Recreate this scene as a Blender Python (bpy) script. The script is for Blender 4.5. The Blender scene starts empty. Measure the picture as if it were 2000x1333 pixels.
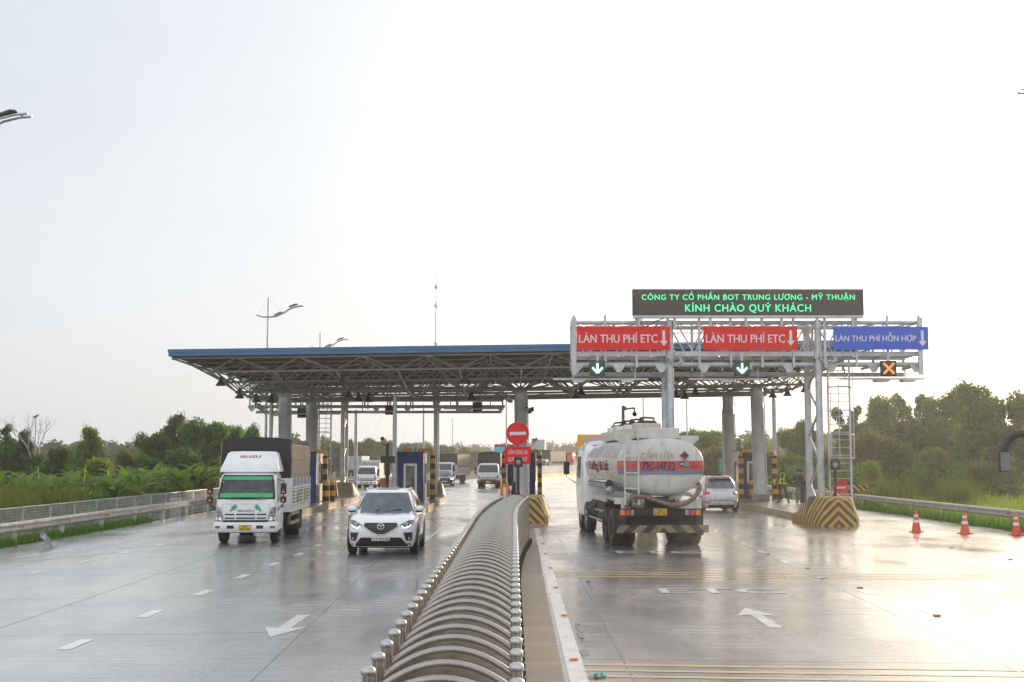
import bpy, math, random
import numpy as np
from mathutils import Vector, Matrix, Euler
R = math.radians
PI = math.pi
rnd = random.Random(11)
S = bpy.context.scene
COL = S.collection
# ------------------------------------------------------------------ camera
PITCH = R(5.28)
F = 2500.0                       # focal length in pixels of the 2000 px wide photograph
cd = bpy.data.cameras.new('camera')
cd.sensor_width = 36.0
cd.lens = 45.0
cd.clip_start = 0.2
cd.clip_end = 6000
cam = bpy.data.objects.new('camera', cd)
COL.objects.link(cam)
cam.location = (0, 0, 2.5)
cam.rotation_euler = (PI/2 + PITCH, 0, 0)
S.camera = cam

def P(px, py, d):
    """world point seen at pixel (px,py) of the photograph at distance d along +Y"""
    u = (px-1000)/F; v = (666.5-py)/F
    y = math.cos(PITCH) - v*math.sin(PITCH); z = math.sin(PITCH) + v*math.cos(PITCH)
    return Vector((u*d/y, d, 2.5 + z*d/y))

def G(px, py, z=0.0):
    v = (666.5-py)/F
    y = math.cos(PITCH) - v*math.sin(PITCH); zz = math.sin(PITCH) + v*math.cos(PITCH)
    d = (z-2.5)/zz*y
    return P(px, py, d)
# ------------------------------------------------------------------ light
SUN_AZ, SUN_EL = R(29), R(11)
sdir = Vector((math.sin(SUN_AZ)*math.cos(SUN_EL), math.cos(SUN_AZ)*math.cos(SUN_EL), math.sin(SUN_EL)))
sl = bpy.data.lights.new('sun', 'SUN')
sl.energy = 3.0
sl.angle = R(4.0)
sl.color = (1.0, 0.80, 0.56)
so = bpy.data.objects.new('sun', sl)
COL.objects.link(so)
so.rotation_euler = (-sdir).to_track_quat('-Z', 'Y').to_euler()
so.location = (60, 100, 60)

w = bpy.data.worlds.new('World')
S.world = w
w.use_nodes = True
nt = w.node_tree
nt.nodes.clear()
def N(t, tree=None, **k):
    n = (tree or nt).nodes.new(t)
    for a, b in k.items(): setattr(n, a, b)
    return n
out = N('ShaderNodeOutputWorld')
bg = N('ShaderNodeBackground')
sky = N('ShaderNodeTexSky', sky_type='NISHITA', sun_disc=False, sun_elevation=SUN_EL, sun_rotation=SUN_AZ, air_density=1.0, dust_density=4.0)
tc = N('ShaderNodeTexCoord')
dot = N('ShaderNodeVectorMath', operation='DOT_PRODUCT')
dot.inputs[1].default_value = sdir
nt.links.new(tc.outputs['Generated'], dot.inputs[0])
ramp = N('ShaderNodeValToRGB')           # brightness of the thin cloud deck against the angle to the sun
cr = ramp.color_ramp
cr.elements[0].position = 0.0; cr.elements[0].color = (0.98, 1.0, 1.04, 1)
cr.elements[1].position = 1.0; cr.elements[1].color = (2.6, 2.4, 2.1, 1)
for p_, c_ in ((0.25, (0.95, 0.97, 1.02)), (0.5, (0.80, 0.84, 0.90)), (0.78, (0.62, 0.67, 0.745)), (0.89, (0.69, 0.74, 0.80)), (0.95, (0.90, 0.91, 0.925)), (0.9775, (1.25, 1.22, 1.18)), (0.9925, (1.7, 1.6, 1.45))):
    e = cr.elements.new(p_); e.color = (*c_, 1)
cl = N('ShaderNodeMapRange'); cl.inputs[1].default_value = -1.0; cl.inputs[2].default_value = 1.0
nt.links.new(dot.outputs['Value'], cl.inputs[0])
nt.links.new(cl.outputs[0], ramp.inputs[0])
nz = N('ShaderNodeTexNoise'); nz.inputs['Scale'].default_value = 2.2; nz.inputs['Detail'].default_value = 5
mp = N('ShaderNodeMapping'); mp.inputs['Scale'].default_value = (1, 1, 3)
nt.links.new(tc.outputs['Generated'], mp.inputs[0]); nt.links.new(mp.outputs[0], nz.inputs[0])
mr = N('ShaderNodeMapRange'); mr.inputs[1].default_value = 0.3; mr.inputs[2].default_value = 0.7; mr.inputs[3].default_value = 0.96; mr.inputs[4].default_value = 1.05
nt.links.new(nz.outputs[0], mr.inputs[0])
mul = N('ShaderNodeMix', data_type='RGBA', blend_type='MULTIPLY'); mul.inputs[0].default_value = 1
nt.links.new(ramp.outputs[0], mul.inputs[6]); nt.links.new(mr.outputs[0], mul.inputs[7])
skm = N('ShaderNodeMix', data_type='RGBA', blend_type='MULTIPLY'); skm.inputs[0].default_value = 1
skm.inputs[7].default_value = (0.10, 0.10, 0.10, 1)
nt.links.new(sky.outputs[0], skm.inputs[6])
mix = N('ShaderNodeMix', data_type='RGBA'); mix.inputs[0].default_value = 0.86
nt.links.new(skm.outputs[2], mix.inputs[6]); nt.links.new(mul.outputs[2], mix.inputs[7])
nt.links.new(mix.outputs[2], bg.inputs[0])
bg.inputs[1].default_value = 1.0
nt.links.new(bg.outputs[0], out.inputs[0])

S.view_settings.view_transform = 'Standard'
S.view_settings.look = 'None'
S.view_settings.exposure = 0.36
S.view_settings.gamma = 1.0
S.render.engine = 'CYCLES'
cy = S.cycles
cy.use_denoising = True
cy.max_bounces = 7
cy.diffuse_bounces = 3
cy.glossy_bounces = 4
cy.transmission_bounces = 4
cy.transparent_max_bounces = 12
cy.volume_bounces = 0
cy.sample_clamp_indirect = 6

# ------------------------------------------------------------------ materials
def mat(name, col, rough=0.5, metal=0.0, var=0.12, scale=5.0, bump=0.0, bscale=40.0, coat=0.0, spec=0.5, stretch=None, dirt=None, trans=0.0, crough=0.04):
    m = bpy.data.materials.new(name); m.use_nodes = True
    t = m.node_tree; b = t.nodes['Principled BSDF']
    L = t.links.new
    c = N('ShaderNodeTexCoord', t); n = N('ShaderNodeTexNoise', t)
    n.inputs['Scale'].default_value = scale; n.inputs['Detail'].default_value = 5
    src = c.outputs['Object']
    if stretch:
        mpn = N('ShaderNodeMapping', t); mpn.inputs['Scale'].default_value = stretch; L(src, mpn.inputs[0]); src = mpn.outputs[0]
    L(src, n.inputs['Vector'])
    rp = N('ShaderNodeValToRGB', t)
    rp.color_ramp.elements[0].position = 0.3; rp.color_ramp.elements[1].position = 0.72
    rp.color_ramp.elements[0].color = (*[x*(1-var) for x in col], 1)
    rp.color_ramp.elements[1].color = (*[min(1, x*(1+var)) for x in col], 1)
    L(n.outputs[0], rp.inputs[0])
    cur = rp.outputs[0]
    if dirt:
        n3 = N('ShaderNodeTexNoise', t); n3.inputs['Scale'].default_value = dirt[2]; n3.inputs['Detail'].default_value = 7
        L(src, n3.inputs['Vector'])
        m3 = N('ShaderNodeMapRange', t); m3.inputs[1].default_value = 0.52; m3.inputs[2].default_value = 0.75; m3.inputs[4].default_value = dirt[1]
        L(n3.outputs[0], m3.inputs[0])
        mx = N('ShaderNodeMix', t, data_type='RGBA'); L(m3.outputs[0], mx.inputs[0]); L(cur, mx.inputs[6]); mx.inputs[7].default_value = (*dirt[0], 1)
        cur = mx.outputs[2]
    L(cur, b.inputs['Base Color'])
    r2 = N('ShaderNodeMapRange', t); r2.inputs[1].default_value = 0.3; r2.inputs[2].default_value = 0.7
    r2.inputs[3].default_value = max(0.02, rough*0.82); r2.inputs[4].default_value = min(1, rough*1.15)
    L(n.outputs[0], r2.inputs[0]); L(r2.outputs[0], b.inputs['Roughness'])
    b.inputs['Metallic'].default_value = metal
    b.inputs['Coat Weight'].default_value = coat; b.inputs['Coat Roughness'].default_value = crough
    b.inputs['Specular IOR Level'].default_value = spec
    if trans:
        b.inputs['Transmission Weight'].default_value = trans
    if bump:
        n2 = N('ShaderNodeTexNoise', t); n2.inputs['Scale'].default_value = bscale; n2.inputs['Detail'].default_value = 4
        L(src, n2.inputs['Vector'])
        bp = N('ShaderNodeBump', t); bp.inputs['Strength'].default_value = bump; bp.inputs['Distance'].default_value = 0.02
        L(n2.outputs[0], bp.inputs['Height']); L(bp.outputs[0], b.inputs['Normal'])
    return m

def emit(name, col, st):
    m = bpy.data.materials.new(name); m.use_nodes = True
    b = m.node_tree.nodes['Principled BSDF']
    b.inputs['Base Color'].default_value = (*[x*0.3 for x in col], 1)
    b.inputs['Emission Color'].default_value = (*col, 1); b.inputs['Emission Strength'].default_value = st
    return m

def stripes(name, ca, cb, period, vec, absx=False, rough=0.6, kfade=False, worn=0.2, haz=None):
    """painted stripes in object space: colour switches along the dot product of position and vec"""
    m = bpy.data.materials.new(name); m.use_nodes = True
    t = m.node_tree; b = t.nodes['Principled BSDF']; L = t.links.new
    c = N('ShaderNodeTexCoord', t); sp = N('ShaderNodeSeparateXYZ', t); L(c.outputs['Object'], sp.inputs[0])
    def mth(op, a, v=None):
        q = N('ShaderNodeMath', t, operation=op)
        if isinstance(a, (int, float)): q.inputs[0].default_value = a
        else: L(a, q.inputs[0])
        if v is not None:
            if isinstance(v, (int, float)): q.inputs[1].default_value = v
            else: L(v, q.inputs[1])
        return q.outputs[0]
    x = sp.outputs[0]
    if absx: x = mth('ABSOLUTE', x)
    z = mth('MULTIPLY', sp.outputs[2], vec[2])
    if kfade:
        k = N('ShaderNodeMapRange', t); k.inputs[1].default_value = 0.7; k.inputs[2].default_value = 1.5; k.inputs[3].default_value = 1; k.inputs[4].default_value = 0.15
        L(sp.outputs[1], k.inputs[0]); z = mth('MULTIPLY', z, k.outputs[0])
    s = mth('ADD', mth('ADD', mth('MULTIPLY', x, vec[0]), mth('MULTIPLY', sp.outputs[1], vec[1])), z)
    fr = mth('FRACT', mth('DIVIDE', mth('ADD', s, 40.0), period))
    gt = mth('GREATER_THAN', fr, 0.5)
    n = N('ShaderNodeTexNoise', t); n.inputs['Scale'].default_value = 7; n.inputs['Detail'].default_value = 6; L(c.outputs['Object'], n.inputs['Vector'])
    mx = N('ShaderNodeMix', t, data_type='RGBA'); L(gt, mx.inputs[0]); mx.inputs[6].default_value = (*ca, 1); mx.inputs[7].default_value = (*cb, 1)
    mm = N('ShaderNodeMapRange', t); mm.inputs[1].default_value = 0.5; mm.inputs[2].default_value = 0.8; mm.inputs[4].default_value = worn; L(n.outputs[0], mm.inputs[0])
    m2 = N('ShaderNodeMix', t, data_type='RGBA'); L(mm.outputs[0], m2.inputs[0]); L(mx.outputs[2], m2.inputs[6]); m2.inputs[7].default_value = (0.16, 0.14, 0.12, 1)
    L(m2.outputs[2], b.inputs['Base Color']); b.inputs['Roughness'].default_value = rough
    return m

def leafmat(name, c1, c2, tr=0.55):
    m = bpy.data.materials.new(name); m.use_nodes = True
    t = m.node_tree; L = t.links.new; t.nodes.clear()
    o = N('ShaderNodeOutputMaterial', t)
    g = N('ShaderNodeNewGeometry', t); oi = N('ShaderNodeObjectInfo', t)
    rp = N('ShaderNodeValToRGB', t); rp.color_ramp.elements[0].color = (*c1, 1); rp.color_ramp.elements[1].color = (*c2, 1)
    L(g.outputs['Random Per Island'], rp.inputs[0])
    hs = N('ShaderNodeHueSaturation', t)
    a = N('ShaderNodeMapRange', t); a.inputs[3].default_value = 0.48; a.inputs[4].default_value = 0.52; L(oi.outputs['Random'], a.inputs[0]); L(a.outputs[0], hs.inputs['Hue'])
    v = N('ShaderNodeMapRange', t); v.inputs[3].default_value = 0.8; v.inputs[4].default_value = 1.2; L(oi.outputs['Random'], v.inputs[0]); L(v.outputs[0], hs.inputs['Value'])
    L(rp.outputs[0], hs.inputs['Color'])
    b = N('ShaderNodeBsdfPrincipled', t); b.inputs['Roughness'].default_value = 0.55; b.inputs['Specular IOR Level'].default_value = 0.3
    L(hs.outputs[0], b.inputs['Base Color'])
    q = N('ShaderNodeBsdfTranslucent', t)
    br = N('ShaderNodeMix', t, data_type='RGBA', blend_type='MULTIPLY'); br.inputs[0].default_value = 1; br.inputs[7].default_value = (1.5, 1.5, 0.7, 1)
    L(hs.outputs[0], br.inputs[6]); L(br.outputs[2], q.inputs[0])
    ms = N('ShaderNodeMixShader', t); ms.inputs[0].default_value = tr; L(b.outputs[0], ms.inputs[1]); L(q.outputs[0], ms.inputs[2])
    L(ms.outputs[0], o.inputs[0])
    return m

M = {}
M['kerb'] = stripes('kerb_paint', (0.46, 0.33, 0.17), (0.33, 0.26, 0.18), 0.42, (0, 1, 0), worn=0.6, rough=0.5)
M['island'] = mat('island_concrete', (0.22, 0.205, 0.19), 0.28, var=0.25, scale=1.2, bump=0.15, dirt=((0.12, 0.10, 0.085), 0.6, 0.8))
M['joint'] = mat('joint_sealant', (0.07, 0.066, 0.06), 0.3, var=0.3, coat=1.0, crough=0.25)
M['silt'] = mat('silty_gutter', (0.27, 0.205, 0.15), 0.5, var=0.25, scale=1.0, stretch=(.3, 2.0, 1), spec=0.35, dirt=((0.33, 0.31, 0.29), 0.8, 1.2))
M['joint_pale'] = mat('worn_joint', (0.16, 0.155, 0.148), 0.2, var=0.3, coat=1.0, crough=0.22)
M['stain'] = mat('wet_silt_stain', (0.12, 0.108, 0.09), 0.4, var=0.4, scale=14, coat=0.7, crough=0.3)
M['white_paint'] = mat('road_paint_white', (0.74, 0.74, 0.725), 0.3, var=0.12, scale=3, coat=0.6, crough=0.25, dirt=((0.34, 0.33, 0.31), 0.5, 5))
M['yellow_paint'] = mat('road_paint_yellow', (0.68, 0.43, 0.13), 0.35, var=0.15, scale=3, coat=0.6, crough=0.25, dirt=((0.28, 0.26, 0.23), 1.0, 3))
M['galv'] = mat('galvanised_steel', (0.50, 0.52, 0.54), 0.42, 0.55, var=0.18, scale=3, dirt=((0.33, 0.31, 0.28), 0.5, 2.5))
M['galv_rail'] = mat('guardrail_steel', (0.50, 0.49, 0.46), 0.4, 0.4, var=0.2, scale=2, dirt=((0.25, 0.20, 0.15), 0.6, 3))
M['steel_column'] = mat('column_paint', (0.70, 0.71, 0.72), 0.34, 0.15, var=0.10, scale=1.5, dirt=((0.25, 0.22, 0.19), 0.4, 1.2))
M['truss'] = mat('truss_paint', (0.37, 0.365, 0.35), 0.45, 0.2, var=0.12)
M['stainless'] = mat('stainless_steel', (0.36, 0.325, 0.285), 0.32, 0.85, var=0.12, scale=8, stretch=(1, 1, 6), dirt=((0.25, 0.19, 0.14), 0.55, 4))
M['stainless_cap'] = mat('stainless_cap', (0.55, 0.54, 0.52), 0.36, 0.8, var=0.15, scale=10, dirt=((0.30, 0.26, 0.21), 0.5, 9))
M['arch_rim'] = mat('dull_arch_rim', (0.43, 0.405, 0.37), 0.4, 0.8, var=0.15, scale=5, dirt=((0.26, 0.21, 0.16), 0.6, 5))
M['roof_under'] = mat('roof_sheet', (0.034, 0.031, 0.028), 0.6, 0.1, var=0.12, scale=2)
M['fascia'] = mat('blue_fascia', (0.025, 0.135, 0.30), 0.4, 0.0, var=0.12, scale=1.5, dirt=((0.10, 0.2, 0.33), 0.4, 1))
M['booth_blue'] = mat('booth_blue_panel', (0.014, 0.036, 0.13), 0.45, 0.0, var=0.1, spec=0.3)
M['booth_silver'] = mat('booth_silver_panel', (0.48, 0.47, 0.45), 0.4, 0.3, var=0.1)
M['alu'] = mat('aluminium_frame', (0.55, 0.56, 0.58), 0.4, 0.5, var=0.06)
M['glass'] = mat('dark_glass', (0.03, 0.036, 0.04), 0.06, 0, var=0.3, spec=0.8)
M['screen_glass'] = mat('windscreen_glass', (0.05, 0.075, 0.09), 0.05, 0, var=0.6, scale=2.2, spec=1.0, coat=0.5)
M['truck_glass'] = mat('truck_windscreen', (0.035, 0.042, 0.046), 0.05, 0, var=0.85, scale=2.6, spec=0.7)
M['booth_glass'] = mat('booth_glass', (0.30, 0.33, 0.30), 0.1, 0, var=0.15, trans=0.75)
M['rubber'] = mat('tyre_rubber', (0.022, 0.021, 0.02), 0.6, var=0.35, scale=6, bump=0.2)
M['black'] = mat('black_plastic', (0.02, 0.02, 0.021), 0.5, var=0.25)
M['black_metal'] = mat('black_painted_steel', (0.024, 0.023, 0.022), 0.45, 0.2, var=0.25)
M['chassis'] = mat('dark_chassis', (0.022, 0.021, 0.02), 0.6, 0.1, var=0.4, scale=4, dirt=((0.06, 0.052, 0.043), 0.5, 3))
M['car_white'] = mat('white_car_paint', (0.87, 0.88, 0.895), 0.25, var=0.02, coat=0.8)
M['truck_white'] = mat('white_truck_paint', (0.82, 0.83, 0.835), 0.32, var=0.05, scale=2, coat=0.4, dirt=((0.55, 0.53, 0.50), 0.35, 3))
M['far_white'] = mat('dull_white_paint', (0.62, 0.63, 0.63), 0.4, var=0.08, scale=2)
M['silver_paint'] = mat('silver_car_paint', (0.62, 0.63, 0.66), 0.28, 0.3, var=0.04, coat=0.6)
M['black_paint'] = mat('black_car_paint', (0.03, 0.03, 0.035), 0.2, 0.1, var=0.1, coat=0.8)
M['chrome'] = mat('chrome', (0.75, 0.75, 0.75), 0.12, 1.0, var=0.06)
M['red_lens'] = mat('red_lens', (0.55, 0.03, 0.025), 0.15, var=0.1, coat=0.5)
M['orange_lens'] = mat('orange_lens', (0.75, 0.20, 0.03), 0.2, var=0.1, coat=0.5)
M['clear_lens'] = mat('clear_lens', (0.30, 0.31, 0.33), 0.10, 0.5, var=0.2, scale=25, coat=0.5)
M['lamp_dark'] = mat('smoked_lamp_lens', (0.10, 0.105, 0.115), 0.1, 0.3, var=0.3, scale=20, coat=0.6)
M['grille_bar'] = mat('grille_bar_grey', (0.09, 0.09, 0.095), 0.3, 0.3, var=0.1)
M['headlamp_glow'] = emit('headlamp_glow', (0.95, 0.97, 1.0), 1.6)
M['brake_glow'] = emit('brake_glow', (1.0, 0.06, 0.04), 0.45)
M['rim'] = mat('alloy_rim', (0.42, 0.42, 0.43), 0.3, 0.8, var=0.1)
M['canvas_black'] = mat('black_canvas', (0.028, 0.027, 0.028), 0.75, var=0.25, scale=2, bump=0.25, bscale=5)
M['canvas_tan'] = mat('tan_canvas', (0.40, 0.31, 0.21), 0.7, var=0.16, scale=3, bump=0.5, bscale=4, stretch=(1, 1, 0.5), dirt=((0.27, 0.22, 0.16), 0.5, 2))
M['sun_strip'] = mat('green_sun_strip', (0.02, 0.42, 0.15), 0.12, var=0.06, coat=0.4)
M['plate_yellow'] = mat('yellow_plate', (0.72, 0.46, 0.06), 0.35, var=0.06)
M['plate_white'] = mat('white_plate', (0.72, 0.72, 0.70), 0.35, var=0.05)
M['ink'] = mat('black_ink', (0.02, 0.02, 0.02), 0.5, var=0.1)
M['navy_ink'] = mat('navy_ink', (0.035, 0.03, 0.16), 0.5, var=0.3, scale=12)
M['cream_ink'] = mat('faded_cream_ink', (0.52, 0.46, 0.34), 0.5, var=0.12)
M['red_ink'] = mat('red_ink', (0.55, 0.03, 0.04), 0.4, var=0.1)
M['grey_ink'] = mat('grey_ink', (0.35, 0.36, 0.38), 0.35, 0.3, var=0.1)
M['sign_red'] = mat('red_sign_sheet', (0.74, 0.024, 0.028), 0.6, var=0.05, scale=2, spec=0.15)
M['sign_blue'] = mat('blue_sign_sheet', (0.055, 0.14, 0.62), 0.6, var=0.05, scale=2, spec=0.15)
M['sign_orange'] = mat('orange_sign_sheet', (0.80, 0.40, 0.02), 0.45, var=0.05)
M['sign_green'] = mat('green_sign_sheet', (0.0, 0.30, 0.16), 0.45, var=0.05)
M['sign_white'] = mat('sign_white', (0.72, 0.70, 0.72), 0.45, var=0.03)
M['led_board'] = mat('led_matrix', (0.052, 0.048, 0.044), 0.5, var=0.15, scale=30)
M['led_green'] = emit('led_green', (0.08, 1.0, 0.42), 0.95)
M['led_white'] = emit('led_white_green', (0.72, 1.0, 0.88), 1.5)
M['led_halo'] = emit('teal_halo_glow', (0.0, 0.20, 0.13), 0.7)  # glow around the lit arrow, put into wider dim emitting bars
M['led_orange'] = emit('led_orange', (1.0, 0.27, 0.05), 1.25)
M['led_rim'] = emit('led_red', (0.45, 0.02, 0.01), 0.7)
M['orange_box'] = mat('orange_cabinet', (0.75, 0.20, 0.03), 0.4, var=0.1, coat=0.2)
M['cone'] = mat('orange_cone', (0.72, 0.075, 0.03), 0.5, var=0.1)
M['cone_band'] = mat('reflective_band', (0.8, 0.79, 0.77), 0.35, var=0.06)
M['cone_red'] = mat('red_cone', (0.50, 0.035, 0.025), 0.5, var=0.12)
M['hazard'] = stripes('hazard_chevrons', (0.60, 0.34, 0.035), (0.075, 0.075, 0.085), 0.34, (1.0, 1.05, 1.0), absx=True, kfade=True, worn=0.35)
M['hazard_post'] = stripes('hazard_bands', (0.62, 0.33, 0.03), (0.022, 0.022, 0.022), 0.56, (0, 0, 1), worn=0.25)
M['hazard_arm'] = stripes('hazard_diagonals', (0.62, 0.34, 0.05), (0.03, 0.03, 0.03), 0.34, (1, 0, 1), worn=0.2)
M['hazard_bumper'] = stripes('bumper_diagonals', (0.27, 0.21, 0.10), (0.028, 0.027, 0.026), 0.52, (1, 0, 1.0), absx=True, worn=0.9)
M['hazard_guard'] = stripes('guard_blocks', (0.62, 0.52, 0.22), (0.03, 0.03, 0.03), 0.36, (0, 1, 0.7), worn=0.4)
M['yellow_plastic'] = mat('yellow_plastic', (0.62, 0.34, 0.03), 0.5, var=0.1)
M['barrier_yellow'] = mat('faded_yellow_barrier', (0.55, 0.34, 0.10), 0.6, var=0.15, scale=1, dirt=((0.5, 0.45, 0.35), 0.5, 0.8))
M['tank_white'] = mat('tank_white_paint', (0.62, 0.615, 0.575), 0.34, var=0.07, scale=1.5, coat=0.35, stretch=(1.4, 1.4, .45), dirt=((0.36, 0.30, 0.21), 0.75, 2.6))
M['tank_grey'] = mat('tank_grey_band', (0.20, 0.22, 0.25), 0.35, var=0.06, coat=0.3)
M['tank_red'] = mat('tank_red_band', (0.55, 0.05, 0.045), 0.35, var=0.12, coat=0.3, dirt=((0.6, 0.45, 0.4), 0.35, 6))
M['hose'] = mat('brown_hose', (0.20, 0.13, 0.10), 0.6, var=0.25, scale=10)
M['teal'] = mat('teal_truck_paint', (0.03, 0.27, 0.36), 0.35, var=0.08, coat=0.4)
M['red_truck'] = mat('red_truck_paint', (0.42, 0.035, 0.06), 0.4, var=0.1)
M['container_red'] = mat('dark_red_container', (0.25, 0.04, 0.05), 0.55, var=0.15)
M['container_grey'] = mat('grey_container', (0.40, 0.42, 0.45), 0.55, var=0.1)
M['rust'] = mat('rusty_white_paint', (0.50, 0.46, 0.38), 0.6, var=0.15, scale=3, dirt=((0.22, 0.12, 0.06), 0.8, 4))
M['skin'] = mat('skin', (0.36, 0.20, 0.13), 0.5, var=0.08)
M['navy_cloth'] = mat('dark_uniform', (0.022, 0.022, 0.03), 0.8, var=0.2)
M['grey_cloth'] = mat('dark_grey_trousers', (0.05, 0.05, 0.055), 0.8, var=0.2)
M['green_cloth'] = mat('green_jacket', (0.02, 0.13, 0.075), 0.8, var=0.2)
M['jeans'] = mat('pale_jeans', (0.23, 0.25, 0.30), 0.8, var=0.2)
M['hivis'] = mat('lime_vest', (0.55, 0.80, 0.04), 0.6, var=0.05)
M['hair'] = mat('black_hair', (0.015, 0.013, 0.012), 0.6, var=0.2)
M['bark'] = mat('bark', (0.16, 0.13, 0.10), 0.85, var=0.3, scale=4, bump=0.5, bscale=10)
M['pale_bark'] = mat('pale_dead_wood', (0.42, 0.40, 0.37), 0.8, var=0.2)
M['dry_leaf'] = mat('dry_banana_leaf', (0.24, 0.15, 0.08), 0.8, var=0.3)
M['leaf_dark'] = leafmat('leaf_dark', (0.046, 0.09, 0.026), (0.105, 0.17, 0.045))
M['leaf_mid'] = leafmat('leaf_mid', (0.065, 0.12, 0.032), (0.15, 0.215, 0.058))
M['leaf_light'] = leafmat('leaf_light', (0.11, 0.175, 0.035), (0.24, 0.29, 0.07))
M['leaf_olive'] = leafmat('leaf_olive', (0.085, 0.10, 0.04), (0.17, 0.18, 0.07))
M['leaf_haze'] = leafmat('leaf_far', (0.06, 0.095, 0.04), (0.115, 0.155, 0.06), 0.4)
M['banana'] = leafmat('banana_leaf', (0.068, 0.145, 0.026), (0.18, 0.27, 0.052), 0.5)
M['banana_new'] = leafmat('banana_new_leaf', (0.30, 0.36, 0.06), (0.38, 0.44, 0.09), 0.5)
M['grass'] = leafmat('grass_blade', (0.10, 0.15, 0.025), (0.26, 0.29, 0.07), 0.5)
M['grass_dark'] = leafmat('verge_grass', (0.055, 0.12, 0.018), (0.15, 0.24, 0.045), 0.45)
M['bag'] = mat('plastic_bag', (0.42, 0.42, 0.43), 0.35, var=0.4, scale=9, bump=0.6, bscale=20)
M['teal_bag'] = mat('teal_litter', (0.05, 0.42, 0.38), 0.35, var=0.3, scale=30)

# ------------------------------------------------------------------ mesh builder
class MB:
    def __init__(s):
        s.v = []; s.f = []; s.m = []; s.s = []
    def add(s, vs, fs, m=0, smooth=False, T=None):
        b = len(s.v)
        for q in vs:
            q = Vector(q)
            s.v.append(T @ q if T else q)
        for f in fs:
            s.f.append([b+i for i in f]); s.m.append(m); s.s.append(smooth)
        return s
    def box(s, x0, x1, y0, y1, z0, z1, m=0, T=None):
        return s.add([(x0,y0,z0),(x1,y0,z0),(x1,y1,z0),(x0,y1,z0),(x0,y0,z1),(x1,y0,z1),(x1,y1,z1),(x0,y1,z1)],
                     [(0,3,2,1),(4,5,6,7),(0,1,5,4),(1,2,6,5),(2,3,7,6),(3,0,4,7)], m, False, T)
    def cyl(s, a, b, r0, r1=None, n=10, m=0, smooth=True, caps=True):
        a = Vector(a); b = Vector(b); r1 = r0 if r1 is None else r1
        d = (b-a).normalized(); u = d.orthogonal().normalized(); w_ = d.cross(u)
        vs = []
        for i in range(n):
            t = 2*PI*i/n; o = u*math.cos(t)+w_*math.sin(t)
            vs += [a+o*r0, b+o*r1]
        fs = [(2*i, 2*((i+1)%n), 2*((i+1)%n)+1, 2*i+1) for i in range(n)]
        s.add(vs, fs, m, smooth)
        if caps:
            s.add([vs[2*i] for i in range(n)], [tuple(range(n-1, -1, -1))], m)
            s.add([vs[2*i+1] for i in range(n)], [tuple(range(n))], m)
        return s
    def tube(s, pts, r, n=8, m=0, caps=True):
        pts = [Vector(p) for p in pts]; rs = r if isinstance(r, (list, tuple)) else [r]*len(pts)
        vs = []; up = None
        for i, p in enumerate(pts):
            d = (pts[min(i+1, len(pts)-1)] - pts[max(i-1, 0)]).normalized()
            if up is None: up = d.orthogonal().normalized()
            up = (up - d*up.dot(d)).normalized(); w_ = d.cross(up)
            vs += [p + (up*math.cos(2*PI*k/n) + w_*math.sin(2*PI*k/n))*rs[i] for k in range(n)]
        fs = []
        for i in range(len(pts)-1):
            for k in range(n):
                fs.append((i*n+k, i*n+(k+1)%n, (i+1)*n+(k+1)%n, (i+1)*n+k))
        s.add(vs, fs, m, True)
        if caps:
            s.add(vs[:n], [tuple(range(n-1, -1, -1))], m); s.add(vs[-n:], [tuple(range(n))], m)
        return s
    def lathe(s, prof, c=(0,0,0), axis='z', n=20, m=0, smooth=True):
        c = Vector(c); vs = []
        for r, h in prof:
            for k in range(n):
                t = 2*PI*k/n; a, b = r*math.cos(t), r*math.sin(t)
                vs.append(c + Vector({'z': (a, b, h), 'y': (a, h, -b), 'x': (h, a, b)}[axis]))
        fs = [(i*n+k, i*n+(k+1)%n, (i+1)*n+(k+1)%n, (i+1)*n+k) for i in range(len(prof)-1) for k in range(n)]
        return s.add(vs, fs, m, smooth)
    def prism(s, poly, axis, c0, c1, m=0, T=None):
        n = len(poly)
        def q(a, b, c): return {'y': (a, c, b), 'x': (c, a, b), 'z': (a, b, c)}[axis]
        vs = [q(a, b, c0) for a, b in poly] + [q(a, b, c1) for a, b in poly]
        fs = [tuple(range(n)), tuple(range(2*n-1, n-1, -1))] + [(i, (i+1) % n, n+(i+1) % n, n+i) for i in range(n)]
        return s.add(vs, fs, m, False, T)
    def loft(s, rings, m=0, smooth=True, caps=True, closed=True):
        n = len(rings[0]); vs = [p for r in rings for p in r]
        kk = n if closed else n-1
        fs = [(i*n+k, i*n+(k+1) % n, (i+1)*n+(k+1) % n, (i+1)*n+k) for i in range(len(rings)-1) for k in range(kk)]
        s.add(vs, fs, m, smooth)
        if caps:
            s.add(rings[0], [tuple(range(n-1, -1, -1))], m); s.add(rings[-1], [tuple(range(n))], m)
        return s
    def grid(s, fn, us, vs_, m=0, smooth=True, thick=None):
        P_ = [Vector(fn(u, v)) for v in vs_ for u in us]; nu = len(us)
        fs = [(j*nu+i, j*nu+i+1, (j+1)*nu+i+1, (j+1)*nu+i) for j in range(len(vs_)-1) for i in range(nu-1)]
        s.add(P_, fs, m, smooth)
        if thick:
            th = Vector(thick); s.add([p+th for p in P_], [tuple(reversed(f)) for f in fs], m, smooth)
            nv = len(vs_); edge = [i for i in range(nu)] + [j*nu+nu-1 for j in range(1, nv)] + [(nv-1)*nu+i for i in range(nu-2, -1, -1)] + [j*nu for j in range(nv-2, 0, -1)]
            e = len(edge)
            s.add([P_[i] for i in edge] + [P_[i]+th for i in edge], [(i, e+i, e+(i+1) % e, (i+1) % e) for i in range(e)], m)
        return s
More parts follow.
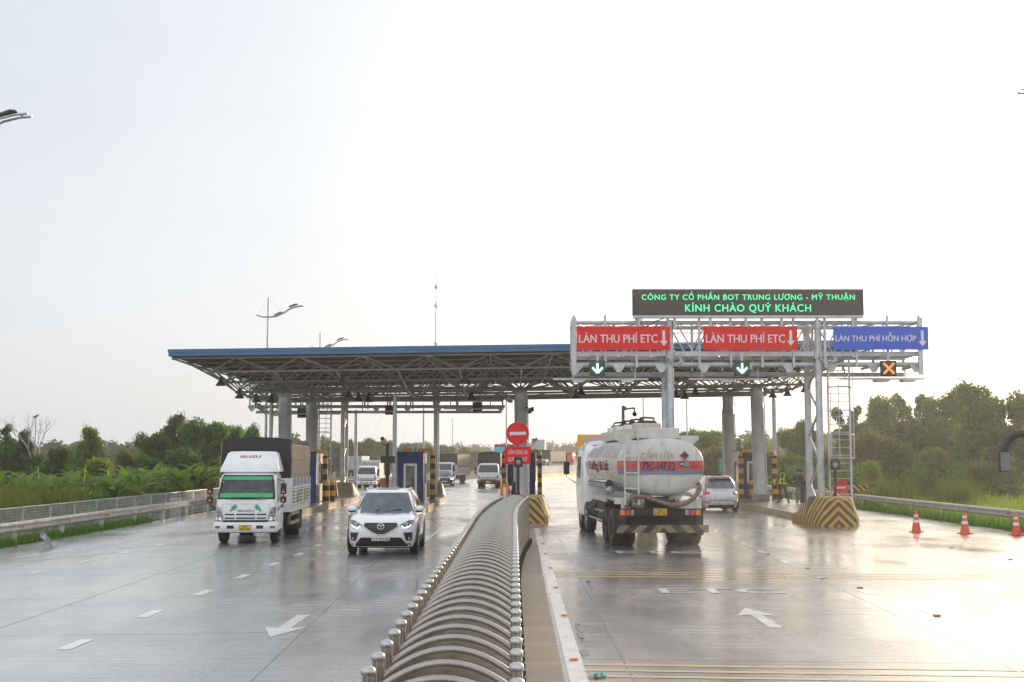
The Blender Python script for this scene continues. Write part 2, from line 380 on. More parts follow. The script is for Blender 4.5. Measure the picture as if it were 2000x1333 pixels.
    def sphere(s, c, r, n=10, m=0):
        r = r if isinstance(r, (tuple, list)) else (r, r, r); c = Vector(c); h = max(4, n//2)
        rings = []
        for j in range(h+1):
            t = PI*j/h
            rings += [c + Vector((r[0]*math.sin(t)*math.cos(2*PI*k/n), r[1]*math.sin(t)*math.sin(2*PI*k/n), -r[2]*math.cos(t))) for k in range(n)]
        fs = [(j*n+k, j*n+(k+1) % n, (j+1)*n+(k+1) % n, (j+1)*n+k) for j in range(h) for k in range(n)]
        return s.add(rings, fs, m, True)
    def build(s, name, mats, parent=None, world=None, bevel=0, sub=0, fix=True):
        if isinstance(mats, (str, bpy.types.Material)): mats = [mats]
        off = Vector(world) if world is not None else Vector((0, 0, 0))
        me = bpy.data.meshes.new(name)
        me.from_pydata([tuple(p-off) for p in s.v], [], s.f)
        for mm in mats: me.materials.append(M[mm] if isinstance(mm, str) else mm)
        me.polygons.foreach_set('material_index', s.m)
        me.polygons.foreach_set('use_smooth', s.s)
        if fix:
            import bmesh
            b = bmesh.new(); b.from_mesh(me)
            bmesh.ops.remove_doubles(b, verts=b.verts, dist=1e-5) if sub else None
            bmesh.ops.recalc_face_normals(b, faces=b.faces)
            if all(abs(f.normal.z) > .98 for f in b.faces):       # flat painted sheets face the sky
                q = [f for f in b.faces if f.normal.z < 0]
                bmesh.ops.reverse_faces(b, faces=q)
            b.to_mesh(me); b.free()
        me.update()
        o = bpy.data.objects.new(name, me); COL.objects.link(o)
        if parent: o.parent = parent
        if bevel:
            q = o.modifiers.new('bevel', 'BEVEL'); q.width = bevel; q.segments = 2; q.limit_method = 'ANGLE'; q.angle_limit = R(40)
        if sub:
            q = o.modifiers.new('smooth', 'SUBSURF'); q.levels = sub; q.render_levels = sub
        return o

def tag(o, label=None, cat=None, group=None, kind=None):
    if label: o['label'] = label
    if cat: o['category'] = cat
    if group: o['group'] = group
    if kind: o['kind'] = kind
    return o
def thing(name, label, cat, loc=(0,0,0), rz=0, group=None, ry=0):
    o = bpy.data.objects.new(name, None); COL.objects.link(o)
    o.location = loc; o.rotation_euler = (0, ry, rz); o.empty_display_size = 0.2
    return tag(o, label, cat, group)
def copy_tree(o, parent=None):
    c = o.copy(); COL.objects.link(c)
    if parent: c.parent = parent
    for ch in list(o.children): copy_tree(ch, c)
    return c
def dup(o, loc, rz=None, label=None, group=None, scale=None):
    c = copy_tree(o); c.location = loc
    if rz is not None: c.rotation_euler[2] = rz
    if label: c['label'] = label
    if group: c['group'] = group
    if scale: c.scale = scale
    return c
def text(s, m, parent, c, w_=None, h=None, name='lettering', bold=0.012, T=None, thick=0.003, rot=(PI/2, 0, 0), spacing=1.0):
    """lettering centred on c, facing -Y by default; scaled to width w_ and cap height h"""
    cu = bpy.data.curves.new('t', 'FONT'); cu.body = s; cu.resolution_u = 3; cu.offset = .0005; cu.extrude = 0.001; cu.space_character = spacing
    o = bpy.data.objects.new('t', cu); COL.objects.link(o)
    me = bpy.data.meshes.new_from_object(o)
    bpy.data.objects.remove(o); bpy.data.curves.remove(cu)
    v = np.array([q.co[:] for q in me.vertices])
    x0, x1 = v[:, 0].min(), v[:, 0].max()
    sx = w_/(x1-x0) if w_ else None; sz = h/0.73 if h else sx
    if sx is None: sx = sz
    E_ = Euler(rot).to_matrix()
    for q in me.vertices:
        p = Vector(((q.co.x-(x0+x1)/2)*sx, (q.co.y-0.365)*sz, q.co.z*thick*1000*0.5))
        p = E_ @ p + Vector(c)
        q.co = T(p) if T else p
    if bold:                                      # heavier strokes: side by side copies a fraction of a millimetre apart
        vs = [q.co.copy() for q in me.vertices]; fs = [tuple(p.vertices) for p in me.polygons]; n = len(vs)
        dx = E_ @ Vector((bold*(sx or 1), 0, 0)); up = E_ @ Vector((0, 0, .0006)); nv, nf = [], []
        for k, s_ in enumerate((-1, -.4, .4, 1)):
            nv += [v+dx*s_+up*k for v in vs]; nf += [tuple(i+n*k for i in f) for f in fs]
        me.clear_geometry(); me.from_pydata([tuple(v) for v in nv], [], nf)
    me.materials.append(M[m]); me.update()
    t = bpy.data.objects.new(name, me); COL.objects.link(t); t.parent = parent
    return t
ORD = ['first', 'second', 'third', 'fourth', 'fifth', 'sixth', 'seventh', 'eighth', 'ninth', 'tenth', 'eleventh', 'twelfth', 'thirteenth', 'fourteenth', 'fifteenth', 'sixteenth', 'seventeenth', 'eighteenth', 'nineteenth', 'twentieth']
def lin(a, b, n): return [a+(b-a)*i/(n-1) for i in range(n)]
# ================================================================== SETTING
def shift(d): return 0.00076*(d-100)**2 if 100 < d <= 300 else (0 if d <= 100 else 30.4+0.304*(d-300))
def road_l(d): return (-14.5 if d < 90 else -14.5+min(6.5, (d-90)*0.10)) + shift(d)
def road_r(d): return (17.55 if d < 90 else 17.55-min(5, (d-90)*0.08)) + shift(d)

def road_material():
    m = bpy.data.materials.new('wet_concrete'); m.use_nodes = True
    t = m.node_tree; b = t.nodes['Principled BSDF']; L = t.links.new
    c = N('ShaderNodeTexCoord', t)
    def noise(scale, st, det=5):
        mp_ = N('ShaderNodeMapping', t); mp_.inputs['Scale'].default_value = st; L(c.outputs['Object'], mp_.inputs[0])
        n = N('ShaderNodeTexNoise', t); n.inputs['Scale'].default_value = scale; n.inputs['Detail'].default_value = det; L(mp_.outputs[0], n.inputs['Vector'])
        return n.outputs[0]
    def rng(src, a, b_, c_, d_):
        q = N('ShaderNodeMapRange', t); q.inputs[1].default_value = a; q.inputs[2].default_value = b_; q.inputs[3].default_value = c_; q.inputs[4].default_value = d_
        L(src, q.inputs[0]); return q.outputs[0]
    big = noise(0.35, (1, 0.5, 1)); mid = noise(1.6, (1, 0.35, 1), 7); tine = noise(4.0, (0.12, 3.2, 1), 4)
    tracks = noise(0.9, (1, 0.03, 1), 3); fine = noise(30, (1, 1, 1), 3)
    # dry-ish and soaked concrete
    rp = N('ShaderNodeValToRGB', t); e = rp.color_ramp
    e.elements[0].position = 0.30; e.elements[0].color = (0.178, 0.174, 0.168, 1)
    e.elements[1].position = 0.72; e.elements[1].color = (0.31, 0.304, 0.295, 1)
    L(mid, rp.inputs[0])
    tint = N('ShaderNodeMix', t, data_type='RGBA'); tint.inputs[7].default_value = (0.29, 0.20, 0.135, 1)      # silt stains
    L(rng(noise(0.55, (1, 0.8, 1), 6), 0.60, 0.72, 0, 0.55), tint.inputs[0]); L(rp.outputs[0], tint.inputs[6])
    dk = N('ShaderNodeMix', t, data_type='RGBA'); dk.inputs[7].default_value = (0.085, 0.08, 0.075, 1)          # tyre darkening along the lanes
    L(rng(tracks, 0.50, 0.68, 0, 0.32), dk.inputs[0]); L(tint.outputs[2], dk.inputs[6])
    st = N('ShaderNodeMix', t, data_type='RGBA', blend_type='MULTIPLY'); st.inputs[0].default_value = 1; L(dk.outputs[2], st.inputs[6])
    L(rng(noise(5.0, (0.10, 2.2, 1), 6), 0.42, 0.66, 0.72, 1.18), st.inputs[7])
    L(st.outputs[2], b.inputs['Base Color'])
    a = N('ShaderNodeMath', t, operation='MULTIPLY_ADD'); L(rng(big, 0.35, 0.65, 0.13, 0.30), a.inputs[0]); a.inputs[1].default_value = 1.0
    L(rng(mid, 0.35, 0.7, -0.03, 0.10), a.inputs[2])
    L(a.outputs[0], b.inputs['Roughness'])
    b.inputs['Specular IOR Level'].default_value = 0.55
    b.inputs['IOR'].default_value = 1.42
    b.inputs['Coat Weight'].default_value = 1.0; b.inputs['Coat IOR'].default_value = 1.4
    ca = N('ShaderNodeMath', t, operation='ADD'); L(rng(big, 0.35, 0.65, 0.13, 0.29), ca.inputs[0]); L(rng(tine, 0.45, 0.75, 0.0, 0.12), ca.inputs[1])
    L(ca.outputs[0], b.inputs['Coat Roughness'])
    h = N('ShaderNodeMath', t, operation='MULTIPLY_ADD'); L(tine, h.inputs[0]); h.inputs[1].default_value = 0.8; L(fine, h.inputs[2])
    bp = N('ShaderNodeBump', t); bp.inputs['Strength'].default_value = 0.10; bp.inputs['Distance'].default_value = 0.008
    L(h.outputs[0], bp.inputs['Height']); L(bp.outputs[0], b.inputs['Normal'])
    return m
M['road'] = road_material()
M['ground'] = mat('meadow_soil', (0.085, 0.105, 0.035), 0.9, var=0.4, scale=0.4, bump=0.6, bscale=3, dirt=((0.12, 0.10, 0.055), 0.7, 0.15))

# ground: one sheet to the horizon, dropping 0.25 m beside the road
b = MB(); b.add([(-2500, -60, -0.3), (2500, -60, -0.3), (2500, 5000, -0.3), (-2500, 5000, -0.3)], [(0, 1, 2, 3)])
tag(b.build('ground', 'ground'), kind='structure')
ds = [-40, 0, 30, 60, 90] + [100+10*i for i in range(31)]
b = MB()
top = [[(road_l(d), d, 0), (road_r(d), d, 0)] for d in ds]
for i in range(len(ds)-1):
    (l0, r0), (l1, r1) = top[i], top[i+1]
    b.add([l0, r0, r1, l1], [(0, 1, 2, 3)])
    for p, q in ((l0, l1), (r1, r0)):
        b.add([p, q, (q[0], q[1], -0.4), (p[0], p[1], -0.4)], [(0, 1, 2, 3)])
road = tag(b.build('road', 'road'), kind='structure')

def strip(mb, pts, wd, z=0.004, m=0):
    """flat painted band along a polyline"""
    for i in range(len(pts)-1):
        p, q = Vector((*pts[i], 0)), Vector((*pts[i+1], 0)); t = (q-p).normalized(); n = Vector((-t.y, t.x, 0))*wd/2
        zz = Vector((0, 0, z))
        mb.add([p-n+zz, q-n+zz, q+n+zz, p+n+zz], [(0, 1, 2, 3)])
# slab joints
b = MB()
for d in range(9, 130, 5):
    strip(b, [(-14.4, d-1.3), (-0.9, d+0.2)], 0.022, 0.003)
    strip(b, [(0.6, d+2.4), (17.4, d+1.2)], 0.022, 0.003)
b.build('slab_joint', 'joint_pale', road)
b = MB()
for x0, x1 in ((-2.85, -4.0),):
    strip(b, [(x0, 10), (x1, 62)], 0.022, 0.0035)
for x0, x1 in ((1.36, 1.52),):
    strip(b, [(x0, 8), (x1, 48)], 0.024, 0.0035)
b.build('slab_joint', 'joint', road)
b = MB()
for x0, x1 in ((-7.5, -8.0), (-11.4, -11.8), (5.7, 7.4), (10.3, 11.3), (14.6, 15.4)):
    strip(b, [(x0, 8), (x1, 52)], 0.03, 0.0035)
b.build('slab_joint', 'joint_pale', road)
# cracks in the slabs, dark with water
for pts in ([(-14.2, 29.5), (-12.9, 30.6), (-11.9, 31.9), (-11.2, 33.4), (-10.7, 34.9)], [(13.2, 41.2), (14.1, 40.1), (15.2, 39.8), (16.2, 39.0), (17.4, 38.8)], [(12.2, 42.3), (12.9, 41.0), (13.0, 40.1)], [(14.6, 41.9), (15.6, 41.2), (16.6, 41.4)], [(-11.1, 36.4), (-10.3, 37.4), (-9.6, 37.9)]):
    b = MB(); strip(b, pts, 0.05, 0.0045); b.build('crack', 'joint', road)
# silty strip between gate and edge line
b = MB(); strip(b, [(0.35, 6), (0.36, 14), (0.44, 28), (0.62, 46)], 0.46, 0.0025); b.build('gutter_strip', 'silt', road)
# dark silt fans at the edge line and along the first joint
for px, py, sx, sy in ((1128, 1225, .07, .62), (1130, 1243, .06, .5), (1138, 1276, .08, .42), (1149, 1142, .07, 1.0), (1153, 1323, .06, .16)):
    p = G(px, py); b = MB(); n = 26; q = random.Random(px)
    vs = [(p.x, p.y, .0046)]+[(p.x+(sx*(.35 if math.cos(2*PI*k/n) < 0 else 1.2)*math.cos(2*PI*k/n))*q.uniform(.3, 1.5), p.y+sy*math.sin(2*PI*k/n)*q.uniform(.6, 1.2), .0046) for k in range(n)]
    b.add(vs, [(0, 1+k, 1+(k+1) % n) for k in range(n)]); b.build('stain', 'stain', road)
# edge line beside the gate
b = MB(); strip(b, [(0.70, 9), (0.76, 14.4), (0.80, 25), (0.90, 47)], 0.21); b.build('edge_line', 'white_paint', road)
b = MB(); strip(b, [(1.68, 51), (1.95, 90), (2.3, 118), (5.2, 142), (10.9, 169)], 0.15); strip(b, [(-1.0, 100), (-.9, 112), (1.6, 142)], 0.13); b.build('edge_line', 'white_paint', road)
# dashes between the left lanes
b = MB()
for px, py in ((147, 1259), (292, 1199.5), (397, 1158), (473, 1126.5), (534, 1102.5), (584, 1083), (622, 1065.5), (655, 1053.5)):
    p = G(px, py); strip(b, [(p.x, p.y-0.5), (p.x+0.01, p.y+0.5)], 0.19)
b.build('lane_dash', 'white_paint', road)
b = MB()
for px, py in ((70, 1118), (167, 1096.5), (246, 1079), (310, 1065), (362, 1054)):
    p = G(px, py); strip(b, [(p.x, p.y-0.42), (p.x+0.02, p.y+0.42)], 0.16)
p = G(85, 1081); strip(b, [(p.x-.1, p.y-1.5), (p.x+.25, p.y+1.5)], 0.16)
b.build('lane_dash', 'white_paint', road)
b = MB()
for px, py in ((1487, 1078), (1535, 1098), (1600, 1127), (1690, 1157), (1812, 1196), (1452, 1062)):
    p = G(px, py); strip(b, [(p.x, p.y-0.5), (p.x, p.y+0.5)], 0.16)
b.build('lane_dash', 'white_paint', road)
b = MB()
for k in range(3): strip(b, [(6.9-0.35*k*0, 40+2.9*k*1.4), (7.4, 42.6+2.9*k*1.4)], 0.14)
strip(b, [(-2.75, 36), (-2.2, 66)], 0.12); b.build('lane_line', 'white_paint', road)
# straight-on arrows
def arrow(px, py, heading, ln=2.6, wd=0.66):
    p = G(px, py); b = MB(); c, s_ = math.cos(heading), math.sin(heading)
    pts = [(-0.1, -ln/2), (0.1, -ln/2), (0.1, ln/2-1.0), (wd/2, ln/2-1.15), (0, ln/2), (-wd/2, ln/2-1.15), (-0.1, ln/2-1.0)]
    vs = [(p.x+x*c-y*s_, p.y+x*s_+y*c, 0.004) for x, y in pts]
    b.add(vs, [(0, 1, 2, 6), (6, 2, 4), (2, 3, 4), (5, 6, 4)]); b.build('lane_arrow', 'white_paint', road)
arrow(563, 1222, PI-0.02); arrow(1484, 1206, 0.0)
# ETC lettering on the right lane, read by drivers going away
for px, py, wd in ((1408, 1154.5, 2.33), (1286, 1078.7, 2.25)):
    p = G(px, py)
    text('ETC', 'white_paint', road, (0, 0, 0), wd, None, bold=0.01, rot=(0, 0, 0), thick=0.0005, T=(lambda p: lambda q: Vector((q.x+p.x, q.y*0.9+p.y, 0.0046+(0.002 if q.z > 0 else 0))))(p))
# yellow transverse rumble bars
b = MB()
for k in range(5):
    d = 15.95-0.42*k; strip(b, [(0.87, d), (9.5, d-0.75)], 0.12)
for k in range(3):
    d = 28.9-0.55*k; strip(b, [(0.93, d), (16.5, d-1.3)], 0.17)
b.build('rumble_bar', 'yellow_paint', road)

# ------------------------------------------------------------------ concrete islands
def island(name, outline, z=0.27):
    b = MB(); n = len(outline)
    vs = [(x, y, z) for x, y in outline]; lo = [(x, y, -0.02) for x, y in outline]
    b.add(vs, [tuple(range(n))], 1); b.add(vs+lo, [(i, (i+1) % n, n+(i+1) % n, n+i) for i in range(n)], 0)
    o = b.build(name, ['kerb', 'island'], bevel=0.03)
    return tag(o, kind='structure')
island('pavement', [(11.75, 51.5), (13.2, 51.5), (13.6, 54), (15.5, 60), (15.5, 96), (14.2, 100), (12.6, 100), (12.0, 95), (11.8, 60)])
island('pavement', [(-0.35, 53.5), (1.4, 53.5), (1.75, 60), (1.9, 92), (1.5, 98), (-0.5, 98), (-1.0, 92), (-0.8, 60)])
island('pavement', [(5.2, 52), (6.8, 52), (7.2, 60), (7.2, 92), (6.5, 98), (5.6, 98), (4.95, 92), (4.95, 60)])
island('pavement', [(-6.6, 52), (-5.1, 50), (-4.3, 53), (-4.05, 60), (-4.05, 77.6), (-6.4, 77.6), (-6.6, 60)])
island('pavement', [(-12.7, 59), (-11.8, 57), (-10.0, 57), (-9.4, 59), (-9.3, 62), (-9.25, 77), (-12.9, 77)])

def crash_block(label, loc, rz, wd=1.0):
    t = thing('crash_block', label, 'crash block', loc, rz, 'striped concrete nose blocks of the toll islands')
    b = MB(); rings = []
    for y, wb, wt, h in ((-0.12, 0.72, 0.46, 0.94), (0.0, 0.80, 0.54, 1.03), (0.25, 0.93, 0.66, 1.08), (0.8, 1.0, 0.74, 1.10), (1.5, 1.02, 0.78, 1.08), (2.2, 1.03, 0.85, 0.80), (3.0, 1.03, 0.93, 0.46), (3.6, 1.03, 0.98, 0.30)):
        wb *= wd; wt *= wd
        rings.append([Vector(p) for p in ((-wb, y, -0.02), (-wb*1.0, y, 0.30), (-wt-0.02, y, h-0.04), (-wt+0.06, y, h), (wt-0.06, y, h), (wt+0.02, y, h-0.04), (wb*1.0, y, 0.30), (wb, y, -0.02))])
    b.loft(rings, smooth=False)
    b.build('body', 'hazard', t)
    b = MB(); b.box(-wd*0.9, wd*0.9, 0.0, 3.0, -0.01, 0.02); b.build('footing', 'island', t)
    return t
crash_block('yellow and grey chevron concrete block at the right island nose, under the sign gantry', (12.25, 48.5, 0), 0, 0.92)
crash_block('yellow and grey chevron concrete block just beyond the end of the steel gate', (0.55, 50.6, 0), 0, 0.95)
for x, y, l in ((-5.22, 81.2, 'sunlit concrete end block sloping up behind the blue booth with the glass door'), (-11.3, 80.6, 'sunlit concrete end block sloping up beside the red cone')):
    o = crash_block(l, (x, y, 0), PI, 1.12 if x > -8 else 1.9)
    o.children[0].data.materials[0] = M['kerb']

# ------------------------------------------------------------------ road studs
sb = MB(); sb.box(-.07, .07, -.05, .05, 0.004, 0.03)
first = None
studs = [('edge', px, py) for px, py in ((1121, 1290.5), (1102, 1204), (1086, 1149), (1075, 1110.5), (1066, 1082.5), (1060, 1062), (1056, 1046)) ] + [('lane', px, py) for px, py in ((1830, 1203.5), (1679.5, 1149), (1577, 1111), (1501, 1083)) ] + [('far', 1858, 1070.5), ('far', 1973, 1094)]
ke = kl = 0
for k, px, py in studs:
    p = G(px, py)
    if k == 'edge': l = 'orange road stud on the white edge line, %s from the bottom of the photo' % ORD[ke]; ke += 1
    elif k == 'lane': l = 'brown road stud on the glaring right lanes, %s from the camera' % ORD[kl]; kl += 1
    else: l = 'small brown road stud in the glare ' + ('left, beyond the cracks by the cones' if px < 1900 else 'nearest the right photo edge')
    t = thing('road_stud', l, 'road stud', (p.x, p.y, 0), 0, 'reflector studs on the road')
    q = MB(); q.prism([(-.055, .004), (.055, .004), (.045, .026), (-.045, .026)], 'y', -.04, .04); q.build('body', 'orange_box' if k == 'edge' else 'rust', t)
    q = MB(); q.box(-.042, .042, -.043, -.04, .008, .022); q.build('reflector', 'orange_lens', t)

# ------------------------------------------------------------------ guard rails
def w_beam(path, z, mb, n_side):
    prof = [(0.0, -.155), (.05, -.13), (.08, -.085), (.08, -.06), (.03, -.02), (.03, .02), (.08, .06), (.08, .085), (.05, .13), (0, .155)]
    rings = []
    for x, y in path: rings.append([Vector((x+n_side*a, y, z+b_)) for a, b_ in prof])
    mb.loft(rings, caps=False, closed=False, smooth=False)
def guardrail(label, x, y0, y1, side, zt, name='guardrail', step=4.0, dev=0.0):
    t = thing(name, label, 'guardrail', (x, y0, 0))
    k = 0; y = y0
    while y < y1:
        b = MB(); w_beam([(0, y-y0+.02), (0.0, min(y+step, y1)-y0-.02)], zt-.155, b, side)
        o = b.build('rail', 'galv_rail', t)
        md = o.modifiers.new('thickness', 'SOLIDIFY'); md.thickness = 0.004
        for q in o.data.vertices: q.co.z += rnd.uniform(-.006, .006)
        b = MB(); b.box(side*(-.14), side*(-.02), y-y0-.06, y-y0+.06, -.5, zt-.1); b.build('post', 'galv_rail', t)
        b = MB(); b.box(side*.081, side*.10, y-y0+.18, y-y0+.26, zt-.19, zt-.13); b.build('reflector', 'red_lens', t)
        y += step; k += 1
    return t
guardrail('weathered steel guardrail along the left verge, in front of the mesh fence', -14.55, 26, 76, 1, 0.68)
guardrail('grey steel guardrail along the right verge, beyond the orange cones', 17.85, 34, 104, -1, 0.72)
guardrail('pale guardrail far off on the left, seen between the booths', -13.9, 92, 150, 1, 0.8)

# mesh fence left
t = thing('mesh_fence', 'low wire mesh fence with a top rail behind the left guardrail', 'fence', (-16.1, 30, -.3))
b = MB(); b.cyl((0, 0, 1.22), (0, 58, 1.22), .03, n=6); b.build('top_rail', 'galv', t)
for i in range(24):
    b = MB(); b.box(-.035, .035, i*2.5-.035, i*2.5+.035, 0, 1.24); b.build('post', 'galv', t)
b = MB()
for i in range(580): b.box(-.005, .005, i*.1-.005, i*.1+.005, .1, 1.2)
for j in range(11): b.box(-.007, -.001, 0, 58, .15+j*.1-.005, .15+j*.1+.005)
b.build('wire_mesh', 'galv', t)
# control cabinet behind the left guardrail
t = thing('control_cabinet', 'small pale grey control cabinet between fence and left guardrail', 'cabinet', (-15.2, 58.5, -.3))
b = MB(); b.box(-.26, .26, -.2, .2, 0, .98); b.build('body', 'galv', t, bevel=.02)
b = MB(); b.box(-.29, .29, -.23, .23, .98, 1.02); b.build('lid', 'galv', t)
b = MB(); b.box(-.09, .09, -.206, -.201, .7, .86); b.build('window', 'glass', t)
# ================================================================== TOLL CANOPY
CX, CY = 0.56, 74.3
TILT = -0.0138
canopy = thing('toll_canopy', 'long blue edged flat toll plaza canopy on grey columns with an open pipe truss below', 'canopy', (CX, CY, 0), 0, None, TILT)
ZR = 7.72
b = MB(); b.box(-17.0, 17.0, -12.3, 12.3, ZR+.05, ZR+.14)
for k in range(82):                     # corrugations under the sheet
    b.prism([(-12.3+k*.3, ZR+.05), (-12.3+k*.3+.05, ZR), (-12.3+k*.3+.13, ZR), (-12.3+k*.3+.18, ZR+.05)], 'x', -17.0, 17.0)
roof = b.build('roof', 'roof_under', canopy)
b = MB()
for y0, y1, x0, x1 in ((-12.42, -12.3, -17.12, 17.12), (12.3, 12.42, -17.12, 17.12)):
    b.box(x0, x1, y0, y1, ZR+.0, ZR+.17); b.box(x0-.03, x1+.03, y0-.03 if y0 < 0 else y0, y1 if y0 < 0 else y1+.03, ZR+.174, ZR+.33)
for x0, x1 in ((-17.12, -17.0), (17.0, 17.12)):
    b.box(x0, x1, -12.3, 12.3, ZR+.0, ZR+.17); b.box(x0, x1, -12.3, 12.3, ZR+.174, ZR+.33)
b.build('fascia', 'fascia', canopy)
TX = [-17.05+3.1*i for i in range(12)]
TY = [-12.0+3.0*j for j in range(9)]
LX = [(TX[i]+TX[i+1])/2 for i in range(11)]
LY = [(TY[j]+TY[j+1])/2 for j in range(8)]
LZ = [7.06, 6.72, 6.36, 6.26, 6.26, 6.36, 6.72, 7.06]
ZT = ZR-.08
for j, y in enumerate(TY):
    b = MB(); b.cyl((TX[0], y, ZT), (TX[-1], y, ZT), .05, n=6); b.build('top_chord', 'truss', canopy)
for x in TX:
    b = MB(); b.cyl((x, TY[0], ZT-.01), (x, TY[-1], ZT-.01), .05, n=6); b.build('top_chord', 'truss', canopy)
for j, y in enumerate(LY):
    b = MB(); b.cyl((LX[0], y, LZ[j]), (LX[-1], y, LZ[j]), .065, n=8)
    for x in LX: b.sphere((x, y, LZ[j]), .10, 8)
    b.build('bottom_chord', 'truss', canopy)
for x in LX:
    b = MB()
    for j in range(7): b.cyl((x, LY[j], LZ[j]), (x, LY[j+1], LZ[j+1]), .05, n=6)
    b.build('bottom_chord', 'truss', canopy)
for i, x in enumerate(LX):
    b = MB()
    for j, y in enumerate(LY):
        for dx in (0, 1):
            for dy in (0, 1): b.cyl((x, y, LZ[j]), (TX[i+dx], TY[j+dy], ZT), .042, n=6)
    b.build('web_bracing', 'truss', canopy)
b = MB()                                   # purlins seen between the roof and the truss
for k in range(17): b.box(-16.9, 16.9, -12+1.5*k-.03, -12+1.5*k+.03, ZR-.07, ZR-.004)
b.build('purlins', 'roof_under', canopy)
b = MB(); b.box(-15.2, 15.2, LY[-3]-.1, LY[-3]+.1, LZ[-3]-.20, LZ[-3]-.07); b.build('service_beam', 'truss', canopy)
for x in (-12.85, 0, 12.85):
    for y in (-4.6, 4.7):
        zt = LZ[2]-.12
        b = MB(); b.lathe([(.34, -.1), (.34, zt-1.15), (.355, zt-1.15), (.355, zt-1.12), (.34, zt-1.12), (.34, zt-.3), (.34, zt), (.02, zt)], (x, y, 0), n=28)
        c = b.build('column', 'steel_column', canopy)
        b = MB(); b.cyl((x, y, zt), (x, y, zt+.16), .16, .05, n=12)
        for ax, ay in ((-1.5, -1.5), (1.5, -1.5), (-1.5, 1.5), (1.5, 1.5)): b.cyl((x, y, zt+.02), (x+ax, y+ay*.8, zt+.2), .05, n=6)
        b.build('capital', 'truss', c)
        b = MB(); b.box(x-.45, x+.45, y-.45, y+.45, .1, .45-.0*x); b.build('plinth', 'island', c, bevel=.02)
        for s in (-1, 1):
            b = MB(); b.cyl((x+.37, y-.12+.0*s, .4), (x+.37, y-.12, zt-.4), .03, n=6)
        b.build('drain_pipe', 'alu', c)

# bell shaped lamps under the canopy
def bell():
    t = thing('bell_lamp', 'lamp', 'lamp', group='bell lamps hanging under the toll canopy')
    b = MB(); b.lathe([(.10, .0), (.11, -.06), (.13, -.14), (.20, -.24), (.25, -.31), (.255, -.33), (.235, -.33), (.19, -.25), (.10, -.15), (.0, -.15)], n=18); b.build('shade', 'black_metal', t)
    b = MB(); b.lathe([(.0, .16), (.035, .16), (.04, .12), (.085, .10), (.09, .0), (0, 0)], n=12); b.cyl((0, 0, .12), (0, 0, .5), .015, n=6); b.build('ballast', 'black_metal', t)
    b = MB(); b.lathe([(.0, -.325), (.22, -.322), (.22, -.316), (0, -.316)], n=16); b.build('lens', 'clear_lens', t)
    return t
bl = [(431, 741), (468, 766), (501, 774), (530, 775), (668, 740), (682, 766), (701, 773), (720, 774), (907, 736), (921, 770), (1125, 767), (1135, 760), (1320, 766), (1337, 768), (1358, 760), (1509, 765), (1538, 762), (1572, 754)]
proto = bell()
for i, (px, py) in enumerate(bl):
    d = (6.12+(px-1000)*.0003-2.5)*F/(898-py); d = min(max(d, 63.5), 80)
    l = 'black bell shaped lamp under the canopy truss, %s from the left' % ORD[i]
    p = P(px, py, d)
    if i == 0: proto.location = p; proto['label'] = l
    else: dup(proto, p, label=l)

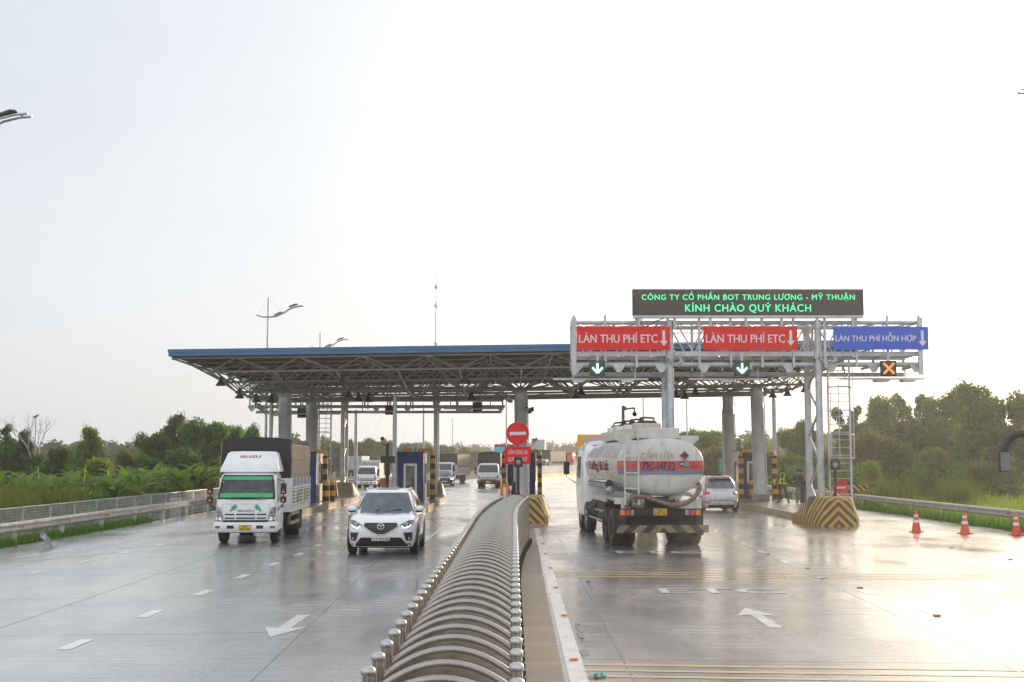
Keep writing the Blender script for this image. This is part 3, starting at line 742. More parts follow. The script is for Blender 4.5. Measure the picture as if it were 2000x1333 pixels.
# ================================================================== GANTRIES
def lattice(b, a, c, n, r):
    """zig-zag bracing between two parallel lines a=(p,q), c=(p,q)"""
    for i in range(n):
        f0, f1 = i/n, (i+1)/n
        p0 = a[0].lerp(a[1], f0); p1 = c[0].lerp(c[1], f1 if i % 2 == 0 else f0); p0 = a[0].lerp(a[1], f0 if i % 2 == 0 else f1)
        b.cyl(p0, p1, r, n=6)
def gantry(name, label, loc, x0, x1, posts, zt, zb, z2, dep, base=.25, ladder_x=None, rz=0):
    t = thing(name, label, 'gantry', loc, rz)
    V = Vector
    b = MB()
    for y in (0, dep):
        b.cyl((x0, y, zt), (x1, y, zt), .085, n=10)
    for x in lin(x0+.02, x1-.02, 9): b.cyl((x, 0, zt), (x, dep, zt), .04, n=6)
    b.build('top_chord', 'galv', t)
    b = MB()
    for y in (0, dep):
        b.box(x0, x1, y-.07, y+.07, zb-.09, zb+.09)
    for x in lin(x0+.07, x1-.07, 12): b.box(x-.04, x+.04, .07, dep-.07, zb-.05, zb+.05)
    b.build('bottom_chord', 'galv', t)
    b = MB(); b.cyl((x0-.1, .12, z2), (x1+.1, .12, z2), .10, n=10); b.cyl((x0+.1, dep-.1, z2-.28), (x1-.1, dep-.1, z2-.28), .09, n=10)
    b.build('service_rail', 'galv', t)
    for x in lin(x0+.15, x1-.15, 9):
        b = MB(); b.prism([(x-.28, z2+.02), (x+.28, z2+.02), (x+.08, z2-.30), (x-.08, z2-.30)], 'y', -.02, .02); b.box(x-.06, x+.06, .02, dep-.2, z2-.1, z2-.02); b.build('hanger_bracket', 'galv', t)
    b = MB()
    n = 10
    for y in (0, dep):
        lattice(b, (V((x0, y, zt)), V((x1, y, zt))), (V((x0, y, zb)), V((x1, y, zb))), 2*n, .032)
    lattice(b, (V((x0, 0, zt)), V((x1, 0, zt))), (V((x0, dep, zt)), V((x1, dep, zt))), n*2, .028)
    lattice(b, (V((x0, 0, zb)), V((x1, 0, zb))), (V((x0, dep, zb)), V((x1, dep, zb))), n*2, .028)
    b.build('web_bracing', 'galv', t)
    for x in lin(x0+.04, x1-.04, 12):
        for y in (-.08, dep+.08):
            b = MB(); b.box(x-.045, x+.045, y-.04, y+.04, z2-.12, zt+.28); b.build('upright', 'galv', t)
    b = MB()                                 # maintenance handrails
    for z in (zb+.45, zb+.85): b.cyl((x0+.1, .35, z), (x1-.1, .35, z), .022, n=6)
    b.box(x0+.1, x1-.1, .3, dep-.3, zb+.06, zb+.09)
    b.build('catwalk', 'galv', t)
    for x in posts:
        for y in (0.0, dep):
            b = MB(); b.cyl((x, y, base+.1), (x, y, zt+.1), .135, n=16); b.cyl((x, y, zt-.2), (x, y, zt+.02), .2, n=16); b.cyl((x, y, zb-.2), (x, y, zb+.14), .19, n=16)
            b.build('post', 'galv', t)
        b = MB(); lattice(b, (V((x, .1, base+.3)), V((x, .1, zb-.3))), (V((x, dep-.1, base+.3)), V((x, dep-.1, zb-.3))), 6, .05); b.build('post_bracing', 'galv', t)
        b = MB(); b.box(x-.38, x+.38, -.4, dep+.4, base-.05, base+.22); b.build('plinth', 'island', t, bevel=.02)
    if ladder_x:
        lx = ladder_x
        b = MB()
        for s in (-.42, .42): b.box(lx+s-.035, lx+s+.035, .3, .37, base, zb-.2)
        z = base+.3
        while z < zb-.3: b.cyl((lx-.42, .335, z), (lx+.42, .335, z), .016, n=6); z += .30
        b.build('ladder', 'galv', t)
        b = MB()
        for z in lin(base+2.3, zb-.4, 5):
            b.tube([(lx-.42, .3, z), (lx-.44, -.1, z), (lx-.2, -.42, z), (lx+.2, -.42, z), (lx+.44, -.1, z), (lx+.42, .3, z)], .022, 6)
        for q in ((-.44, -.1), (-.2, -.42), (.2, -.42), (.44, -.1)): b.cyl((lx+q[0], q[1], base+2.3), (lx+q[0], q[1], zb-.4), .018, n=6)
        b.build('safety_cage', 'galv', t)
    return t
g1 = gantry('sign_gantry', 'galvanised pipe gantry spanning the right lanes, carrying the lane signs and message board', (0, 49.6, 0), 2.36, 15.85, (6.15, 11.9), 7.80, 6.58, 6.17, 1.9, ladder_x=12.75)
for x in (2.40, 15.8):
    b = MB(); b.box(x-.09, x+.09, -.3, -.2, 5.75, 7.98); b.build('end_frame', 'galv', g1)
g2 = gantry('sign_gantry', 'galvanised pipe gantry behind the canopy over the left lanes, seen from the back', (0, 80.0, 0), -16.4, -.55, (-10.55, -4.75), 6.95, 6.25, 5.78, 1.7, ladder_x=-11.75)

# message board
lx0, lx1 = P(1236, 593, 49.2).x, P(1687, 593, 49.2).x
zz = lambda y, d: P(1000, y, d).z
t = thing('message_board', 'dark LED message board with green lettering on top of the sign gantry', 'sign', ((lx0+lx1)/2, 49.2, zz(621, 49.2)))
hw = (lx1-lx0)/2; hh = zz(565, 49.2)-zz(621, 49.2)
b = MB(); b.box(-hw, hw, 0, .32, .09, hh); b.build('cabinet', 'led_board', t, bevel=.01)
b = MB(); b.box(-hw+.03, hw-.03, -.02, .34, .0, .088); b.build('sill', 'galv', t)
for x in lin(-hw+.25, hw-.4, 7):
    b = MB(); b.box(x-.05, x+.05, .1, .22, -.42, .0); b.build('foot', 'galv', t)
b = MB(); b.tube([(-hw+.35, .1, 0), (-hw+.3, .05, -.25), (-hw+.5, .05, -.36), (-hw+.9, .05, -.12), (-hw+1.2, .1, -.02)], .02, 6); b.build('cable', 'black', t)
cxp = lambda px: P(px, 593, 49.2).x-(lx0+lx1)/2
text('CÔNG TY CỔ PHẦN BOT TRUNG LƯƠNG - MỸ THUẬN', 'led_green', t, (cxp(1461.5), -.004, zz(580.5, 49.2)-zz(621, 49.2)), (1671-1252)/F*49.2, (586-575)/F*49.2, bold=.009, spacing=1.12)
text('KÍNH CHÀO QUÝ KHÁCH', 'led_green', t, (cxp(1461), -.004, zz(601.5, 49.2)-zz(621, 49.2)), (1585-1338)/F*49.2, (609-594)/F*49.2, bold=.009, spacing=1.12)

def lane_sign(label, col, px0, px1, py0, py1, words_, tx0, tx1, ty0, ty1, ax, ay0, ay1, hwid):
    d = 49.25; X = lambda px: P(px, 660, d).x; Z = lambda py: zz(py, d)
    cx, z0 = (X(px0)+X(px1))/2, Z(py1)
    t = thing('lane_sign', label, 'sign', (cx, d, z0), 0, 'lane signs on the gantry')
    w_, h = (X(px1)-X(px0))/2, Z(py0)-Z(py1)
    b = MB(); b.box(-w_, w_, 0, .05, 0, h); b.build('panel', col, t, bevel=.006)
    b = MB()
    for z in (h*.25, h*.75): b.box(-w_+.1, w_-.1, .052, .10, z-.03, z+.03)
    b.build('stiffener', 'galv', t)
    text(words_, 'sign_white', t, ((X(tx0)+X(tx1))/2-cx, -.004, (Z(ty0)+Z(ty1))/2-z0), X(tx1)-X(tx0), (Z(ty0)-Z(ty1))*1.08, bold=.014)
    b = MB(); x = X(ax)-cx; zt, zb = Z(ay0)-z0, Z(ay1)-z0; q = hwid/F*d
    b.prism([(x-q*.36, zt), (x-q*.36, zb+q*1.35), (x-q, zb+q*1.35), (x, zb), (x+q, zb+q*1.35), (x+q*.36, zb+q*1.35), (x+q*.36, zt)], 'y', -.006, -.001)
    b.build('arrow', 'sign_white', t)
lane_sign('red lane sign with white lettering and down arrow at the left end of the gantry', 'sign_red', 1126.5, 1308.5, 638, 683.5, 'LÀN THU PHÍ ETC', 1131, 1284, 653.5, 669, 1296.5, 646, 676.5, 7.6)
lane_sign('red lane sign with white lettering and down arrow below the middle of the message board', 'sign_red', 1374, 1557.5, 638, 683.5, 'LÀN THU PHÍ ETC', 1379, 1533, 653.5, 669, 1544.5, 645.5, 676, 7.6)
lane_sign('blue lane sign with white lettering and down arrow at the right end of the gantry', 'sign_blue', 1628, 1813.5, 638.5, 683.5, 'LÀN THU PHÍ HỖN HỢP', 1632, 1789, 655.5, 666.5, 1801.5, 646, 677, 7.6)

def lane_signal(label, px, py, kind, d=49.15, back=False):
    p = P(px, py, d)
    t = thing('lane_signal', label, 'lane signal', p, 0, 'overhead lane signals')
    r = .30
    b = MB(); b.box(-r, r, 0, .16, -r, r); b.build('housing', 'black', t, bevel=.02)
    b = MB(); b.box(-.05, .05, .05, .12, r, r+.32); b.build('bracket', 'galv', t)
    if back: 
        b = MB(); b.box(-r+.06, r-.06, -.03, -.002, -r+.06, r-.06); b.build('access_door', 'black_metal', t); return
    b = MB(); b.box(-r+.03, r-.03, -.006, -.001, -r+.03, r-.03); b.build('face', 'led_board', t)
    def bar(b, x0, z0, x1, z1, w_, y0, y1):
        a = Vector((x0, 0, z0)); c = Vector((x1, 0, z1)); dd = (c-a).normalized(); n = Vector((-dd.z, 0, dd.x))*w_
        b.prism([((a-n).x, (a-n).z), ((c-n).x, (c-n).z), ((c+n).x, (c+n).z), ((a+n).x, (a+n).z)], 'y', y0, y1)
    b = MB(); h = MB()
    if kind == 'arrow':
        for q, w_, y0, m in ((b, .036, -.02, 0),):
            bar(q, 0, .20, 0, -.17, w_, y0, -.008); bar(q, -.19, .03, 0, -.175, w_, y0-.003, -.008); bar(q, .19, .03, 0, -.175, w_, y0-.006, -.008)
        for x0_, z0_, x1_, z1_, k_ in ((0, .23, 0, -.20, 0), (-.22, .06, .0, -.20, .001), (.22, .06, 0, -.20, .002)): bar(h, x0_, z0_, x1_, z1_, .075, -.0075-k_, -.0062)
        h.build('arrow_halo', 'led_halo', t); b.build('arrow_lamp', 'led_white', t)
    else:
        for q, w_, y0 in ((b, .034, -.024), (h, .055, -.014)):
            bar(q, -.2, .2, .2, -.2, w_, y0, -.008); bar(q, -.2, -.2, .2, .2, w_, y0-.003, -.008)
        h.build('cross_halo', 'led_rim', t); b.build('cross_lamp', 'led_orange', t)
lane_signal('lane signal with a lit white green down arrow under the left red sign', 1167, 720, 'arrow')
lane_signal('lane signal with a lit white green down arrow under the second red sign', 1449.5, 720, 'arrow')
lane_signal('lane signal with a lit orange cross under the blue sign', 1736, 720, 'cross')
for px, py, l in ((590, 807, 'black back of a lane signal beside the left canopy columns'), (761.5, 801, 'black back of a lane signal above the blue booth'), (932.5, 795, 'black back of a lane signal left of the no entry sign')):
    lane_signal(l, px, py, None, 79.6, True)
# antenna arms below the gantries
def antenna(label, px0, px1, py, d, panels, rods):
    a, c = P(px0, py, d), P(px1, py, d)
    t = thing('antenna_arm', label, 'antenna', a, 0, 'antenna arms below the gantries')
    L_ = (c-a).x
    b = MB(); b.box(0, L_, -.03, .03, -.035, .035); b.build('bar', 'galv', t)
    for px, q in rods:
        x = P(px, py, d).x-a.x; b = MB(); b.cyl((x, 0, .03), (x, 0, q), .03, n=8); b.build('hanger_rod', 'galv', t)
    for px, wd in panels:
        x = P(px, py, d).x-a.x; b = MB(); b.prism([(x-wd, -.036), (x+wd, -.036), (x+wd-.12, -.13), (x-wd+.08, -.13)], 'y', -.25, .25); b.build('antenna_panel', 'alu', t)
antenna('thin antenna bar below the left red lane sign', 1080, 1266, 741, 50.2, ((1130, .28), (1225, .28)), ((1119, .5), (1240, .5)))
antenna('thin antenna bar below the second red lane sign', 1345, 1500, 741, 50.2, ((1420, .28),), ((1371, .5), (1480, .5)))
antenna('thin antenna bar with two flat panels below the blue lane sign', 1640, 1805, 740.5, 50.2, ((1722, .32), (1773, .3)), ((1650, .4), (1768, .42)))
antenna('antenna bar left of the blue booth, behind the left canopy columns', 516, 665, 809, 79.5, ((545, .5),), ((540, .7), (640, .7)))
antenna('antenna bar with a flat panel above the blue booth', 690, 811, 804, 79.5, ((730, .5),), ((708, .8), (793, .8)))
antenna('antenna bar left of the no entry sign', 866, 982, 799, 79.5, ((905, .5),), ((880, .8), (958, .8)))
# cameras on the gantry
def camera_box(label, px, py, d, rz, arm=(0, 0, .35), tilt=-.35, s=1.0, m='alu'):
    t = thing('surveillance_camera', label, 'camera', P(px, py, d), rz)
    T_ = Matrix.Rotation(tilt, 4, 'X')
    b = MB(); b.box(-.08*s, .08*s, -.22*s, .22*s, -.07*s, .07*s, T=T_); b.box(-.095*s, .095*s, -.30*s, .2*s, .072*s, .085*s, T=T_); b.build('housing', m, t, bevel=.008)
    b = MB(); b.lathe([(.05*s, -.235*s), (.05*s, -.222*s), (.0, -.222*s)], axis='y', n=12)
    for q in b.v: pass
    b.v = [T_ @ q for q in b.v]; b.build('lens', 'glass', t)
    b = MB(); b.tube([(0, 0, .06*s), (0, .05, arm[2]*.6), arm], .03, 6); b.build('arm', m, t)
camera_box('white camera on the gantry left of its first post, aimed down left', 1309.5, 707, 49.2, -.7, s=.72)
camera_box('white camera on the gantry right of its first post, aimed down right', 1330, 708, 49.2, .7, s=.72)
camera_box('white camera on the gantry left of the ladder post, aimed down left', 1604, 703, 49.2, -.7, s=.72)
camera_box('white camera on the gantry right of the ladder post, aimed down right', 1631, 705, 49.2, .7, s=.72)
camera_box('floodlight shaped camera hanging under the canopy edge left of the gantry ladder', 1538, 734, 56, .5, s=1.3)
camera_box('small white camera on an arm beside the left lamp post', 507, 796, 73, -.6, arm=(.5, .1, .45), s=1.5)
camera_box('small white camera left of the centre column', 993, 780, 70, -.5, arm=(.5, 0, .25), s=1.4)
camera_box('dark camera on the right side of the centre column', 1036, 803, 69.5, .5, arm=(-.3, 0, .2), s=1.1, m='black')
camera_box('white camera on top of the centre booth', 1044, 860, 75, .5, arm=(-.2, 0, -.4), tilt=-.1, s=1.0)
camera_box('white camera on top of the right booth', 1447, 862, 71, -.5, arm=(.1, .1, -.4), tilt=-.1, s=1.1)

# plain poles
def pole(label, px, pyt, pyb, d, r, m='galv', name='steel_pole', cat='pole', base=None):
    p = P(px, pyt, d); zb = base if base is not None else max(0, P(px, pyb, d).z)
    t = thing(name, label, cat, (p.x, d, zb))
    b = MB(); b.cyl((0, 0, 0), (0, 0, p.z-zb), r, r*.85, n=10); b.build('shaft', m, t)
    b = MB(); b.cyl((0, 0, -.03), (0, 0, .06), r*2.2, n=12); b.build('base_flange', m, t)
    return t
pole('thin grey steel pole left of the mid booth', 771.6, 770, 953, 68, .12)
pole('thin grey steel pole with a ball camera behind the white box truck', 695.5, 801, 942, 92, .13, base=0)
pole('thin grey pole between the blue booth and the far gantry post', 827.5, 790, 940, 96, .07, base=0)
pole('thin grey pole left of the no entry sign', 989, 768, 890, 96, .06, base=0)
pole('short grey camera pole left of the left canopy column', 530.5, 778, 955, 73, .13, base=.2)
pole('thin tall pole above the tanker, left', 1256, 775, 900, 100, .06, base=0)
pole('thin tall pole right of the tanker hatches', 1341, 772, 900, 96, .06, base=0)
pole('pale grey pole right of the right booth', 1511, 772, 950, 88, .16, base=0)
pole('dark thin pole beside the rear right canopy column', 1412, 800, 950, 86, .1, base=.2)
# camera pole above the tanker cab
t = pole('dark brown camera pole with a side arm above the tanker cab', 1217, 793, 950, 84, .12, 'rust', 'camera_pole', base=0)
zt = P(1217, 793, 84).z
b = MB(); b.cyl((0, 0, zt-.22), (.75, 0, zt-.15), .06, n=8); b.cyl((.1, 0, zt-.3), (.1, 0, zt-.05), .12, n=10); b.build('arm', 'rust', t)
b = MB(); b.sphere((.75, -.02, zt-.55), .16, 12); b.cyl((.75, 0, zt-.45), (.75, 0, zt-.12), .05, n=8); b.build('camera', 'black', t)

# ================================================================== BOOTHS
def booth(label, x0, x1, y0, dep, zt, z0=.27, door=True, silver_right=True, frame=True, ac=True):
    t = thing('toll_booth', label, 'toll booth', ((x0+x1)/2, y0, z0))
    w_ = (x1-x0)/2; h = zt-z0
    b = MB()
    b.box(-w_, -w_+.33, 0, .08, 0, h); b.box(w_-.33, w_, 0, .08, 0, h); b.box(-w_+.33, w_-.33, 0, .08, h-.55, h)
    if not door: b.box(-w_+.33, w_-.33, 0, .08, 0, .9)
    b.build('wall', 'booth_blue', t, bevel=.006)
    b = MB(); b.box(-w_, -w_+.1, dep-.08, dep, 0, h); b.box(w_-.1, w_, dep-.08, dep, 0, h); b.box(-w_+.1, w_-.1, dep-.08, dep, h-.4, h); b.build('rear_wall', 'booth_blue', t)
    b = MB()
    for s in (-1, 1):
        xa, xb = sorted((s*w_, s*(w_-.07)))
        b.box(xa, xb, .082, dep-.082, 0, .95); b.box(xa, xb, .082, dep-.082, h-.55, h); b.box(xa, xb, .082, .5, .95, h-.55); b.box(xa, xb, dep-.6, dep-.082, .95, h-.55)
    b.build('side_panel', 'booth_silver', t, bevel=.004)
    for s in (-1, 1):
        b = MB(); x = s*(w_-.03); b.box(x-.012, x+.012, .5, dep-.6, .95, h-.55); b.build('side_window', 'booth_glass', t)
        b = MB(); x = s*(w_+.02)
        for a, c, z_0, z_1 in ((.45, .52, .9, h-.5), (dep-.67, dep-.6, .9, h-.5), (.52, dep-.67, .9, .97), (.52, dep-.67, h-.57, h-.5)): b.box(x-.02, x+.02, a, c, z_0, z_1)
        b.build('window_frame', 'alu', t)
    b = MB(); b.box(-w_-.06, w_+.06, -.06, dep+.06, h, h+.07); b.build('roof', 'booth_blue', t, bevel=.01)
    b = MB(); q = w_-.33
    for a, c, z_0, z_1 in ((-q, -q+.12, 0 if door else .9, h-.56), (q-.12, q, 0 if door else .9, h-.56), (-q+.12, q-.12, h-.68, h-.56)): b.box(a, c, .015, .065, z_0, z_1)
    if door: b.box(-q+.12, q-.12, .015, .065, 0, .12)
    fr = b.build('door_frame' if door else 'window_frame', 'alu', t)
    b = MB(); b.box(-q+.12, q-.12, .03, .045, .12 if door else .9, h-.68); b.build('pane', 'booth_glass', fr)
    b = MB(); b.box(-w_+.2, w_-.2, dep*.45, dep*.75, 0, .85); b.build('desk', 'rust' if False else 'bark', t)
    b = MB(); b.box(-.05, .35, dep*.5, dep*.54, .95, 1.28); b.box(.1, .2, dep*.5, dep*.6, .85, .95); b.build('monitor', 'black', t)
    b = MB(); b.box(-w_+.02, w_-.02, .1, dep-.1, -.0, .02); b.build('floor', 'island', t)
    if ac:
        b = MB(); b.box(.05, .40, .5, .95, h+.07, h+.55); b.build('air_conditioner', 'grey_ink', t, bevel=.01)
        b = MB(); b.tube([(.22, .45, h+.3), (.22, -.05, h+.05), (.25, -.1, h-.3), (.4, -.1, h-.42)], .02, 6); b.build('cable', 'black', t)
    b = MB(); b.lathe([(.07, 0), (.07, .1), (.05, .15), (0, .16)], (w_-.25 if ac else -w_+.2, .3, h+.07), n=12); b.build('beacon', 'red_lens', t)
    return t
booth('blue toll booth with a white framed glass door, behind the white car', -6.1, -4.72, 68.4, 2.7, 2.83)
booth('blue toll booth partly hidden behind the canvas truck', -11.75, -10.05, 66, 2.7, 2.83, ac=False)
booth('blue toll booth behind the centre column and no entry sign', -.25, 1.38, 76, 2.7, 2.95, door=False, ac=False)
booth('blue toll booth behind the right front column', 12.85, 14.3, 72.2, 2.7, 2.95, door=False)

def hoop(label, x0, x1, y, zt, z0=.27, lean=True):
    t = thing('guard_hoop', label, 'guard rail', ((x0+x1)/2, y, z0), 0, 'black and yellow guard hoops round the booths')
    w_ = (x1-x0)/2; h = zt-z0
    for s in (-1, 1):
        b = MB(); b.box(s*w_-.13, s*w_+.13, -.1, .1, .0, h-.25); b.build('upright', 'hazard_post', t, bevel=.03)
    b = MB(); b.tube([(-w_, 0, h-.26), (-w_, 0, h-.12), (-w_+.12, 0, h), (w_-.12, 0, h), (w_, 0, h-.12), (w_, 0, h-.26)], .10, 10); b.build('crossbar', 'yellow_plastic', t)
    for s in (-1, 1):
        b = MB(); b.box(s*w_-.2, s*w_+.2, -.2, .2, 0, .05); b.build('foot_plate', 'yellow_plastic', t)
hoop('tall black and yellow guard hoop in front of the right booth', 12.67, 14.52, 71.2, 2.95)
hoop('tall black and yellow guard hoop round the centre booth', -.48, 1.62, 75.2, 2.98)
hoop('tall black and yellow guard hoop at the right side of the glass door booth', -6.0, -4.33, 70.2, 2.98)
hoop('tall black and yellow guard hoop beside the booth behind the canvas truck', -11.6, -9.8, 67.5, 2.92)
def bollard(label, x, y, z0=.27):
    t = thing('bollard', label, 'bollard', (x, y, z0), 0, 'short black and yellow bollards')
    b = MB(); b.lathe([(.14, 0), (.14, .95), (.12, 1.06), (.07, 1.12), (0, 1.13)], n=16); b.build('body', 'hazard_post', t)
    b = MB(); b.lathe([(.2, 0), (.2, .04), (.14, .06)], n=16); b.build('foot', 'yellow_plastic', t)
bollard('short yellow topped bollard left of the right front column', 13.05, 70.3)
bollard('short yellow topped bollard behind the walking officer', 14.65, 70.4)
bollard('short yellow topped bollard right of the glass door booth', -4.3, 69.6)
bollard('first short bollard right of the booth behind the canvas truck', -9.62, 66.9)
bollard('second short bollard right of the booth behind the canvas truck', -9.42, 67.6)

# ================================================================== CENTRE SIGN AND SIGNAL LAMPS
t = thing('traffic_sign', 'round red no entry sign over a red panel with white lettering, beyond the gate', 'sign', (P(1011, 847, 52).x, 52, .27))
zc = P(1011, 847, 52).z-.27
b = MB(); b.cyl((0, .08, 0), (0, .08, zc+.3), .045, n=10); b.build('pole', 'black_metal', t)
b = MB(); b.lathe([(0, 0), (.455, 0), (.465, .01), (.465, .03), (0, .03)], (0, 0, zc), 'y', 40, smooth=False); b.build('disc', 'sign_red', t)
b = MB(); T_ = Matrix.Rotation(-.02, 4, 'Y'); b.box(-.33, .33, -.006, -.001, -.065, .065, T=Matrix.Translation((0, 0, zc)) @ T_); b.build('white_bar', 'sign_white', t)
zp = P(1011, 890, 52).z-.27
b = MB(); b.box(-.53, .53, 0, .03, zp-.355, zp+.355, T=Matrix.Translation((0.0, 0, 0))); pn = b.build('panel', 'sign_red', t)
text('CẤM DỪNG XE', 'sign_white', pn, (.0, -.003, zp+.13), .80, .165, bold=.012)
text('QUÁ 05 PHÚT', 'sign_white', pn, (.0, -.003, zp-.15), .78, .165, bold=.012)
def signal_lamp(label, px, pyl, d, z0):
    p = P(px, pyl, d)
    t = thing('signal_lamp', label, 'signal lamp', (p.x, d, z0), 0, 'round signal lamps on black posts')
    h = p.z-z0
    b = MB(); b.cyl((0, .1, 0), (0, .1, h-.15), .05, n=10); b.cyl((0, .1, 0), (0, .1, .18), .13, .05, n=12); b.build('post', 'black_metal', t)
    b = MB(); b.box(-.17, .17, 0, .18, -.19+h, .19+h); b.build('housing', 'black', t, bevel=.02)
    b = MB(); b.lathe([(.15, -.09), (.155, -.09), (.155, .0), (.15, 0)], (0, 0, h), 'y', 20); b.build('hood', 'black', t)
    b = MB(); b.lathe([(0, -.035), (.08, -.028), (.145, -.004), (.145, 0)], (0, 0, h), 'y', 20); b.build('lens', 'grey_ink', t)
signal_lamp('unlit round signal lamp on a black post in front of the red lettered panel', 1012.5, 903, 51.2, 1.08)
signal_lamp('unlit round signal lamp on a black post on the right chevron block', 1632, 908, 49.3, 1.08)

# barrier machines
def barrier(label, x, y, rz, arm, z0=.27):
    t = thing('barrier_machine', label, 'barrier', (x, y, z0), rz)
    b = MB(); b.prism([(-.2, 0), (.2, 0), (.2, 1.08), (.1, 1.16), (-.2, 1.12)], 'y', -.18, .18); b.build('cabinet', 'orange_box', t, bevel=.02)
    b = MB(); b.box(-.06, .08, -.186, -.181, .35, .98); b.build('label_plate', 'sign_white', t)
    b = MB()
    if arm == 'out':
        b.box(.22, .32, -3.2, .4, .93, 1.03)
    b.build('arm', 'sign_white', t)
    b = MB()
    for k in range(9): b.box(.255, .285, -3.1+.36*k, -2.95+.36*k, .25, .925)
    b.build('arm_fringe', 'sign_white', t)
barrier('orange barrier machine with a white fringed arm, left of the centre column', -.33, 58, 0, 'out')
barrier('orange barrier machine left of the blue glass door booth', -7.6+.2, 74, PI/2, 'out')
# sign board seen from the back and dark signal left of the booth
p = P(757, 884, 64)
t = thing('lane_display', 'black lane display seen from behind on a black post, left of the glass door booth', 'sign', (p.x, 64, .27))
b = MB(); b.cyl((0, 0, 0), (0, 0, P(757, 866, 64).z-.27), .09, n=10); b.sphere((-.28, .1, P(757, 857, 64).z-.27), .1, 10); b.cyl((-.28, .1, P(757, 857, 64).z-.5), (0, 0, P(757, 868, 64).z-.4), .03, n=6); b.build('post', 'black_metal', t)
z = P(757, 898, 64).z-.27
b = MB(); b.box(-.37, .37, .05, .18, z-.17, z+.17); b.build('board', 'black', t, bevel=.01)
b = MB(); b.box(-.13, .13, .05, .2, z-.80, z-.21); b.build('signal_head', 'black', t, bevel=.01)
for s in (-1, 1):
    b = MB(); b.cyl((s*.09, .02, z+.1), (s*.09, .05, z+.1), .015, n=6); b.cyl((s*.09, .02, z-.1), (s*.09, .05, z-.1), .015, n=6); b.build('bolt', 'galv', t)
# boom with the stop disc on the right
t = thing('boom_gate', 'black and yellow striped boom with a red stop board, behind the right guardrail', 'barrier', (P(1662, 953, 70).x, 70, 0))
b = MB(); b.prism([(-1.45, 1.12), (1.05, 1.12), (.75, .78), (-1.45, .78)], 'y', -.04, .04); b.build('arm', 'hazard_arm', t)
b = MB(); b.cyl((1.05, 0, 1.08), (1.45, 0, 1.1), .03, n=8); b.build('arm_tip', 'black', t)
b = MB(); b.lathe([(0, -.14), (.42, -.14), (.42, -.11), (0, -.11)], (-.55, 0, .98), 'y', 8, smooth=False); b.build('stop_board', 'sign_red', t)
b = MB(); b.box(-.80, -.32, -.150, -.142, .92, 1.04); b.build('white_bar', 'sign_white', t)
b = MB(); b.lathe([(0, -.05), (.36, -.05), (.36, .1), (0, .1)], (.05, .1, .98), 'y', 24, smooth=False); b.build('hinge_drum', 'black', t)
b = MB(); b.box(-.1, .2, 0, .3, 0, .75); b.build('pedestal', 'black_metal', t)

# yellow direction sign behind the tanker
p = P(1165, 862, 120)
t = thing('distance_sign', 'orange yellow road sign rising behind the tanker cab', 'sign', (p.x+1.2, 120, 0))
za, zb_ = P(0, 849, 120).z, P(0, 876, 120).z
b = MB(); b.box(-3.0, 2.2, 0, .06, zb_, za); b.build('panel', 'sign_orange', t)
text('GIỮ KHOẢNG CÁCH AN TOÀN', 'ink', t, (.0, -.004, zb_+.80), 4.9, .28, bold=.01)
for x in (-2, 1.2):
    b = MB(); b.cyl((x, .12, -.3), (x, .12, za-.1), .08, n=8); b.build('post', 'galv', t)
# kilometre post
p = P(1407, 910, 92)
t = thing('kilometre_post', 'narrow green sign with white figures left of the rear right column', 'sign', (p.x, 92, 0))
b = MB(); b.box(-.17, .17, 0, .04, p.z-.5, p.z+.55); b.build('panel', 'sign_green', t)
for i, ch in enumerate(('T', '5', '2')): text(ch, 'sign_white', t, (0, -.004, p.z+.32-.30*i), None, .2, bold=.01)
b = MB(); b.cyl((0, .06, -.1), (0, .06, p.z-.4), .04, n=8); b.build('post', 'container_red', t)

# ================================================================== CONES
def cone(label, p, m, h, bands, grp):
    t = thing('traffic_cone', label, 'traffic cone', p, rnd.uniform(0, 1), grp)
    b = MB(); b.lathe([(.17, .03), (.155, .06), (.045, h-.02), (.03, h), (0, h)], n=20); b.build('body', m, t)
    b = MB(); b.box(-.19, .19, -.19, .19, 0, .035); b.build('base', m, t, bevel=.015)
    for z0, z1 in bands:
        r0, r1 = .155-.11*(z0-.06)/(h-.08)+.003, .155-.11*(z1-.06)/(h-.08)+.003
        b = MB(); b.lathe([(r0, z0), (r1, z1)], n=20); b.build('reflective_band', 'cone_band', t)
for px, py, l in ((1790, 1040, 'orange cone with two white bands nearest the chevron block'), (1885, 1043, 'orange cone with two white bands, middle of the right row'), (1985.5, 1046, 'orange cone with two white bands at the right photo edge')):
    cone(l, G(px, py), 'cone', .72, ((.33, .42), (.53, .60)), 'cones along the right edge of the road')
cone('plain red cone on the island beside the far gantry post', (P(655, 972, 76).x, 76, .27), 'cone_red', .95, (), None)

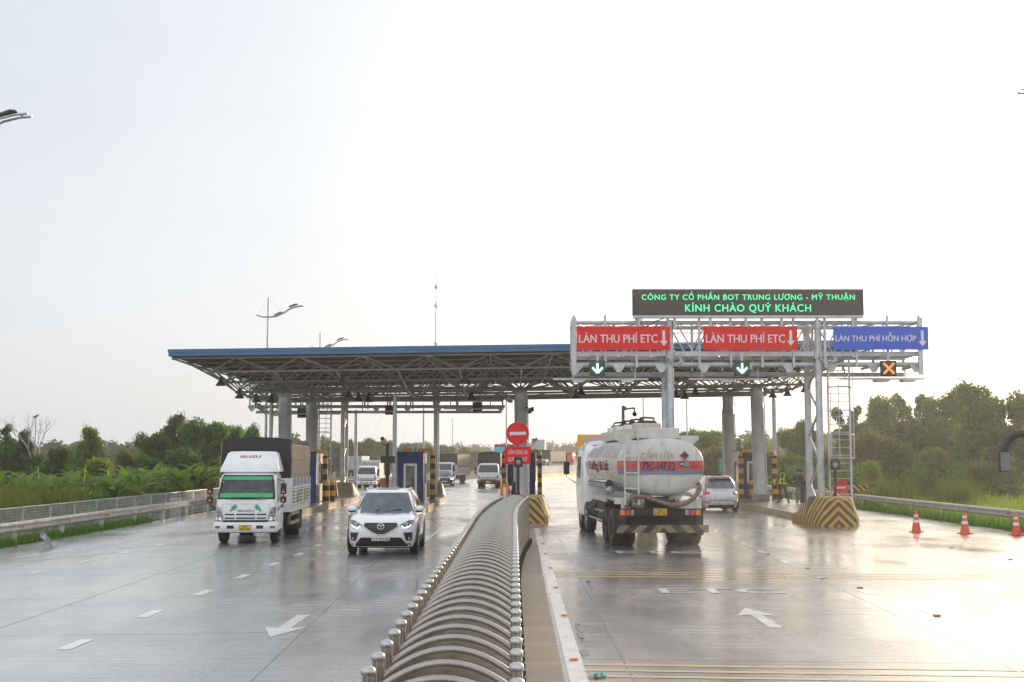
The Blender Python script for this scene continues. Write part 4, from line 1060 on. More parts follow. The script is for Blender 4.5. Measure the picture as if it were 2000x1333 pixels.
# ================================================================== STREET LAMPS AND MASTS
def street_lamp(label, x, y, H, flip=1):
    t = thing('street_lamp', label, 'street lamp', (x, y, -.3), 0, 'street lamps with wing shaped double arms')
    if flip < 0: t.rotation_euler[2] = PI
    z = H-1.0
    b = MB(); b.cyl((0, 0, 0), (0, 0, H+.3), .13, .06, n=10); b.build('pole', 'galv', t)
    b = MB()
    for dy in (-.16, .16):
        b.tube([(-.9, dy, z+.12), (-.45, dy, z+.02), (0, dy, z), (.6, dy, z+.05), (1.2, dy, z+.28), (1.8, dy, z+.6), (2.35, dy, z+.72), (2.75, dy, z+.75)], .035, 6)
    for x_ in (-.6, 0, .9, 2.5): b.cyl((x_, -.16, z+(.06 if x_ < 0 else 0 if x_ == 0 else .16 if x_ < 1 else .73)), (x_, .16, z+(.06 if x_ < 0 else 0 if x_ == 0 else .16 if x_ < 1 else .73)), .03, n=6)
    b.build('arm', 'galv', t)
    for x_, zz_, a in ((.75, z+.17, .38), (1.95, z+.74, .28)):
        b = MB(); T_ = Matrix.Translation((x_, 0, zz_)) @ Matrix.Rotation(-a, 4, 'Y')
        b.loft([[T_ @ Vector(p) for p in ((q, -w_, 0), (q, -w_*.6, h_), (q, w_*.6, h_), (q, w_, 0))] for q, w_, h_ in ((-.38, .07, .03), (-.2, .14, .09), (.2, .15, .1), (.38, .09, .04))], smooth=False)
        b.build('luminaire', 'chassis', t)
    b = MB(); b.cyl((0, 0, H+.2), (1.2, 0, z+.3), .008, n=4); b.cyl((0, 0, H+.2), (-.8, 0, z+.1), .008, n=4); b.build('stay_wire', 'galv', t)
    for ch in t.children:
        if not ch.name.startswith('pole'): ch.scale[0] = .85
street_lamp('tall street lamp standing clear above the left end of the canopy roof', -16.1, 84, 13.15)
street_lamp('street lamp with only its top showing behind the canopy roof', -15.8, 105, 12.9)
street_lamp('near street lamp arm reaching in at the left photo edge', -15.8, 35, 12.62)
street_lamp('street lamp arm tip reaching in at the right photo edge', 16.52, 35, 13.3, -1)
def mast(label, px, pyt, d, r, guys=True, m='galv'):
    p = P(px, pyt, d)
    t = thing('radio_mast', label, 'mast', (p.x, d, -.3))
    H = p.z+.3
    b = MB(); b.cyl((0, 0, 0), (0, 0, H*.8), r, r*.8, n=8); b.cyl((0, 0, H*.8), (0, 0, H), r*.5, r*.3, n=6); b.build('shaft', m, t)
    b = MB()
    for f in (.66, .84, .93): b.lathe([(r*.5, -.3), (r*2.2, 0), (r*.5, .3)], (0, 0, H*f), n=8)
    b.build('insulators', m, t)
    if guys:
        b = MB()
        for a in (.6, 2.6, 4.4): b.cyl((0, 0, H*.86), (math.cos(a)*H*.5, math.sin(a)*H*.5, 0), .012, n=4)
        b.build('guy_wires', m, t)
mast('slender guyed radio mast rising high above the middle of the canopy', 852, 532, 150, .11)
mast('faint far radio mast on the horizon under the canopy', 884, 815, 620, .35, False)
mast('faint far power pole on the horizon right of the centre booth', 1080, 863, 330, .25, False)
# ================================================================== VEHICLES
class Hull:
    """stack of rounded plan outlines: levels (z, half width, front y, rear y, exponent); z may rise along y"""
    def __init__(s, levels, rise=lambda z, y: 0.0, n=40): s.L = levels; s.rise = rise; s.n = n
    def par(s, z):
        L = s.L
        if z <= L[0][0]: return L[0][1:]
        for a, b in zip(L, L[1:]):
            if z <= b[0]:
                f = (z-a[0])/(b[0]-a[0]); return [p+(q-p)*f for p, q in zip(a[1:], b[1:])]
        return L[-1][1:]
    def front(s, x, z, off=0.0):
        w, yf, yr, n = s.par(z); c, h = (yf+yr)/2, (yr-yf)/2
        return c-h*max(0.0, 1-min(1, abs(x)/w)**n)**(1/n)-off
    def fp(s, x, z, off=0.0, fn='front'):
        zz = z
        for _ in range(6): y = getattr(s, fn)(x, zz, off); zz = z-s.rise(zz, y)
        return (x, getattr(s, fn)(x, zz, off), z)
    def rear(s, x, z, off=0.0):
        w, yf, yr, n = s.par(z); c, h = (yf+yr)/2, (yr-yf)/2
        return c+h*max(0.0, 1-min(1, abs(x)/w)**n)**(1/n)+off
    def side(s, y, z, sg, off=0.0):
        w, yf, yr, n = s.par(z); c, h = (yf+yr)/2, (yr-yf)/2
        return sg*(w*max(0.0, 1-min(1, abs(y-c)/h)**n)**(1/n)+off)
    def rings(s):
        out = []
        for z, w, yf, yr, n in s.L:
            c, h = (yf+yr)/2, (yr-yf)/2; r = []
            for k in range(s.n):
                t = 2*PI*(k+.5)/s.n; a, b = math.cos(t), math.sin(t)
                x = w*math.copysign(abs(a)**(2/n), a); y = c+h*math.copysign(abs(b)**(2/n), b)
                r.append(Vector((x, y, z+s.rise(z, y))))
            out.append(r)
        return out
    def mesh(s, mb, m=0): return mb.loft(s.rings(), m)
    def fpatch(s, hw, z0, z1, off=.006, nx=9, nz=5, fn='front', xc=0.0, th=.012):
        """patch on the front (or rear) surface: half width hw(z) or (xl(z), xr(z))"""
        mb = MB(); f = getattr(s, fn); sg = 1 if fn == 'front' else -1
        def p(u, v):
            z = z0+(z1-z0)*v
            xl, xr = hw(v) if callable(hw) else (-hw, hw)
            x = xc+xl+(xr-xl)*u
            return s.fp(x, z, off, fn)
        return mb.grid(p, lin(0, 1, nx), lin(0, 1, nz), thick=(0, sg*th, 0))
    def spatch(s, yl, yr, z0, z1, sg, off=.005, ny=8, nz=4, th=.012):
        mb = MB()
        def p(u, v):
            z = z0+(z1-z0)*v; a = yl(v) if callable(yl) else yl; b = yr(v) if callable(yr) else yr
            y = a+(b-a)*u; return (s.side(y, z, sg, off), y, z+s.rise(z, y))
        return mb.grid(p, lin(0, 1, ny), lin(0, 1, nz), thick=(-sg*th, 0, 0))
def sm(a, b, x):
    t = min(1, max(0, (x-a)/(b-a))); return t*t*(3-2*t)

def wheel(root, x, y, r, wd, sg, rim='rim', name='wheel', rr=.62):
    """tyre with a rim; x is the outer face"""
    b = MB(); w_ = wd; x0 = x-sg*w_
    prof = [(r*.62, x0), (r*.93, x0), (r, x0+sg*.03), (r, x-sg*.03), (r*.94, x), (r*rr+.01, x-sg*.005), (r*rr, x-sg*.02)]
    b.lathe(prof, (0, y, r), 'x', 28); o = b.build(name, 'rubber', root)
    b = MB(); b.lathe([(r*rr, x-sg*.015), (r*rr*.92, x-sg*.01), (r*rr*.85, x-sg*.05), (r*.25, x-sg*.03), (r*.2, x-sg*.005), (0, x-sg*.005)], (0, y, r), 'x', 20)
    for k in range(5):
        a = 2*PI*k/5; b.box(-.001, .001, 0, 0, 0, 0) if False else None
        c, s_ = math.cos(a), math.sin(a)
        b.cyl((x-sg*.02, y+c*r*.15, r+s_*r*.15), (x-sg*.02, y+c*r*rr*.9, r+s_*r*rr*.9), r*.07, n=6)
    b.build('rim', rim, o)
    return o

def car(name, label, cat, loc, rz, paint, W, L, H, belt, hood, wb, fo, kind='suv', r=.35, facing='front', glass='screen_glass', clad=True, z0=.22, group=None):
    t = thing(name, label, cat, loc, rz, group)
    w = W/2; roof_f, roof_r = {'suv': (1.75, L-.55), 'sedan': (1.95, L-1.35), 'mpv': (1.55, L-.42)}[kind]
    ws, tail = {'suv': (1.02, L-.12), 'sedan': (1.15, L-.55), 'mpv': (.85, L-.04)}[kind]
    def rise(z, y):
        k = sm(.45, .95*hood, z) if True else 1
        return k*(-.10*(1-sm(0, ws, y)))+0
    body = Hull([(z0, w*.93, .14, L-.18, 6), (z0+.12, w*.985, .05, L-.06, 6), (.52, w, 0, L-.02, 6), (.74, w, .0, L, 6), (.74+.55*(hood-.74), w*.99, .02, L-.01, 6), (hood-.02, w*.955, .07, L-.04, 5.5), (hood+.035, w*.88, .2, L-.1, 5), (hood+.06, w*.6, .5, L-.3, 4)], rise)
    bd = body.mesh(MB()).build('body', paint, t)
    gh = Hull([(hood-.02, w*.90, ws-.05, tail, 6), (belt+.02, w*.895, ws+.16, tail-.03, 6), (belt+(H-belt)*.55, w*.80, ws+(roof_f-ws)*.66, tail-(tail-roof_r)*.5, 6), (H-.09, w*.70, roof_f, roof_r, 5), (H-.03, w*.63, roof_f+.12, roof_r-.06, 4.5), (H, w*.40, roof_f+.5, roof_r-.4, 3.5)])
    cb = gh.mesh(MB()).build('roof', paint, t)
    zt = H-.10
    hwf = lambda v: (lambda q: (-q, q))((w*.845)-(w*.845-w*.63)*v)
    o = gh.fpatch(hwf, belt-.06, zt, .03, 11, 7).build('windscreen', glass, t)
    b = MB()
    for s_ in (-1, 1):
        b.cyl((s_*.08-.2, gh.front(0, belt-.03, .03), belt-.05), (s_*.3-.05+.2, gh.front(.3, belt+.02, .035), belt+.04), .014, n=6)
    b.build('wiper', 'black', o)
    gh.fpatch(lambda v: (-(w*.76-w*.15*v), w*.76-w*.15*v), belt+.03, zt-.03, .03, 11, 6, 'rear').build('rear_window', glass, t)
    for sg in (-1, 1):
        for (a0, a1, b0, b1) in ((ws+.42, roof_f+.28, (ws+L*.42), (ws+L*.42)-.0), (ws+L*.42+.07, ws+L*.42+.05, tail-.75, roof_r-.5)):
            gh.spatch(lambda v, a0=a0, a1=a1: a0+(a1-a0)*v, lambda v, b0=b0, b1=b1: b0+(b1-b0)*v, belt+.03, zt-.02, sg, .006).build('side_window', glass, t)
        # wheel arches, wheels, mirror, door line
        for y in (fo, fo+wb):
            b = MB(); xo = body.side(y, .6, sg)
            b.lathe([(r+.02, xo-sg*.30), (r+.05, xo-sg*.30), (r+.05, xo+sg*.004), (r+.095, xo+sg*.008), (r+.095, xo-sg*.04)], (0, y, r+.01), 'x', 32)
            b.v = [Vector((p.x, p.y, max(p.z, z0-.02))) for p in b.v]
            b.build('wheel_arch', 'black' if clad else 'chassis', t)
            b = MB(); b.lathe([(0, xo+sg*.003), (r+.06, xo+sg*.003)], (0, y, r+.01), 'x', 32)
            b.v = [Vector((p.x, p.y, max(p.z, z0-.02))) for p in b.v]; b.build('wheel_well', 'black', t)
            wheel(t, xo+sg*.012, y, r, .22, sg)
        ym = ws+.42; xm = gh.side(ym, belt+.05, sg)
        b = MB(); b.sphere((xm+sg*.17, ym-.02, belt+.05), (.13, .085, .085), 14); b.cyl((xm-sg*.02, ym+.02, belt-.01), (xm+sg*.1, ym, belt+.02), .035, n=8); mo = b.build('mirror', paint, t)
        b = MB(); b.sphere((xm+sg*.15, ym-.01, belt-.01), (.115, .075, .05), 12); b.build('mirror_base', 'black', mo)
        b = MB(); b.tube([(gh.side(roof_f+.3, H-.05, sg)-sg*.02, roof_f+.25, H-.06), (gh.side(2.6, H-.05, sg)-sg*.02, roof_f+.4, H+.0), (gh.side(2.6, H-.05, sg)-sg*.02, roof_r-.5, H+.0), (gh.side(roof_r-.4, H-.05, sg)-sg*.02, roof_r-.3, H-.07)], .022, 6)
        if kind != 'sedan': b.build('roof_rail', 'silver_paint', t)
        if clad: body.spatch(fo+r+.08, fo+wb-r-.08, z0+.01, z0+.2, sg, .012).build('sill', 'black', t)
        b = MB(); yy = ws+L*.42+.03; body.spatch(yy-.006, yy+.006, z0+.22, hood-.02, sg, .002, 2, 5, .004).build('door_gap', 'black', t)
        b = MB(); b.box(-.015, .015, -.09, .09, -.015, .015, T=Matrix.Translation((body.side(yy-.25, hood-.12, sg, .02), yy-.25, hood-.10))); b.build('door_handle', paint, t)
    b = MB(); b.box(-w*.82, w*.82, .35, L-.35, z0-.04, z0+.1); b.build('underbody', 'black', t)
    return t, body, gh

# ---- white SUV
d0 = G(748, 1081).y
suv, bd, gh = car('suv_car', 'white SUV with lit headlamps driving towards the camera, right of the canvas truck', 'car', (-3.42, d0-.92, 0), 0.012, 'car_white', 1.86, 4.54, 1.69, 1.12, 1.01, 2.70, .93)
bd.fpatch(lambda v: (-(.90-.02*v), .90-.02*v), .235, .31, .012, 15, 3).build('lower_bumper', 'black', suv)
bd.fpatch(lambda v: (-(.66-.14*v), .66-.14*v), .305, .47, .012, 13, 4).build('lower_intake', 'black', suv)
GZ0, GZ1 = .545, .85
def gr(v):
    q = .08+.36*min(1, v*1.45)**.8-.03*max(0, v-.8)*5; return (-q, q)
gl = bd.fpatch(gr, GZ0, GZ1, .010, 13, 9).build('grille', 'black', suv)
for z in (.60, .66, .72, .78):
    q = gr((z-GZ0)/(GZ1-GZ0))[1]-.02
    bd.fpatch(q, z-.008, z+.008, .02, 9, 2).build('grille_bar', 'grille_bar', gl)
b = MB(); pts = []
for v in lin(.95, 0, 8): pts.append(bd.fp(gr(v)[0]-.012, GZ0+(GZ1-GZ0)*v, .018))
pts += [(-p[0], p[1], p[2]) for p in reversed(pts)]
b.tube(pts, .012, 6); b.build('grille_trim', 'chrome', gl)
b = MB(); T_ = Matrix.Translation((0, bd.fp(0, .75, .032)[1], .755))
b.tube([T_ @ Vector((.088*math.cos(a), 0, .070*math.sin(a))) for a in lin(0, 2*PI, 29)], .012, 6, caps=False)
b.tube([T_ @ Vector(p) for p in ((-.078, 0, .03), (-.035, -.004, .022), (0, -.006, -.014), (.035, -.004, .022), (.078, 0, .03))], .012, 6); b.build('emblem', 'chrome', gl)
for sg in (-1, 1):
    def hl(v, sg=sg):
        a = float(np.interp(v, [0, .35, .6, 1], [.60, .475, .53, .70])); c_ = float(np.interp(v, [0, .4, 1], [.74, .82, .845]))
        return (a, c_) if sg > 0 else (-c_, -a)
    o = bd.fpatch(hl, .705, .90, .010, 9, 7).build('headlight', 'lamp_dark', suv)
    b = MB(); pts = [bd.fp(sg*x, z, .022) for x, z in ((.535, .775), (.56, .742), (.615, .722), (.68, .726), (.735, .75), (.775, .79))]
    b.tube(pts, .016, 6); b.build('running_light', 'headlamp_glow', o)
    q = bd.fp(sg*.645, .805, .012)
    b = MB(); b.lathe([(.030, -.004), (.036, -.016), (.046, -.010), (.05, 0)], q, 'y', 16); b.build('projector', 'chrome', o)
    bd.fpatch(lambda v, sg=sg: (.70, .82) if sg > 0 else (-.82, -.70), .897, .906, .012, 8, 2).build('headlight_trim', 'black', o)
    def fg(v, sg=sg):
        a, c_ = .66-.08*v, .80+.02*v
        return (a, c_) if sg > 0 else (-c_, -a)
    q = bd.fpatch(fg, .38, .60, .008, 6, 6).build('fog_lamp_pocket', 'black', suv)
    b = MB(); b.lathe([(0, -.01), (.03, -.008), (.035, 0)], bd.fp(sg*.73, .44, .02), 'y', 12); b.build('fog_lamp', 'grey_ink', q)
p = bd.fp(0, .44, .03)[1]
b = MB(); b.box(-.235, .235, p-.008, p, .385, .49); pl = b.build('number_plate', 'plate_white', suv, bevel=.004)
text('51F-954.82', 'ink', pl, (0, p-.011, .4375), .43, .072, bold=.012)
b = MB(); b.box(-.30, .30, 1.95, 2.7, 1.668, 1.684); b.build('sunroof', 'glass', suv)

# ---- silver MPV going away (rear towards camera): build facing +Y by turning half round
dm = 60.5
mpv, bd2, gh2 = car('mpv_car', 'silver white MPV seen from behind, driving through the right lane beside the tanker', 'car', (9.80, dm+4.47, 0), PI+.01, 'silver_paint', 1.75, 4.47, 1.70, 1.12, 1.0, 2.77, .85, 'mpv', .33, clad=False, z0=.24)
for sg in (-1, 1):
    bd2.fpatch(lambda v, sg=sg: (.56, .85) if sg > 0 else (-.85, -.56), .84, .98, .012, 6, 4, 'rear').build('tail_light', 'red_lens', mpv)
    gh2.fpatch(lambda v, sg=sg: ((.715-.10*v), (.745-.10*v)) if sg > 0 else (-(.745-.10*v), -(.715-.10*v)), 1.03, 1.38, .02, 3, 5, 'rear').build('tail_light', 'red_lens', mpv)
    bd2.fpatch(lambda v, sg=sg: (.66, .76) if sg > 0 else (-.76, -.66), .88, .94, .02, 4, 2, 'rear').build('brake_lamp', 'brake_glow', mpv)
    bd2.fpatch(lambda v, sg=sg: (.55, .82) if sg > 0 else (-.82, -.55), .47, .53, .014, 5, 2, 'rear').build('rear_reflector', 'red_lens', mpv)
bd2.fpatch(.26, .66, .83, .012, 5, 3, 'rear').build('number_plate', 'plate_white', mpv)
bd2.fpatch(.80, .235, .36, .012, 9, 3, 'rear').build('lower_bumper', 'chassis', mpv)
bd2.fpatch(.78, .575, .60, .009, 9, 2, 'rear').build('tailgate_gap', 'chassis', mpv)
b = MB(); b.box(-.55, .55, 4.02, 4.28, 1.655, 1.69); b.build('spoiler', 'silver_paint', mpv, bevel=.012)

# ---- black sedan far off
ds_ = G(872, 949.5).y
sed, bd3, gh3 = car('sedan_car', 'black sedan with lit headlamps in front of the tan canvas truck', 'car', (P(870, 940, ds_).x, ds_-.9, 0), .10, 'black_paint', 1.80, 4.6, 1.46, .98, .86, 2.7, .93, 'sedan', .33, clad=False)
for sg in (-1, 1):
    bd3.fpatch(lambda v, sg=sg: (.50, .82) if sg > 0 else (-.82, -.50), .62, .73, .010, 6, 3).build('headlight', 'headlamp_glow', sed)
bd3.fpatch(.42, .42, .66, .008, 7, 4).build('grille', 'chassis', sed)
bd3.fpatch(.25, .40, .50, .02, 5, 2).build('number_plate', 'plate_white', sed)
bd3.fpatch(.7, .24, .28, .010, 9, 2).build('bumper_trim', 'chrome', sed)

# ------------------------------------------------------------------ cab-over trucks
def cab_truck(label, loc, rz, W, Hc, body, Wb, Hb, Lb, paint='truck_white', r=.38, cabL=1.75, bz=.95, detail=False, name='canvas_truck', plate='plate_yellow', bumper=None, side='canvas_tan', front='canvas_black', group=None):
    t = thing(name, label, 'truck', loc, rz, group)
    w = W/2; zb = .38; zw = Hc*.62
    cab = Hull([(zb, w*.97, .06, cabL, 9), (.62, w, .0, cabL, 9), (zw-.35, w, .0, cabL, 9), (zw-.05, w*.99, .03, cabL, 9), (Hc-.14, w*.90, .36, cabL-.02, 8), (Hc-.04, w*.84, .45, cabL-.05, 7), (Hc, w*.6, .7, cabL-.2, 5)])
    cab.mesh(MB()).build('cab', paint, t)
    hwf = lambda v: (lambda q: (-q, q))(w*.90-(w*.90-w*.80)*v)
    o = cab.fpatch(hwf, zw, Hc-.16, .012, 11, 6).build('windscreen', 'truck_glass', t)
    if detail:
        for z0, z1 in ((zw+.015, zw+.155), (Hc-.275, Hc-.175)):
            f0, f1 = (z0-zw)/(Hc-.16-zw), (z1-zw)/(Hc-.16-zw)
            cab.fpatch(lambda v, f0=f0, f1=f1: (lambda q: (-q, q))((w*.885-w*.09*(f0+(f1-f0)*v))), z0, z1, .024, 11, 3, th=.004).build('sun_strip', 'sun_strip', o)
        b = MB(); pts = []
        for v, sg in [(0, -1)]+[(q, -1) for q in lin(.05, 1, 5)]+[(q, 1) for q in lin(1, .05, 5)]+[(0, 1), (0, .5), (0, 0), (0, -.5), (0, -1)]:
            z = zw+(Hc-.16-zw)*v; x = sg*hwf(v)[1]; pts.append((x, cab.front(x, z, .02), z))
        b.tube(pts, .034, 6); b.build('screen_seal', 'black', o)
        b = MB()
        for x in (-.35, .42): b.box(x-.16, x+.16, cab.front(x, zw-.01, .03)-.01, cab.front(x, zw-.01, .03)+.01, zw-.035, zw-.01)
        b.build('wiper', 'yellow_plastic', o)
    for sg in (-1, 1):
        cab.spatch(lambda v: .22+.30*v, cabL-.45, zw-.10, Hc-.28, sg, .006).build('side_window', 'screen_glass', t)
        dr = cab.spatch(.28, .292, .6, zw-.05, sg, .003, 2, 4, .004).build('door_gap', 'black', t)
        cab.spatch(cabL-.4, cabL-.388, .6, Hc-.3, sg, .003, 2, 4, .004).build('door_gap', 'black', t)
        b = MB(); b.box(sg*(w+.01)-.02, sg*(w+.01)+.02, cabL-.75, cabL-.5, zw-.3, zw-.24); b.build('door_handle', 'black', t)
        xm = sg*(w+.17)
        b = MB(); b.box(xm-.085, xm+.085, .10, .2, zw+.12, zw+.45); b.box(xm-.085, xm+.085, .10, .2, zw-.13, zw+.06); b.build('mirror', 'black', t, bevel=.03)
        b = MB(); b.tube([(sg*w*.95, .3, Hc-.25), (xm, .17, zw+.52), (xm, .17, zw-.15), (sg*w, .25, zw-.35)], .016, 6); b.build('mirror_arm', 'black', t)
        if detail:
            b = MB()
            for z in (zw+.22, zw-.04): b.prism([(xm-.048, z-.052), (xm+.048, z-.052), (xm, z+.042)], 'y', .088, .096)
            b.build('mirror_sticker', 'yellow_plastic', t)
    # bumper, lamps, grille
    bm = bumper or paint
    b = MB(); bp = Hull([(.34, w*1.0, -.06, .4, 9), (.38, w*1.02, -.09, .4, 9), (.60, w*1.02, -.09, .4, 9), (.63, w*1.0, -.06, .4, 9)]); bp.mesh(b); bu = b.build('bumper', bm, t)
    for sg in (-1, 1):
        bp.fpatch(lambda v, sg=sg: (.80*w, .96*w) if sg > 0 else (-.96*w, -.80*w), .46, .53, .006, 4, 2).build('indicator', 'orange_lens' if not detail else 'hose', bu)
        bp.fpatch(lambda v, sg=sg: (.36*w, .58*w) if sg > 0 else (-.58*w, -.36*w), .45, .545, .006, 4, 2).build('bumper_vent', 'black', bu)
        cab.fpatch(lambda v, sg=sg: (.73*w, .99*w) if sg > 0 else (-.99*w, -.73*w), .66, .86, .010, 6, 4).build('headlight', 'clear_lens', t)
        for xq, rq in ((.80, .075), (.92, .05)):
            b = MB(); b.lathe([(rq, -.014), (rq*.92, -.004), (rq*.4, .0), (0, -.006)], (sg*xq*w, cab.front(xq*w, .76, .012), .76), 'y', 16); b.build('lamp_reflector', 'chrome', t)
        cab.fpatch(lambda v, sg=sg: (.76*w+.05*v, .995*w) if sg > 0 else (-.995*w, -.76*w-.05*v), .875, 1.08, .009, 6, 4).build('corner_lamp', 'clear_lens', t)
    pf = bp.front(0, .5, .012)
    b = MB(); b.box(-.19, .19, pf-.008, pf, .40, .56); pl = b.build('number_plate', plate, bu)
    b = MB(); b.box(-w*.72, w*.72, -.012, .02, .64, .70); b.build('lower_grille', 'black', t)
    for z in (.755, .865):
        for x0, x1 in ((-.66, -.36), (-.30, .30), (.36, .66)): cab.fpatch(lambda v, x0=x0, x1=x1: (x0*w, x1*w), z-.02, z+.02, .006, 5, 2).build('grille_slot', 'black', t)
    # chassis and wheels
    yb = cabL+.12
    b = MB()
    for x in (-.38, .38): b.box(x-.05, x+.05, .3, yb+Lb-.1, bz-.34, bz-.12)
    b.box(-w*.8, w*.8, .7, .9, .28, .48); b.build('chassis', 'chassis', t)
    wy = yb+Lb*.62
    for sg in (-1, 1):
        wheel(t, sg*(w-.03), .85, r, .24, sg, 'chassis')
        wheel(t, sg*(Wb/2-.12), wy, r, .48, sg, 'chassis')
        b = MB(); b.box(sg*(Wb/2-.1)-.02, sg*(Wb/2-.1)+.02, wy+r+.08, wy+r+.11, .2, bz-.1) if False else b.box(sg*(Wb/2-.35)-.25, sg*(Wb/2-.35)+.25, wy+r+.1, wy+r+.13, .18, bz-.05); b.build('mud_flap', 'black', t)
        b = MB()
        for z in (.50, .78): b.box(sg*(Wb/2-.06)-.015, sg*(Wb/2-.06)+.015, yb+.25, wy-r-.12, z-.05, z+.05)
        b.build('side_guard', 'hazard_guard' if detail else 'chassis', t)
        b = MB(); b.box(sg*(Wb/2-.36)-.2, sg*(Wb/2-.36)+.2, yb+.4, yb+1.2, .42, .82); b.build('fuel_tank', 'chassis', t)
    # load body
    x0 = Wb/2
    b = MB(); b.box(-x0, x0, yb, yb+Lb, bz-.12, bz); b.build('load_floor', paint, t)
    if body == 'canvas':
        hs = bz+ (Hb-bz)*.30; hm = bz+(Hb-bz)*.42
        for sg in (-1, 1):
            o = MB()
            o.box(sg*x0-.025, sg*x0+.025, yb, yb+Lb, bz+.002, bz+.06); o.box(sg*x0-.025, sg*x0+.025, yb, yb+Lb, hs-.06, hs)
            for k in range(6): o.box(sg*x0-.03, sg*x0+.03, yb+Lb*k/5-.03 if k else yb, yb+Lb*k/5+.03 if k < 5 else yb+Lb, bz+.004, hm)
            for k in range(5):
                z = bz+.09+.09*k*(hs-bz)/.55; o.box(sg*x0-.015, sg*x0+.015, yb, yb+Lb, z, z+.05)
            sd = o.build('dropside', 'far_white' if not detail else 'truck_white', t)
            if detail:
                for k in (1, 3):
                    q = MB(); q.box(sg*(x0+.033)-.003, sg*(x0+.033)+.003, yb+Lb*k/5+.1, yb+Lb*(k+1)/5-.1, bz+.2, hs-.12); q.build('painted_panel', 'leaf_sign', sd)
                q = MB()
                for z in lin(hs+.04, hm-.03, 4): q.box(sg*x0-.008, sg*x0+.008, yb+.05, yb+Lb-.05, z-.006, z+.006)
                for y in lin(yb+.1, yb+Lb-.1, 46): q.box(sg*x0-.006, sg*x0+.006, y-.006, y+.006, hs+.002, hm-.002)
                q.build('wire_cage', 'galv', sd)
            # canvas side with soft folds
            def side_p(u, v, sg=sg):
                y = yb+Lb*u; z = hm-.02+(Hb-.14-hm)*v
                fold = .022*math.sin(u*46+3*math.sin(v*5))*(1-abs(2*v-1)*.6)+.03*math.sin(u*2.2*PI*3)*math.sin(v*PI)*.5
                return (sg*(x0-.02+fold*.6+.02*math.sin(v*PI)), y, z)
            g = MB(); g.grid(side_p, lin(0, 1, 60), lin(0, 1, 10), thick=(-sg*.02, 0, 0)); cn = g.build('canvas_side', side, t)
            if detail:
                q = MB()
                for z in (hm+.2, hm+.62, hm+1.0): q.tube([(sg*(x0+.025), yb+.02, z), (sg*(x0+.03), yb+Lb*.5, z-.05), (sg*(x0+.025), yb+Lb-.02, z)], .008, 5)
                q.build('rope', 'rope', cn)
        prof = [(-x0+.02, hm), (-x0+.0, Hb-.2), (-x0+.07, Hb-.09), (-x0*.6, Hb-.03), (0, Hb), (x0*.6, Hb-.03), (x0-.07, Hb-.09), (x0, Hb-.2), (x0-.02, hm)]
        b = MB(); b.prism(prof[::-1]+[(-x0+.02, bz+.02), (x0-.02, bz+.02)][0:0], 'y', yb+.01, yb+.05); b.build('canvas_front', front, t)
        b = MB(); b.box(-x0+.03, x0-.03, yb+.012, yb+.05, bz, hm); b.build('head_board', paint, t)
        top = prof[1:-1]
        b = MB(); b.loft([[Vector((x, y, z)) for x, z in top] for y in lin(yb+.005, yb+Lb, 8)], closed=False, caps=False); o = b.build('canvas_roof', front, t)
        md = o.modifiers.new('thickness', 'SOLIDIFY'); md.thickness = .02
        b = MB(); b.prism(prof, 'y', yb+Lb-.05, yb+Lb-.01); b.box(-x0+.03, x0-.03, yb+Lb-.05, yb+Lb-.01, bz, hm); b.build('canvas_rear', side, t)
    elif body == 'box':
        b = MB(); b.box(-x0, x0, yb, yb+Lb, bz+.003, Hb); b.build('box_body', 'box_white', t, bevel=.03)
        b = MB()
        for sg in (-1, 1): b.box(sg*(x0-.06)-.05, sg*(x0-.06)+.05, yb-.02, yb-.001, Hb-.13, Hb-.03)
        for sg in (-1, 1):
            b.box(sg*x0-.02, sg*x0+.02, yb+.02, yb+Lb-.02, Hb-.001, Hb+.03)
        b.build('corner_fitting', 'black', t)
        b = MB(); b.box(-x0+.1, x0-.1, yb-.012, yb-.002, bz+.1, Hb-.18); b.build('front_panel', 'grey_ink', t)
    return t, cab, bp, bu, pl
M['leaf_sign'] = mat('painted_leaf_panel', (0.20, 0.30, 0.12), 0.5, var=0.6, scale=5)
M['pale_teal'] = mat('pale_teal_box', (0.30, 0.42, 0.47), 0.5, var=0.06)
M['rope'] = mat('pale_rope', (0.55, 0.47, 0.36), 0.8, var=0.1)
M['box_white'] = mat('box_body_sheet', (0.60, 0.60, 0.57), 0.5, var=0.06, stretch=(6, 6, .2), scale=3)

# hero canvas truck
yt = G(484, 1059).y-.85
tr, cab, bp, bu, pl = cab_truck('white lorry with black canvas cover and green windscreen strips, driving towards the camera', (-7.93, yt, 0), .042, 1.84, 2.16, 'canvas', 2.22, 3.20, 4.9, detail=True, r=.40, bz=.98)
text('65H', 'ink', pl, (0, bp.front(0, .5, .023), .518), .14, .055, bold=.02)
text('001.79', 'ink', pl, (0, bp.front(0, .5, .023), .44), .27, .055, bold=.02)
